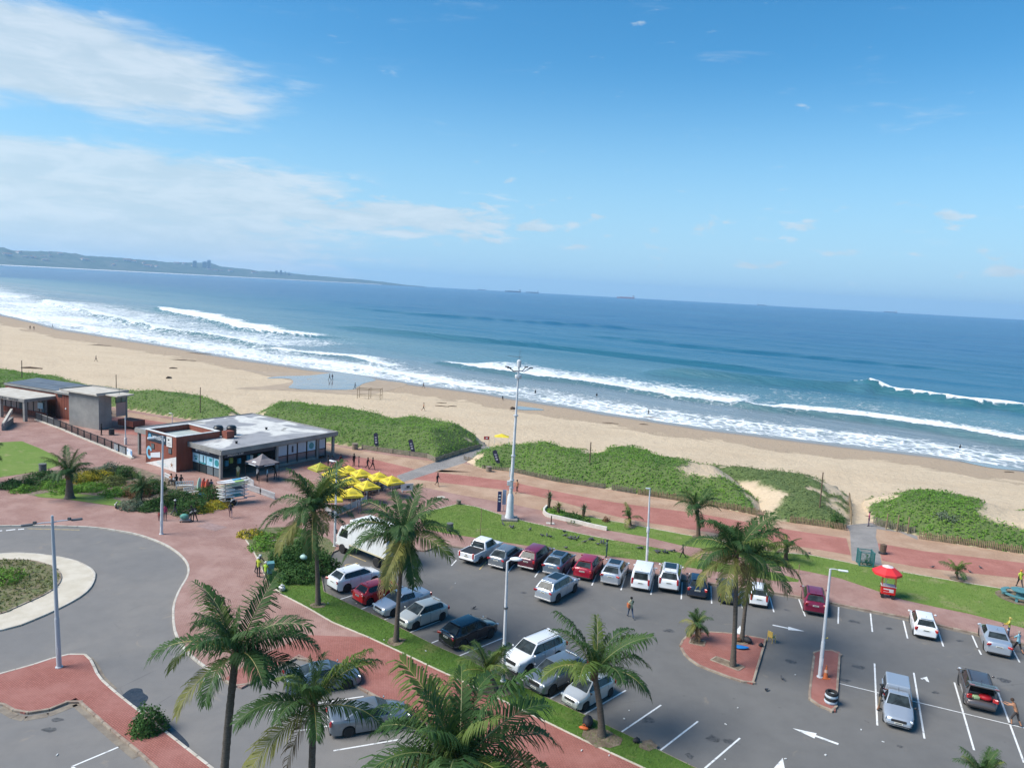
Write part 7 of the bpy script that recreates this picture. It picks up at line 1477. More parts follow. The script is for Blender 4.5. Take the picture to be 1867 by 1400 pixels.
# ---- cafe terrace: yellow umbrellas, picnic tables, low barrier
M_YEL = mat('yellow_canvas', (.72, .58, .03), .7, col2=(.60, .46, .03), vscale=1.5); M_YELD = mat('yellow_canvas_print', (.42, .34, .03), .7); M_TABLE = mat('dark_table', (.05, .048, .045), .7, col2=(.08, .075, .07), vscale=3)
def umbrella(px, py, label, rz, m=M_YEL, W_=1.1, topz=2.75, seed=0):
    p = site(px, py, topz); r = thing('cafe_umbrella', label, 'umbrella', (p.x, p.y, PZ), rz, 'yellow umbrellas on the cafe terrace'); z1, z0 = topz-PZ, topz-PZ-.72
    cn = [(-W_, -W_, z0), (W_, -W_, z0), (W_, W_, z0), (-W_, W_, z0)]; vs = cn+[(0, 0, z1)]+[((cn[k][0]+cn[(k+1) % 4][0])/2*.97, (cn[k][1]+cn[(k+1) % 4][1])/2*.97, z0+.07) for k in range(4)]
    MB().add(vs, [(0, 5, 4), (5, 1, 4), (1, 6, 4), (6, 2, 4), (2, 7, 4), (7, 3, 4), (3, 8, 4), (8, 0, 4)]).build('canopy', m, r)
    for k in range(4):
        a, b = Vector(cn[k]), Vector(cn[(k+1) % 4]); MB().add([a, b, b-Vector((0, 0, .17)), a-Vector((0, 0, .17))], [(0, 3, 2, 1)]).build('valance', m, r)
        c_ = (a+b)/2; n_ = Vector((c_.x, c_.y, 0)).normalized(); t_ = Vector((-n_.y, n_.x, 0)); d_ = (Vector((0, 0, z1))-Vector((c_.x, c_.y, z0+.07))).normalized(); e_ = Vector((c_.x, c_.y, z0+.07))+Vector((0, 0, .02))+n_*.01
        MB().add([e_+d_*.35-t_*.42, e_+d_*.35+t_*.42, e_+d_*.7+t_*.24, e_+d_*.7-t_*.24], [(0, 1, 2, 3)]).build('canopy_print', M_YELD, r)
    MB().tube([(0, 0, 0), (0, 0, z1+.12)], .03, 6).build('pole', M_WHITEP, r)
    for k in range(4): MB().tube([(0, 0, z1-.1), (cn[k][0]*.98, cn[k][1]*.98, z0+.0)], .015, 4).build('rib', M_WHITEP, r)
UMB = [(636, 848, 'yellow umbrella at the back of the terrace behind the thin lamp post'), (659, 854, 'yellow umbrella second along the back edge of the terrace'), (692, 860, 'yellow umbrella left one of the pair by the grey path'), (715, 866.5, 'yellow umbrella nearest the grey beach path'), (641, 867.5, 'yellow umbrella in the middle of the terrace'), (670, 875, 'yellow umbrella over the dark tables with cars behind'), (642, 888.5, 'front yellow umbrella of the terrace'), (610, 854, 'yellow umbrella just left of the thin lamp post at the back'), (607, 869, 'yellow umbrella half behind the tall dense palm, middle row'), (606, 882, 'yellow umbrella half behind the tall dense palm, front row'), (605, 896, 'lowest yellow umbrella partly behind the palm fronds'), (584, 843, 'greenish yellow umbrella nearest the kiosk corner')]
for i, (x, y, lab) in enumerate(UMB): umbrella(x, y, lab, .55+.25*math.sin(i*3), mat('olive_canvas', (.34, .33, .03), .7) if i == 11 else M_YEL)
def picnic(px, py, rz, label):
    c = site(px, py); r = thing('picnic_table', label, 'table', (c.x, c.y, PZ), rz, 'dark tables on the cafe terrace')
    for k in range(4): MB().box((0, -.33+k*.22, .74), (1.8, .2, .05)).build('top_plank', M_TABLE, r)
    for sy in (-1, 1): MB().box((0, sy*.75, .44), (1.8, .28, .05)).build('seat', M_TABLE, r)
    for sx in (-1, 1): MB().beam((sx*.7, -.8, .38), (sx*.7, .8, .38), .08, .1).beam((sx*.7, -.6, 0), (sx*.7, -.2, .74), .08, .08).beam((sx*.7, .6, 0), (sx*.7, .2, .74), .08, .08).build('leg_frame', M_TABLE, r)
for i, (x, y, lab) in enumerate([(636, 872, 'dark table beneath the back umbrella'), (657, 880, 'dark table behind the middle umbrella'), (690, 886, 'dark table below the path side umbrella pair'), (640, 893, 'dark table beneath the middle umbrella'), (668, 901, 'dark table beside the seated red shirted guest'), (684, 895, 'dark table at the right end of the terrace'), (643, 912, 'dark table under the front umbrella'), (616, 884, 'dark table left of the lamp post at the back'), (612, 905, 'dark table beside the palm fronds'), (715, 890, 'dark table by the white barrier')]): picnic(x, y, .62, lab)
def barrier(pts, label, h=.95):
    ln = P2(pts, PZ); o = ln[0]; r = thing('glass_barrier', label, 'barrier', o)
    for a, b in zip(ln, ln[1:]):
        n = max(1, round((b-a).length/1.2))
        for i in range(n+1): p = a.lerp(b, i/n)-o; MB().box((p.x, p.y, h/2), (.07, .07, h)).build('post', M_WHITEP, r)
        for i in range(n): p, q_ = a.lerp(b, (i+.06)/n)-o, a.lerp(b, (i+.94)/n)-o; MB().beam(p+Vector((0, 0, h*.5)), q_+Vector((0, 0, h*.5)), .02, h*.75).build('panel', mat('barrier_panel', (.42, .47, .48), .25), r)
barrier([(588, 925), (605, 945), (640, 930), (668, 917)], 'pale paneled barrier along the front of the cafe terrace'); barrier([(700, 893), (735, 888)], 'low grey barrier beside the path end of the terrace')
c = site(742, 898); sgn = thing('sign_board', 'white sign board at the right end of the cafe terrace', 'sign', (c.x, c.y, PZ), .35); MB().box((0, 0, .6), (1.5, .06, .85)).build('board', M_WHITEP, sgn); MB().box((.1, -.04, .62), (.4, .01, .25)).box((.1, -.04, .42), (.8, .01, .05)).build('sign_mark', M_MULL, sgn)
for sx in (-.6, .6): MB().box((sx, 0, .1), (.08, .5, .2)).build('foot', M_WHITEP, sgn)
# ------------------------------------------------------------------ lamp posts and other poles
M_LAMPW = mat('lamp_post_white', (.66, .67, .68), .45, col2=(.55, .56, .57), vscale=1.2); M_LAMPG = mat('lamp_post_grey', (.46, .48, .50), .45); M_LAMPD = mat('lamp_head_dark', (.08, .085, .09), .5); M_LENS = mat('lamp_lens', (.75, .76, .76), .25)
def post(px, py, top_y, label, top_x=None, r0=.13, r1=.07, m=M_LAMPW, cat='lamp post', name='lamp_post', z=None, parts=True, grp=None):
    b = site(px, py, 0.); b.z = PZ if z is None else z; h = height_at(b, top_y); root = thing(name, label, cat, b, 0, grp); lean = Vector((0, 0, h))
    if top_x is not None:
        t = b+lean; sc = FPX/((t-Vector((0, 0, CAM_H))).dot(FWD)); dx = (top_x-to_px(t)[0])/sc; lean.x = max(-.25, min(.25, dx))
    MB().tube([(0, 0, 0), lean*.33, lean*.331, lean*.7, lean], [r0, r0*.9, r0*.78, r0*.7, r1], 10).build('pole', m, root, smooth=.8)
    if parts: MB().lathe((0, 0, 0), [(r0*1.5, 0), (r0*1.45, .05), (r0*1.05, .07)], 10).build('base_flange', m, root); MB().box((0, -r0*.95, 1.1), (.12, .03, .5)).build('access_door', m, root)
    return root, lean
def head(root, at, d, L, m=M_LAMPD, w_=.26, h=.1, drop=0.):
    """horizontal arm and flat lantern in direction d (unit, horizontal)"""
    e = at+d*L+Vector((0, 0, drop)); MB().tube([at, at.lerp(e, .5)+Vector((0, 0, .03)), e], .035, 6).build('arm', M_LAMPW, root)
    q = math.atan2(d.y, d.x); hd = MB().box(e+d*.25, (.62, w_, h), rz=q).build('lantern', m, root, bevel=.03); MB().box(e+d*.27-Vector((0, 0, h*.5+.008)), (.46, w_*.75, .014), rz=q).build('lens', M_LENS, hd)
dv = lambda a: Vector((math.cos(a), math.sin(a), 0))
r_, t_ = post(108, 1219, 940, 'tall grey lamp post with a double arm on the lower left traffic island', 95, .15, .075, M_LAMPG)
for sg in (1, -1): head(r_, t_-Vector((0, 0, .42)), dv(.62)*sg, 1.05, M_LAMPD, .24); MB().box(t_-Vector((0, 0, .33))+dv(.62)*sg*.9, (.16, .14, .16)).build('sensor', M_LAMPD, r_)
r_, t_ = post(294.3, 975.7, 795, 'white lamp post with one lantern, in front of the brick kiosk', 297, .14, .08); head(r_, t_, dv(3.7), .75, M_LENS, .32, .14, -.12)
r_, t_ = post(610, 998, 842, 'thin white lamp post between the tall palm and the truck cab', 614, .12, .06); head(r_, t_, dv(2.6), .35, M_LENS, .2, .1)
r_, t_ = post(917, 1244.6, 1024, 'white lamp post in the lawn strip with a cobra head lantern', 925, .13, .07); MB().tube([t_, t_+Vector((.25, .12, .12))], .04, 6).build('arm', M_LAMPW, r_); MB().ball(t_+Vector((.55, .22, .12)), .2, 12, 6, (2.1, 1.2, .62)).build('lantern', M_LENS, r_, smooth=3)
for f in (.28, .62): MB().lathe(t_*f, [(.15, -.05), (.16, 0), (.15, .05)], 10).build('strap', M_LAMPD, r_)
r_, t_ = post(1494.3, 1236.6, 1037, 'white lamp post with a short arm on the narrow parking island', 1514, .14, .07); head(r_, t_, dv(-.25), .55, M_LENS, .22, .08)
MB().tube([t_*.36+Vector((.1, 0, 0)), t_*.34+Vector((.28, -.05, .25))], .03, 6).build('strap', mat('yellow_tape', (.6, .45, .08), .7), r_)
r_, t_ = post(1178.8, 1029, 889.6, 'thin white lamp post behind the white van', 1184, .12, .055); MB().box(t_+Vector((-.22, 0, -.05)), (.35, .12, .08)).build('lantern', M_LENS, r_); MB().lathe(t_*.45, [(.14, -.25), (.15, 0), (.14, .25)], 8).build('strap', M_LAMPW, r_)
# tall floodlight mast
b = site(928.6, 948.5); H = height_at(b, 668); mst = thing('floodlight_mast', 'tall white mast with cameras and four bent arms at the lawn edge', 'mast', (b.x, b.y, PZ)); t_ = Vector((.12, 0, H))
MB().box((0, 0, .1), (1.75, 1.75, .22)).build('plinth', M_GREYP, mst); MB().tube([(0, 0, .2), (0, 0, .7), (0, 0, 2.6), (0, 0, 2.9)], [.52, .42, .34, .22], 12).build('base_sleeve', M_LAMPW, mst, smooth=.8)
MB().tube([(0, 0, 2.8), t_*.42, t_*.421, t_*.68, t_*.681, t_], [.20, .18, .155, .135, .115, .09], 12).build('pole', M_LAMPW, mst, smooth=.8)
for f in (.21, .26, .42, .68): MB().lathe(t_*f, [(.25, -.06), (.27, 0), (.25, .06)], 12).build('collar', M_LAMPG, mst)
MB().box(t_*.24+Vector((-.28, -.05, 0)), (.42, .3, .5)).build('junction_box', M_LAMPW, mst, bevel=.02); MB().tube([t_*.28+Vector((-.28, 0, 0)), t_*.34+Vector((-.28, 0, 0))], .04, 5).build('bracket', M_LAMPW, mst)
MB().lathe(t_-Vector((0, 0, 1.4)), [(.34, 0), (.38, .2), (.34, .4)], 12).build('lamp_collar', M_LAMPW, mst); MB().lathe(t_, [(.22, -.2), (.24, .5), (.1, .6)], 10).build('camera_dome', M_LAMPW, mst)
for k, a in enumerate((.1, 2.9, .9, 3.8)):
    d = dv(a); p0 = t_-Vector((0, 0, .6)); MB().tube([p0, p0+d*.6+Vector((0, 0, -.05)), p0+d*1.15+Vector((0, 0, .3))], .05, 6).build('arm', M_LAMPD, mst); MB().box(p0+d*1.3+Vector((0, 0, .36)), (.42, .22, .12), rz=a).build('floodlight', M_LAMPD, mst)
MB().tube([t_+Vector((0, 0, .5)), t_+Vector((.03, 0, 1.7))], .02, 5).tube([t_+Vector((-1.2, 0, .95)), t_+Vector((.3, .1, .85))], .02, 5).build('aerial', M_LAMPD, mst)
for px, py, ty, lab, r, m in ((875.5, 978, 928, 'thin pale stake on the lawn left of the mast', .03, M_WOOD), (1455.5, 1049, 1031, 'short wooden stub at the tip of the long lawn', .05, M_WOOD), (1004.5, 958, 942, 'dark bollard on a pale foot beside the white planter', .07, M_POLE)):
    c = site(px, py); h = height_at(c, ty); o = MB().tube([(0, 0, 0), (0, 0, h)], [r, r*.9], 8).build('stake', m, None, (c.x, c.y, PZ)); tag(o, lab, 'post')
c = site(1003, 956); structure(MB().box((c.x, c.y, PZ+.02), (.9, .6, .05)).build('concrete_pad', M_KERBW))
r_, t_ = post(314, 776, 754, 'small white lamp post behind the kiosk roof', None, .07, .045, parts=False); head(r_, t_, dv(2.6), .25, M_LENS, .16, .07)
r_, t_ = post(229, 812, 760, 'white banded post on the paving between the two buildings', None, .10, .08, parts=False); MB().lathe((0, 0, 0), [(.2, 0), (.2, .9), (.17, 1.0)], 8).build('sleeve', M_WHITEP, r_)
# feather flags along the dunes
M_FLAG = mat('flag_navy', (.025, .028, .055), .7, col2=(.03, .035, .07), vscale=2)
def feather(px, py, ty, label, lean=.5):
    b = ground(px, py); h = max(2.6, min(height_at(b, ty), 4.2)); r = thing('feather_flag', label, 'flag', b, 0, 'navy feather flags along the promenade dunes'); pts = [Vector((lean*h*.3*(1-(1-t)**1), 0, h*t)) for t in np.linspace(0, .85, 6)]
    P_ = [Vector((-lean*(h-z)*.28, 0, z)) for z in np.linspace(0, h*.9, 7)]+[Vector((.02, 0, h*.97)), Vector((-.12, 0, h))]
    P_ = [Vector((lean*.9*(1-z/h), 0, z)) for z in np.linspace(0, h*.9, 8)]; top = P_[-1]+Vector((-.22, 0, .18)); P_.append(top); MB().tube(P_, .022, 5).build('pole', M_LAMPD, r)
    vs = []; 
    for i, p in enumerate(P_[2:]): w_ = .62 if i > 0 else .45; vs += [p, p+Vector((-w_, .03*math.sin(i*1.7), -.08))]
    vs[-1] = P_[-1]+Vector((-.15, 0, -.1)); fl_ = MB().add(vs, [(2*i, 2*i+2, 2*i+3, 2*i+1) for i in range(len(P_)-3)]).build('cloth', M_FLAG, r)
    for i, s_ in enumerate((.28, .2, .16)): c_ = P_[3+i].lerp(P_[4+i], .5)+Vector((-.33, -.06, 0)); MB().box(c_, (.3, .012, s_)).build('flag_print', mat('flag_print_grey', (.42, .42, .48), .7), fl_)
feather(687, 822, 787, 'navy feather flag leftmost, on the dune behind the terrace', .4); feather(750, 832, 799, 'navy feather flag on the dune by the fence corner', .8); feather(903, 852, 820, 'navy feather flag right of the beach path', 1.0)
b = ground(891, 818); r_ = thing('warning_flag', 'small red flag on a pole where the beach path meets the sand', 'flag', b); MB().tube([(0, 0, 0), (0, 0, 2.0)], .03, 5).build('pole', M_POLE, r_); m = MB(); m.add([(0, 0, 2.0), (-.85, .05, 1.95), (-.85, .05, 1.45), (0, 0, 1.45)], [(0, 1, 2, 3)]); fl_ = m.build('cloth', mat('flag_red', (.42, .03, .03), .7), r_); MB().box((-.4, -.02, 1.72), (.3, .01, .18)).build('flag_print', M_INK, fl_)
b = ground(914, 811); r_ = thing('beach_tent', 'small bright yellow beach shelter just behind the dune', 'tent', b+Vector((0, 0, -.1))); MB().add([(-1.2, -.8, 1.5), (1.2, -.8, 1.5), (1.2, .8, 1.5), (-1.2, .8, 1.5), (0, 0, 2.0)], [(0, 1, 4), (1, 2, 4), (2, 3, 4), (3, 0, 4)]).build('canopy', M_YEL, r_)
for sx in (-1, 1):
    for sy in (-1, 1): MB().tube([(sx*1.15, sy*.75, 0), (sx*1.15, sy*.75, 1.5)], .03, 5).build('leg', M_WHITEP, r_)
# ------------------------------------------------------------------ small street furniture
M_BIN = mat('bin_grey', (.15, .155, .15), .8, col2=(.10, .105, .10), vscale=3); M_BINB = mat('bin_black', (.025, .025, .028), .6); M_STONE = mat('rough_stone', (.26, .21, .165), .95, col2=(.18, .145, .11), vscale=4)
def bin_(px, py, r, h, label, m):
    c = site(px, py); o = thing('litter_bin', label, 'bin', (c.x, c.y, PZ)); MB().lathe((0, 0, 0), [(r*.9, 0), (r, .05), (r*.97, h*.9), (r*1.06, h*.92), (r*1.06, h), (r*.85, h)], 12).build('drum', m, o, smooth=.6); MB().lathe((0, 0, h*.86), [(r*.84, 0), (r*.84, .02)], 12).build('liner', M_BINB, o)
bin_(820, 970, .33, .85, 'grey concrete bin on the lawn left of the mast', M_BIN); bin_(78, 861, .42, .95, 'concrete bin at the edge of the left lawn', M_BIN); bin_(203.5, 794, .4, .9, 'black bin on the paving by the railing', M_BINB); bin_(836, 921, .28, .5, 'squat stone bollard bin at the tip of the lawn', M_STONE); bin_(647, 820.5, .45, .9, 'stone stub at the dune foot behind the kiosk', M_STONE); bin_(891, 861, .4, .7, 'stone stub before the log palisade', M_STONE)
c = site(1609, 1011); o = thing('litter_bin', 'brown bin with a black foot on the promenade by the grey path', 'bin', (c.x, c.y, PZ)); MB().lathe((0, 0, .0), [(.42, 0), (.42, .14), (.3, .2)], 10).build('foot', M_BINB, o); MB().lathe((0, 0, .2), [(.3, 0), (.32, .75), (.2, .8)], 10).build('drum', M_TRUNKB, o)
c = site(909.5, 934); o = thing('sign_totem', 'two panel navy and pale sign totem beside the mast', 'sign', (c.x, c.y, PZ), .1); H = 2.3; MB().box((0, 0, H/2), (.42, .16, H)).build('panel', mat('totem_navy', (.03, .035, .11), .5), o); MB().box((.55, .25, H/2+.45), (.42, .1, H-.6)).build('panel', mat('totem_pale', (.30, .36, .50), .5), o); MB().box((.55, .25, .35), (.06, .06, .7)).build('post', M_LAMPG, o)
for z in (1.9, 1.55, 1.2): MB().box((0, -.085, z), (.26, .012, .12)).build('panel_print', M_INK, o)
# teal tree guard
a, b, c_ = site(1566.5, 1034), site(1592, 1037), site(1572, 1026); o = thing('tree_guard', 'teal metal mesh guard round small plants at the grey crossing', 'guard', (a.x, a.y, PZ)); M_TG = mat('teal_metal', (.03, .17, .17), .5)
cs = [Vector((0, 0, 0)), Vector((b.x-a.x, b.y-a.y, 0)), Vector((b.x-a.x, b.y-a.y, 0))+Vector((.2, 1.1, 0)), Vector((.2, 1.1, 0))]
for p in cs: MB().box(p+Vector((0, 0, .75)), (.09, .09, 1.5)).build('post', M_TG, o)
for p, q in zip(cs, cs[1:]+cs[:1]):
    for z in (.1, 1.42): MB().beam(p+Vector((0, 0, z)), q+Vector((0, 0, z)), .05, .06).build('rail', M_TG, o)
    mb = MB()
    for k in range(1, 12): e = p.lerp(q, k/12); mb.box(e+Vector((0, 0, .75)), (.016, .016, 1.3))
    for k in range(1, 6): mb.beam(p+Vector((0, 0, .1+k*.22)), q+Vector((0, 0, .1+k*.22)), .014, .014)
    stuff(mb.build('mesh_wires', M_TG, o))
cc = site(1580, 1032); shrub(0, 0, 1.0, .9, 'small dark plants inside the teal guard', M_DKG, 'potted_shrub', size=.22, dens=60, seed=120, p=cc)
# red ice cream cart under its umbrella
c = site(1617, 1091); c1 = thing('ice_cream_cart', 'red vendor cart with a big red and white umbrella on the walkway', 'cart', (c.x, c.y, PZ), -.35); M_REDP = mat('cart_red', (.55, .015, .015), .35); M_REDC = mat('umbrella_red', (.66, .03, .035), .6)
MB().box((0, 0, .72), (1.15, .72, .72)).build('body', M_REDP, c1, bevel=.04, seg=2); MB().box((0, 0, 1.1), (1.2, .76, .05)).build('lid', M_WHITEP, c1, bevel=.01); MB().box((0, -.365, .75), (.8, .012, .3)).build('body_panel', M_WHITEP, c1); MB().box((-.2, -.375, .72), (.5, .01, .16)).build('panel_print', M_REDP, c1)
for sx in (-1, 1):
    for sy in (-1, 1): MB().lathe((sx*.4, sy*.34, .17), [(.17, -.04), (.17, .04)], 12, 'Y').build('wheel', M_TYRE, c1)
    MB().box((sx*.52, .3, 1.6), (.05, .05, 1.0)).build('post', M_REDP, c1); MB().box((sx*.52, -.3, 1.6), (.05, .05, 1.0)).build('post', M_REDP, c1)
MB().box((0, 0, 2.08), (1.15, .75, .05)).build('shelf', M_REDP, c1); MB().tube([(-.75, 0, .9), (-.55, 0, .95)], .03, 5).build('push_bar', M_PLAST, c1)
um = thing('cart_umbrella', 'red parasol with a pale centre over the vendor cart', 'umbrella', (c.x-.25, c.y, PZ), .2); n = 8; R1 = 1.2; zt = 2.95
vs = [(0, 0, zt)]+[(R1*.4*math.cos(k*2*PI/n), R1*.4*math.sin(k*2*PI/n), zt-.16) for k in range(n)]+[(R1*math.cos(k*2*PI/n), R1*math.sin(k*2*PI/n), zt-.62) for k in range(n)]
MB().add(vs, [(0, 1+k, 1+(k+1) % n) for k in range(n)]).build('canopy_centre', mat('umbrella_pale', (.66, .58, .56), .6), um); MB().add(vs, [(1+k, 1+n+k, 1+n+(k+1) % n, 1+(k+1) % n) for k in range(n)]).build('canopy', M_REDC, um)
m = MB()
for k in range(n): a, b = Vector(vs[1+n+k]), Vector(vs[1+n+(k+1) % n]); m.add([a, b, b-Vector((0, 0, .2)), a-Vector((0, 0, .2))], [(0, 3, 2, 1)])
m.build('valance', M_REDC, um); MB().tube([(0, 0, .3), (0, 0, zt)], .03, 6).build('pole', M_WHITEP, um)
# round teal picnic table at the right edge
c = site(1859, 1093); o = thing('picnic_table', 'round teal concrete picnic table at the right edge of the lawn', 'table', (c.x, c.y, PZ+.02)); M_TEALC = mat('teal_concrete', (.07, .20, .22), .6, col2=(.10, .25, .26), vscale=2)
MB().lathe((0, 0, 0), [(.35, 0), (.3, .7)], 12).build('pedestal', M_TEALC, o); MB().lathe((0, 0, .7), [(.72, 0), (.75, .03), (.75, .09), (.7, .1)], 24).build('top', M_TEALC, o)
for k in range(4):
    pr = [(1.12*math.cos(a), 1.12*math.sin(a)) for a in np.linspace(k*PI/2+.08, k*PI/2+PI/2-.08, 9)]+[(1.5*math.cos(a), 1.5*math.sin(a)) for a in np.linspace(k*PI/2+PI/2-.08, k*PI/2+.08, 9)]
    s_ = MB().prism(pr, .4, .48).build('seat', M_TEALC, o); a = k*PI/2+PI/4; MB().box((1.3*math.cos(a), 1.3*math.sin(a), .2), (.2, .2, .4), rz=a).build('support', M_TEALC, o)
sheet('bare_soil', [c+Vector((1.9*math.cos(a), 1.9*math.sin(a), 0)) for a in np.linspace(0, 6.28, 17)[:-1]], PZ+.034, M_SOIL)
# yellow plastic chair with a cloth, cone, painted tyres, bodyboard and bags on the islands
c = site(1406, 1170, 0); o = thing('plastic_chair', 'yellow plastic chair standing on the asphalt beside the island', 'chair', (c.x, c.y, .004), 2.2); M_YC = mat('yellow_plastic', (.62, .42, .10), .5)
MB().box((0, 0, .42), (.46, .44, .04)).build('seat', M_YC, o, bevel=.02); MB().box((0, .21, .66), (.44, .04, .46)).build('backrest', M_YC, o, bevel=.03)
for sx in (-1, 1):
    for sy in (-1, 1): MB().tube([(sx*.22, sy*.2, 0), (sx*.19, sy*.17, .42)], [.022, .03], 6).build('leg', M_YC, o)
    MB().box((sx*.23, .02, .62), (.04, .4, .03)).build('armrest', M_YC, o)
MB().ball((.02, -.02, .5), .16, 10, 5, (1.2, 1, .5)).build('cloth', mat('cream_cloth', (.65, .58, .42), .9), o)
c = site(1504.5, 1238); o = thing('traffic_cone', 'orange traffic cone at the foot of the island lamp post', 'cone', (c.x, c.y, PZ)); M_CONE = mat('cone_orange', (.55, .15, .05), .6); MB().box((0, 0, .02), (.5, .5, .04)).build('base', M_CONE, o); MB().lathe((0, 0, .04), [(.17, 0), (.04, .85)], 12).build('body', M_CONE, o); MB().lathe((0, 0, .4), [(.125, 0), (.095, .2)], 12, cap=False).build('band', mat('cone_band', (.62, .40, .30), .6), o)
c = site(1513.5, 1283); M_TB = mat('tyre_blue_white', (.32, .42, .50), .7, col2=(.55, .58, .60), vscale=5)
for k in range(4):
    o = MB().lathe((0, 0, 0), [(.25, 0), (.36, .01), (.40, .09), (.36, .17), (.25, .18), (.22, .09), (.25, 0)], 18, cap=False).build('old_tyre', M_TB if k in (0, 2) else M_TYRE, None, (c.x+random.uniform(-.03, .03), c.y, PZ+k*.185), smooth=1.)
    tag(o, ['painted pale tyre at the bottom of the stack on the narrow island', 'black tyre second from the bottom of the island stack', 'painted pale tyre third in the island stack', 'black tyre on top of the island stack'][k], 'tyre', 'tyres stacked on the narrow island')
c = site(1349, 1184); surfboard('bodyboard', 'blue bodyboard lying on the parking island between the palms', mat('bodyboard_blue', (.02, .20, .55), .4), (c.x, c.y, PZ+.1), (0, 0, -.15), 1.25, .62, .1)
def bag(px, py, s_, m, label, z=PZ+.02, cat='bag', sq=(1.2, .8, .75)):
    c = site(px, py); o = MB().ball((0, 0, s_*sq[2]*.85), s_, 10, 7, sq); o.tube([(-s_*.5, 0, s_*1.2), (0, 0, s_*1.7), (s_*.5, 0, s_*1.2)], .02, 5); return tag(o.build('bag', m, None, (c.x, c.y, z), random.random()*3, smooth=1.), label, cat)
M_BAGK = mat('black_bag_cloth', (.018, .018, .022), .7); M_BAGO = mat('orange_bag_cloth', (.62, .13, .03), .6); M_BAGW = mat('white_bag_plastic', (.62, .62, .60), .5); M_BAGB = mat('blue_green_bag', (.10, .26, .28), .6)
bag(1362, 1174, .32, M_BAGK, 'black rucksack against the second island palm'); bag(1346, 1172, .2, M_REDL, 'dark red bag beside the second island palm'); bag(1387, 1181, .17, M_BAGK, 'small black bag near the corner of the island')
bag(1071, 1326, .40, M_BAGK, 'black bag pile on the lawn strip left of the leaning palm'); bag(1064, 1333, .2, M_BAGO, 'orange bag in front of the black pile by the leaning palm', sq=(1.5, .7, .5)); bag(514, 1079, .34, M_BAGW, 'white rubbish bag on the lawn strip below the hedge'); bag(553, 1040, .3, mat('pale_green_bag', (.35, .52, .45), .5), 'pale green bag tucked into the dark hedge', z=PZ+.9)
bag(1160, 1357, .2, M_BAGK, 'small black lump on the soil patch of the lawn strip')
# wheelie bin by the workers, trolley with a sack
c = site(493, 1049); o = thing('wheelie_bin', 'blue grey wheelie bin beside the two workers', 'bin', (c.x, c.y, PZ), .4); MB().box((0, 0, .55), (.5, .55, .85), taper=1.15).build('body', M_BAGB, o, bevel=.02); MB().box((0, 0, 1.02), (.62, .66, .07)).build('lid', M_BAGB, o, bevel=.02)
for sx in (-1, 1): MB().lathe((sx*.24, .28, .12), [(.12, -.03), (.12, .03)], 10, 'X').build('wheel', M_TYRE, o)
c = site(338, 953); o = thing('trolley', 'shopping trolley carrying a green sack on the paving', 'trolley', (c.x, c.y, PZ), .2)
for sx in (-1, 1):
    for sy in (-1, 1): MB().lathe((sx*.42, sy*.25, .07), [(.07, -.02), (.07, .02)], 8, 'Y').build('wheel', M_TYRE, o)
MB().box((0, 0, .2), (1.0, .55, .04)).build('frame', M_GALV, o)
mb = MB()
for k in range(9): mb.box((-.48+k*.12, .27, .48), (.015, .015, .5)).box((-.48+k*.12, -.27, .48), (.015, .015, .5))
stuff(mb.build('basket_wires', M_GALV, o)); MB().tube([(.5, -.25, .3), (.62, -.25, .98), (.62, .25, .98), (.5, .25, .3)], .02, 5).build('handle', M_PLAST, o)
tag(MB().ball((0, 0, .3), .36, 12, 7, (1.25, .9, .85)).build('sack', mat('green_sack', (.06, .24, .20), .8, col2=(.10, .30, .24), vscale=4), None, (c.x-.1, c.y, PZ+.22), smooth=3), 'green sack riding on the shopping trolley', 'sack')
# fallen frond, driftwood, litter, lifeguard shelter frame on the beach
b = ground(674, 727); o = thing('beach_frame', 'bare timber shelter frame standing on the sand', 'frame', b); W_ = 5.2
for sx in (-1, 0, 1):
    for sy in (-1, 1): MB().tube([(sx*W_/2, sy*1.2, -.3), (sx*W_/2, sy*1.2, 2.5)], .06, 5).build('post', M_WOOD, o)
for sy in (-1, 1): MB().beam((-W_/2, sy*1.2, 2.2), (W_/2, sy*1.2, 2.2), .1, .12).beam((-W_/2, sy*1.2, .8), (W_/2, sy*1.2, .8), .08, .08).build('rail', M_WOOD, o)
for sx in (-1, 0, 1): MB().beam((sx*W_/2, -1.2, 2.35), (sx*W_/2, 1.2, 2.35), .1, .1).build('cross_beam', M_WOOD, o)
def log(px, py, L, rz, label, r=.1): b = ground(px, py); tag(MB().tube([(-L/2, 0, r*.6), (-L*.1, .1*L*.3, r), (L/2, 0, r*.5)], [r*.6, r, r*.5], 6).build('driftwood', M_POLE, None, b, rz), label, 'driftwood', 'driftwood on the beach')
log(805, 735, 2.4, .2, 'short dark log right of the beach frame'); log(806, 741, 3.2, -.1, 'longer dark log below the short one'); log(825, 741, 2., .3, 'small log right of the two dark ones'); log(1113, 772, 3.4, -.15, 'dark log on the sand right of the mast'); log(1190, 763, 4.5, -.1, 'long log by the wader at the waterline', .2); log(1840, 861, 1.8, 0, 'small dark log on wet sand at the far right'); log(58, 672, 5., .1, 'low timber trestle on the dune crest at far left', .25); log(1174, 774, 2., .1, 'short log left of the wader'); log(935, 746, 1.3, .6, 'dark stump beside the mast at the wet sand', .35)
log(316, 672, 2., .4, 'dark drift pile on the pale sand', .2); log(308, 690, 1.6, 1.2, 'dark dot of driftwood above the dune', .3); log(330, 657, 9, .1, 'long strand of dark wrack at the wet sand edge', .14); log(180, 630, 8, .2, 'strand of wrack nearer the left edge', .14); log(362, 645, 9, .0, 'strand of wrack beside the tide pool', .14)
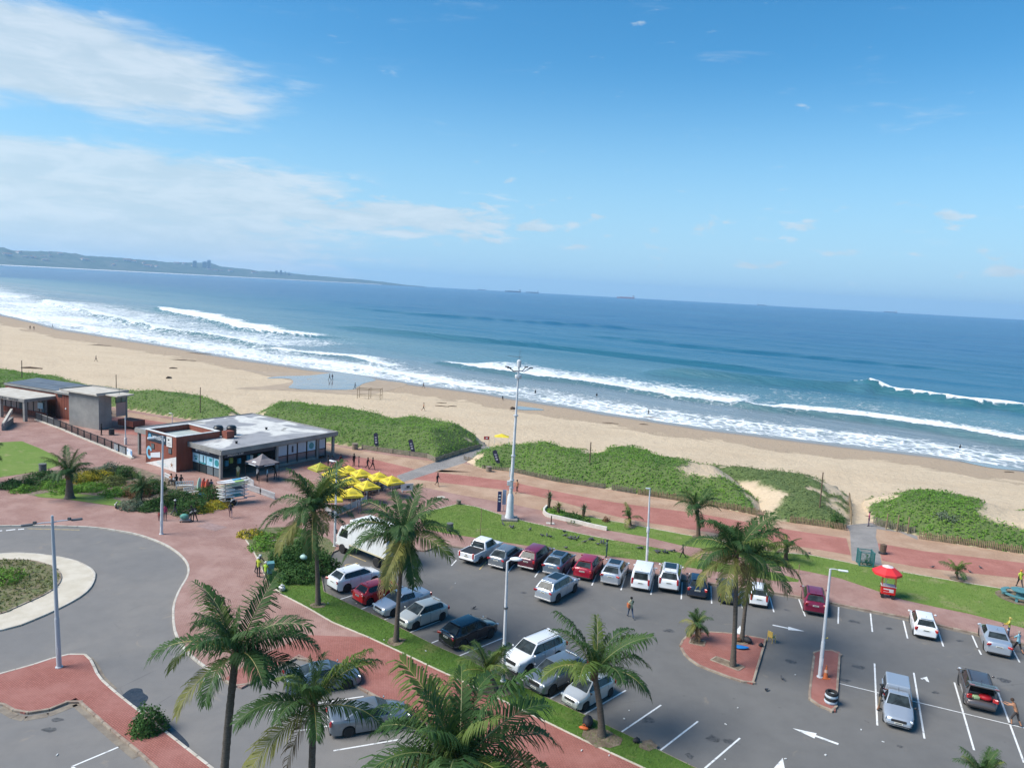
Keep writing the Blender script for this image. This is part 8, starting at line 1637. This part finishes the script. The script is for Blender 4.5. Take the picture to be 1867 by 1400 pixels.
c = site(500, 991); tag(MB().tube([(-.9, 0, .06), (0, .1, .12), (1.0, -.05, .05)], [.05, .09, .03], 6).build('fallen_branch', mat('bleached_wood', (.48, .40, .33), .9), None, (c.x, c.y, PZ+.02), .35), 'bleached fallen branch on the dry bed', 'branch')
mb = MB(); r = random.Random(9)
for px, py in [(736, 989), (830, 1063), (598, 1102), (672, 1165), (776, 1190), (1147, 1295), (1138, 1310), (1323, 1320), (1322, 1384), (1432, 1383), (1345, 1290), (1610, 1352), (1060, 1372), (1110, 1381), (700, 1170), (1368, 1204), (1262, 1195), (1450, 1230), (308, 1192), (318, 1198), (330, 1192), (104, 1376), (1200, 1060), (1030, 1210), (1505, 1376), (1760, 1230), (650, 1100), (615, 1098), (1570, 1330)]:
    p = site(px, py, .01); z = drop(p.x, p.y)+.012 if False else (.15 if (px, py) in ((598, 1102), (672, 1165), (776, 1190), (1060, 1372), (1110, 1381), (700, 1170), (308, 1192)) else .012)
    mb.box((p.x, p.y, z+.02), (r.uniform(.06, .16), r.uniform(.05, .1), .03), rz=r.random()*3)
stuff(mb.build('litter', M_BAGW))
# ------------------------------------------------------------------ pigeons
M_BIRD = mat('pigeon_feathers', (.045, .048, .055), .6, col2=(.10, .10, .11), vscale=9); M_BEAK = mat('pigeon_beak', (.12, .09, .06), .6)
bd = MB().ball((0, 0, .13), .085, 10, 6, (1.7, .95, .95)).ball((.15, 0, .22), .045, 8, 5); bd.add([(-.10, -.05, .15), (-.10, .05, .15), (-.30, .045, .10), (-.30, -.045, .10), (-.1, 0, .11)], [(0, 1, 2, 3), (3, 2, 4), (1, 0, 4)]); bd.tube([(.10, 0, .16), (.15, 0, .22)], [.06, .04], 6); bd = bd.mesh('pigeon', M_BIRD, smooth=1.)
bk_ = MB().tube([(.19, 0, .22), (.235, 0, .205)], [.014, .003], 5).mesh('beak', M_BEAK); lg_ = MB().tube([(0, 0, 0), (0, 0, .07)], .008, 4).mesh('leg', M_BEAK)
_g4 = lambda x, y: (980+x/7.18, 880+y/7.18); _g7 = lambda x, y: (800+x/4.667, 950+y/4.667)
BD = [_g4(*p) for p in [(60, 720), (120, 716), (170, 738), (350, 668), (360, 718), (430, 748), (455, 753), (415, 752), (495, 768), (530, 748), (485, 742), (680, 771), (720, 773), (705, 768), (615, 803), (790, 833), (830, 806), (860, 803), (1325, 884), (1360, 884), (1550, 934), (1585, 934), (1655, 938), (1695, 944), (1665, 930), (1750, 924), (1790, 918), (1560, 922), (370, 882)]]+[_g7(*p) for p in [(545, 42), (610, 67), (630, 67), (775, 90)]]
ON = [(863.5, 1110), (1425.7, 1238.5), (1397, 1259.5), (1700, 1037), (1745, 1047), (1768, 1046), (1787, 1038), (1475, 1012), (1390, 1005), (1470, 1014)]
for i, (px, py) in enumerate(BD+ON):
    c = site(px, py); z = PZ+.02 if i < len(BD) else (.008 if i < len(BD)+3 else PZ+.012)
    o = link('pigeon', bd, None, (c.x, c.y, z), random.random()*6.28); o.scale = (1.2 if i < len(BD) else .95,)*3; link('beak', bk_, o)
    for sy in (-.03, .03): l_ = link('leg', lg_, o, (0, sy, 0))
    if i < len(BD): tag(o, 'dark pigeon feeding on the lawn behind the parked cars', 'bird', 'pigeons on the lawn')
    else: tag(o, ['lone pigeon on the asphalt above the black crossover', 'pigeon on the asphalt right of the parking island', 'pigeon on the asphalt below the parking island', 'pigeon on the promenade above the red cart', 'pigeon walking beside the little palm', 'pigeon on the promenade right of the little palm', 'pigeon on the red band near the right edge', 'pigeon at the lawn edge left of the teal guard', 'pigeon by the low promenade palm', 'second pigeon at the lawn edge left of the teal guard'][i-len(BD)], 'bird')
# ------------------------------------------------------------------ people
SK = {'a': (.36, .20, .13), 'b': (.10, .055, .035), 'c': (.045, .027, .02), 't': (.46, .22, .12)}
_pm = {}
def cm(c, r=.8):
    k = tuple(round(x, 3) for x in c)
    if k not in _pm: _pm[k] = mat('cloth_%d' % len(_pm), c, r, col2=tuple(x*.72 for x in c), vscale=9)
    return _pm[k]
def pose_joints(p):
    """joint positions for a 1.75 m figure facing +X; angles in degrees"""
    g = lambda k, d=0.: math.radians(p.get(k, d)); J = {}; hipz = p.get('hip', .93); lean = g('lean'); pv = Vector((0, 0, hipz))
    up = Vector((math.sin(lean), 0, math.cos(lean))); J['pelvis'] = pv; J['waist'] = pv+up*.17; J['chest'] = pv+up*.36; J['neck'] = pv+up*.54; hd = lean*.6+g('nod'); hu = Vector((math.sin(hd), 0, math.cos(hd)))
    J['head'] = J['neck']+hu*.13+Vector((.015, 0, 0)); J['crown'] = J['head']+hu*.10
    for s, n in ((1, 'l'), (-1, 'r')):
        J['sho'+n] = J['chest']+up*.10+Vector((0, s*.17, 0)); a = g('arm'+n)+lean*.7; sp_ = .10+.35*p.get('spread', 0); e = J['sho'+n]+Vector((math.sin(a), s*sp_, -math.cos(a))).normalized()*.29; b = a+g('elb'+n, 12.)
        J['elb'+n] = e; w_ = e+Vector((math.sin(b), s*sp_*.2, -math.cos(b))).normalized()*.25; J['wri'+n] = w_; f = (w_-e).normalized(); J['han'+n] = w_+f*.08
        for k, (o_, l_) in enumerate(((-.03, .065), (-.01, .078), (.01, .072), (.03, .055))): J['f%d%s' % (k, n)] = J['han'+n]+Vector((o_*.8, s*o_*.2, 0))+f*l_*.55+Vector((.0, -s*.008, 0)); J['g%d%s' % (k, n)] = J['f%d%s' % (k, n)]+f*l_*.45-Vector((0, s*.012, 0))
        J['th'+n] = w_+f*.045+Vector((.045, -s*.005, 0))
        J['hip'+n] = pv+Vector((0, s*.09, -.04)); a = g('leg'+n); k = J['hip'+n]+Vector((math.sin(a), s*.03, -math.cos(a))).normalized()*.44; b = a-g('knee'+n, 4.); J['kne'+n] = k; J['ank'+n] = k+Vector((math.sin(b), 0, -math.cos(b)))*.41; fb = g('foot'+n, 0)
        J['toe'+n] = J['ank'+n]+Vector((math.cos(fb)*.17, s*.02, -.05+math.sin(fb)*.1)); J['hee'+n] = J['ank'+n]+Vector((-.05, 0, -.05))
    return J
BONES = [('pelvis', 'waist', 's'), ('waist', 'chest', 's'), ('chest', 'neck', 's'), ('neck', 'head', 'k'), ('head', 'crown', 'k')]
for n in 'lr': BONES += [('chest', 'sho'+n, 's'), ('sho'+n, 'elb'+n, 'v'), ('elb'+n, 'wri'+n, 'u'), ('wri'+n, 'han'+n, 'k'), ('wri'+n, 'th'+n, 'k'), ('pelvis', 'hip'+n, 'p'), ('hip'+n, 'kne'+n, 'p'), ('kne'+n, 'ank'+n, 'q'), ('ank'+n, 'toe'+n, 'f'), ('ank'+n, 'hee'+n, 'f')]+[('han'+n, 'f%d%s' % (k, n), 'k') for k in range(4)]+[('f%d%s' % (k, n), 'g%d%s' % (k, n), 'k') for k in range(4)]
RAD = {'pelvis': (.13, .155), 'waist': (.105, .135), 'chest': (.12, .165), 'neck': (.055, .055), 'head': (.098, .082), 'crown': (.072, .066)}
RADL = {'sho': (.07, .07), 'elb': (.045, .045), 'wri': (.03, .03), 'han': (.028, .034), 'hip': (.095, .095), 'kne': (.062, .062), 'ank': (.043, .043), 'toe': (.034, .042), 'hee': (.035, .035), 'th': (.011, .011)}
JOBS = []
def person(px, py, face, label, top, bottom, skin='b', pose=None, hat=None, sleeves=False, shorts=False, z=None, h=1.0, hair=(.012, .01, .009), shirt=True, at=None, vest=None, shoes=(.05, .05, .05), pack=None, grp=None, roll=0.):
    JOBS.append(dict(px=px, py=py, face=face, label=label, top=top, bottom=bottom, skin=skin, pose=pose or {}, hat=hat, sleeves=sleeves, shorts=shorts, z=z, h=h, hair=hair, shirt=shirt, at=at, vest=vest, shoes=shoes, pack=pack, grp=grp, roll=roll))
WALK = dict(legl=24, legr=-20, kneel=8, kneer=24, arml=-18, armr=20, elbl=20, elbr=22, lean=3); WALK2 = dict(legl=-18, legr=22, kneel=26, kneer=8, arml=20, armr=-16, elbl=25, elbr=15, lean=3)
STAND = dict(legl=3, legr=-3, arml=4, armr=-3, elbl=10, elbr=12); SIT = dict(hip=.50, legl=86, legr=84, kneel=86, kneer=88, arml=25, armr=20, elbl=45, elbr=55, lean=8); BEND = dict(legl=8, legr=-14, kneel=6, kneer=10, lean=42, arml=30, armr=34, elbl=12, elbr=10, nod=10); REACH = dict(legl=6, legr=-6, arml=62, armr=58, elbl=20, elbr=25, lean=4); HUNCH = dict(legl=26, legr=-14, kneel=34, kneer=18, lean=26, arml=40, armr=30, elbl=40, elbr=40, nod=12)
K = (.012, .012, .014); W = (.62, .62, .60); NV = (.02, .03, .07); JN = (.05, .08, .14); RD = (.42, .02, .03); KH = (.22, .17, .11); HV = (.55, .62, .06)
person(1149, 1126, 1.75, 'man crossing the car park in a pale jacket with an orange bag', (.42, .45, .30), JN, 'c', WALK, pack=((.50, .14, .05), (-.05, .24, 1.05)), sleeves=True)
person(1105, 1018, 3.3, 'man in dark green standing on the lawn edge, arms held out to the birds', (.07, .11, .10), (.02, .07, .075), 'c', dict(STAND, arml=48, armr=55, elbl=45, elbr=40), hat=(.03, .03, .03))
person(797, 888, -.4, 'man in black walking alone on the promenade near the terrace', K, K, 'a', WALK2, shorts=True)
person(942, 900.5, -2.2, 'barechested runner in dark shorts on the red band right of the mast', K, K, 't', WALK, shirt=False, shorts=True)
person(1602, 1294, -.15, 'man in a red and black shirt leaning to the silver pickup window', RD, KH, 'a', dict(REACH, arml=70, armr=20), shorts=True, hat=(.02, .02, .02), vest=K)
person(1850, 1322, 2.2, 'barechested man with sunburnt back bending beside the open boot', K, (.06, .05, .05), 't', HUNCH, shirt=False, shorts=True, hair=(.05, .03, .02))
person(1854, 1190, 1.9, 'man in a light blue shirt and black shorts beside the silver saloon', (.28, .52, .60), K, 't', dict(WALK, arml=40), shorts=True, hair=(.35, .30, .26))
person(1837, 1164, 2.6, 'car guard in a yellow vest behind the silver saloon', (.50, .36, .04), JN, 'c', dict(STAND, arml=35, armr=30, elbl=60), hat=(.50, .40, .10), vest=(.60, .55, .10), sleeves=True)
person(1858, 1073, 1.4, 'worker in an orange cap and yellow vest on the promenade at the right edge', (.40, .46, .10), (.03, .03, .035), 'c', WALK, hat=(.65, .22, .05), vest=HV)
person(1583, 961, 2.9, 'woman in pink on the sandy path between the fences', (.52, .14, .20), (.10, .06, .10), 'b', dict(STAND, arml=40, elbl=60))
person(1244, 1019, 3.0, 'child in dark clothes walking over the lawn behind the white estate car', (.10, .05, .07), K, 'c', WALK, h=.80)
person(301, 951, -1.2, 'woman in a magenta jacket right beside the leaning white lamp post', (.36, .03, .10), (.10, .07, .08), 'c', STAND, sleeves=True, h=.96)
person(290, 951, -1.6, 'small child in red left of the lamp post foot', (.40, .08, .06), (.2, .06, .06), 'c', STAND, h=.55)
person(319, 942, .4, 'person in a white cap walking along the shrub edge', K, (.07, .08, .10), 'c', WALK2, hat=W)
person(355, 953, 2.8, 'man in black bending over the trolley with the green sack', K, K, 'c', BEND, sleeves=True)
person(347, 952, .2, 'person in white crouching behind the trolley', (.5, .5, .48), K, 'c', dict(BEND, lean=50), h=.9)
person(420.5, 946, 1.9, 'woman in a dark top and patterned trousers walking towards the trailer', (.04, .04, .05), (.33, .20, .20), 'b', WALK, hair=(.03, .02, .02))
person(372, 901, -1.9, 'person in dark clothes at the left of the group by the orange boards', (.05, .06, .09), (.30, .30, .34), 'b', STAND)
person(379, 903, -1.5, 'person with long dark hair in the middle of the group by the orange boards', K, JN, 'a', STAND); person(385, 902, -1.2, 'person in grey leaning forward at the right of the group by the boards', (.22, .22, .26), (.16, .15, .20), 'a', dict(STAND, lean=15, arml=30))
person(598, 855, .6, 'dark dressed person at the left of the terrace edge by the kiosk column', K, K, 'c', STAND); person(605, 855, .3, 'dark dressed person just left of the kiosk corner column', NV, (.2, .2, .22), 'c', WALK)
person(621, 853, -.6, 'person in a maroon top right of the kiosk corner column', (.10, .02, .03), (.35, .35, .36), 'c', STAND); person(645, 851, 2.6, 'black clothed person standing behind the back umbrellas', K, K, 'c', STAND); person(654, 853, .4, 'shorter black clothed person behind the back umbrellas', K, (.05, .05, .06), 'c', STAND, h=.85)
person(670, 857, -.3, 'person in black strolling on the promenade, left of a pair', K, K, 'c', WALK2, h=.95); person(679, 858, -.4, 'person in maroon striding on the promenade, right of a pair', (.09, .02, .035), K, 'c', WALK)
person(629, 868, .2, 'guest in black seated behind the middle umbrella', K, K, 'c', SIT); person(617, 873, .6, 'guest in black seated by the thin lamp post', K, NV, 'c', SIT); person(662, 903, 2.4, 'guest in a red shirt seated at the front of the terrace', (.42, .05, .06), K, 'a', SIT); person(676, 905, 2.9, 'guest in pink seated at the front of the terrace', (.52, .22, .24), K, 'a', SIT); person(668, 909, 1.6, 'guest in white seated with a black bag at the front table', W, K, 'a', SIT); person(675, 893, 3.4, 'guest in navy seated under the right umbrella', NV, K, 'a', SIT); person(690, 893, 2.9, 'guest in grey seated at the right dark table', (.3, .3, .32), K, 'a', SIT)
person(655, 938, -1.4, 'person in grey behind the palm fronds by the terrace barrier', (.24, .25, .32), (.18, .16, .2), 'b', STAND)
person(471, 1054, 1.5, 'worker in yellow vest and white helmet at the back of the hedge pair', (.10, .09, .09), (.06, .05, .05), 'c', STAND, hat=W, vest=HV, sleeves=True); person(484, 1062, 1.2, 'worker in a lime vest and white helmet seen from behind, by the wheelie bin', (.16, .13, .11), (.12, .10, .08), 'c', WALK, hat=W, vest=(.38, .60, .05), sleeves=True, shorts=True)
person(470, 1047, -.5, 'third worker with a white helmet half hidden behind the pair', (.12, .09, .085), (.10, .08, .08), 'c', dict(BEND, lean=25), hat=W)
person(185, 795, .3, 'dark clothed person leaning by the corner of the concrete building', K, K, 'c', STAND); person(201, 756, -.5, 'person in black beyond the terrace of the concrete building', K, K, 'c', WALK); person(184, 756, 1., 'person in black beside the pink panel of the concrete building', K, K, 'c', SIT)
person(313, 885, -1.8, 'person with an orange top seated on the bench behind the lamp post', (.55, .20, .10), (.06, .05, .05), 'a', SIT); person(322, 886, -1.4, 'person in dark clothes seated right of the orange top', K, K, 'c', SIT); person(330, 887, -1., 'seated person in brown at the end of the bench group', (.10, .06, .05), K, 'c', SIT)
person(434, 874, -1.4, 'person in a pale green top at the open shop front', (.45, .50, .32), (.25, .30, .10), 'a', STAND); person(469, 878, 1.0, 'person in white at the left leg of the gazebo', (.50, .50, .50), K, 'c', STAND); person(487, 880, .5, 'person in a light blue shirt beneath the gazebo', (.35, .58, .72), K, 'c', STAND); person(502, 876, 2.3, 'person bending over white goods right of the gazebo', K, K, 'c', BEND)
for a in [(601, 693, 'left one of two people wading in the tide pool', K), (606, 693, 'right one of two people wading in the tide pool', (.06, .05, .08)), (647, 710, 'walker on the sand at the right end of the tide pool', (.05, .04, .06)), (772, 708, 'person standing in the shallows above the beach frame', NV), (772, 749, 'barechested walker on the dry sand left of the mast', K), (756, 688, 'bather in the foam beyond the tide pool', (.30, .12, .08)), (916, 730, 'person sitting on wet sand left of the mast', K), (1182, 758, 'lone person in black standing at the waterline', K), (62, 602, 'left person of the group on the wet sand at far left', K), (55, 601, 'second person of the far left group on the wet sand', (.1, .05, .05)), (96, 598, 'lone walker at the foam on the far left', K), (175, 659, 'walker alone on the pale sand at far left', (.12, .08, .08))]:
    person(a[0], a[1], random.random()*6, a[2], a[3], K, 'b' if a[0] != 772 else 't', WALK if a[0] not in (916,) else SIT, at='beach', shorts=True, shirt=not (a[0] == 772 and a[1] > 720), h=1.0 if a[0] != 916 else .9)
for a in [(1088, 722, 'bather in dark clothes in the surf right of the mast'), (1750, 818, 'bather in black standing in the white water at the far right'), (976, 716, 'faint bather in the foam right beside the mast')]: person(a[0], a[1], 2., a[2], K, K, 'b', STAND, at='sea', h=1.)
person(211, 922, .5, 'person lying on the grass edge of the flower bed in white trousers', (.05, .05, .06), (.60, .58, .54), 'c', dict(STAND, legl=8, legr=-6), roll=1, shoes=(.5, .5, .5))
def build_people():
    tmp = []
    for jb in JOBS:
        J = pose_joints(jb['pose']); names = list(J); me = bpy.data.meshes.new('body'); idx = {n: i for i, n in enumerate(names)}
        me.from_pydata([tuple(J[n]) for n in names], [(idx[a], idx[b]) for a, b, _ in BONES], []); o = bpy.data.objects.new('tmp', me); C.objects.link(o)
        sk = o.modifiers.new('skin', 'SKIN'); sk.use_smooth_shade = True; sk.branch_smoothing = .6
        bm = bmesh.new(); bm.from_mesh(me); ly = bm.verts.layers.skin.verify(); bm.verts.ensure_lookup_table()
        for n, i in idx.items():
            d = bm.verts[i][ly]; key = n[:-1] if n[-1] in 'lr' and n not in RAD else n
            d.radius = RAD.get(n) or RADL.get(key) or (.0085, .0085); d.use_root = (n == 'pelvis')
        bm.to_mesh(me); bm.free(); sb = o.modifiers.new('sub', 'SUBSURF'); sb.levels = 1; tmp.append((jb, J, o))
    dg = bpy.context.evaluated_depsgraph_get()
    for jb, J, o in tmp:
        me = bpy.data.meshes.new_from_object(o.evaluated_get(dg)); bpy.data.objects.remove(o); me.name = 'person'
        n = len(me.polygons); cen = np.zeros(n*3); me.polygons.foreach_get('center', cen); cen = cen.reshape(-1, 3); best = np.full(n, 1e9); reg = np.zeros(n, int)
        sk, sh, bo, fo = cm(SK[jb['skin']], .6), cm(jb['top']), cm(jb['bottom']), cm(jb['shoes']); ve = cm(jb['vest'] or jb['top']); mats = [sk, sh, bo, fo, ve]; me.materials.clear()
        for m in mats: me.materials.append(m)
        code = {'k': 0, 's': (4 if jb['vest'] else 1) if jb['shirt'] else 0, 'v': 1 if jb['shirt'] else 0, 'u': 1 if jb['sleeves'] else 0, 'p': 2, 'q': 0 if jb['shorts'] else 2, 'f': 3}
        for a, b, t in BONES:
            A, D = np.array(J[a]), np.array(J[b]-J[a]); u_ = np.clip(((cen-A)@D)/(D@D+1e-9), 0, 1); d = np.linalg.norm(cen-A-u_[:, None]*D, axis=1); rr_ = {'s': .10, 'p': .06}.get(t, 0.); d = d-rr_; m_ = d < best; best = np.where(m_, d, best); reg = np.where(m_, code[t], reg)
        me.polygons.foreach_set('material_index', reg.astype(np.int32)); me.polygons.foreach_set('use_smooth', np.ones(n, bool))
        zmin = min(v.co.z for v in me.vertices); me.transform(Matrix.Translation((0, 0, -zmin))); Zs = Vector((0, 0, -zmin))
        if jb['at'] == 'beach': p = ground(jb['px'], jb['py'])
        elif jb['at'] == 'sea': p = site(jb['px'], jb['py'], SEA_Z+.1); p.z = SEA_Z-.75
        else: p = site(jb['px'], jb['py']); c_park = jb['px'] > 1100 and jb['py'] > 1100; p.z = (.006 if c_park else PZ+.004); 
        if jb['z'] is not None: p.z = jb['z']
        if jb['pose'].get('hip', .93) < .6 and jb['at'] is None: p.z = PZ
        ob = link('person', me, None, p, (0, 0, jb['face']) if not jb['roll'] else (PI/2, 0, jb['face'])); ob.scale = (jb['h'],)*3; tag(ob, jb['label'], 'person', jb['grp'])
        if jb['roll']: ob.location.z = PZ+.2
        hc = J['head']+Zs; ax_ = (J['crown']-J['head']).normalized(); R_ = ax_.to_track_quat('Z', 'X').to_matrix()
        hv = MB().lathe((0, 0, 0), [(.094, -.03), (.104, .03), (.098, .085), (.065, .125), (.01, .142)], 12); hm = cm(jb['hair'], .9); nm = 'hair'
        if jb['hat']: hv.lathe((.045, 0, .035), [(.125, 0), (.125, .012), (.10, .02)], 12); hm = cm(jb['hat'], .5); nm = 'cap'
        hv.v = [tuple(R_ @ Vector(v)+hc-Vector((.014, 0, 0))) for v in hv.v]; hv.build(nm, hm, ob, smooth=1.2)
        fc = hc+Vector((.095, 0, -.005)); MB().ball(fc, .018, 6, 4, (1.1, .8, 1.4)).build('nose', sk, ob, smooth=3)
        for sy in (-1, 1): MB().ball(fc+Vector((-.012, sy*.032, .028)), .011, 6, 4).build('eye', cm((.02, .015, .012)), ob); MB().ball(hc+Vector((.0, sy*.088, 0)), .024, 6, 4, (.8, .4, 1.2)).build('ear', sk, ob)
        MB().box(fc+Vector((-.012, 0, -.05)), (.02, .045, .012)).build('mouth', cm(tuple(k*.55 for k in SK[jb['skin']])), ob)
        if jb['pack']: c_, (x, y, z_) = jb['pack']; MB().box((x, y, z_), (.36, .16, .32)).tube([(x, y-.05, z_+.15), (x*.3, .0, z_+.42)], .015, 5).build('shoulder_bag', cm(c_), ob, bevel=.04)
build_people()
# cafe chairs under the seated guests
_st = MB().lathe((0, 0, 0), [(.2, 0), (.17, .03), (.05, .05), (.05, .40), (.21, .42), (.21, .46)], 10).mesh('stool', M_TABLE)
for jb in JOBS:
    if jb['pose'].get('hip', .93) < .6 and jb['at'] is None:
        p = site(jb['px'], jb['py']); o = link('stool', _st, None, (p.x, p.y, PZ)); tag(o, 'dark stool under the '+' '.join(jb['label'].split()[:9]), 'stool')
# ------------------------------------------------------------------ sea air
hz_m = bpy.data.materials.new('sea_haze'); hz_m.use_nodes = True; t = hz_m.node_tree; t.nodes.remove(t.nodes['Principled BSDF']); v = t.nodes.new('ShaderNodeVolumePrincipled')
v.inputs['Color'].default_value = (.52, .78, 1., 1); v.inputs['Density'].default_value = 6.8e-5; v.inputs['Anisotropy'].default_value = .3; t.links.new(v.outputs[0], t.nodes['Material Output'].inputs['Volume'])
hzb = MB().box((0, 4000, 115), (29000, 20000, 246)).build('haze', hz_m); stuff(hzb)
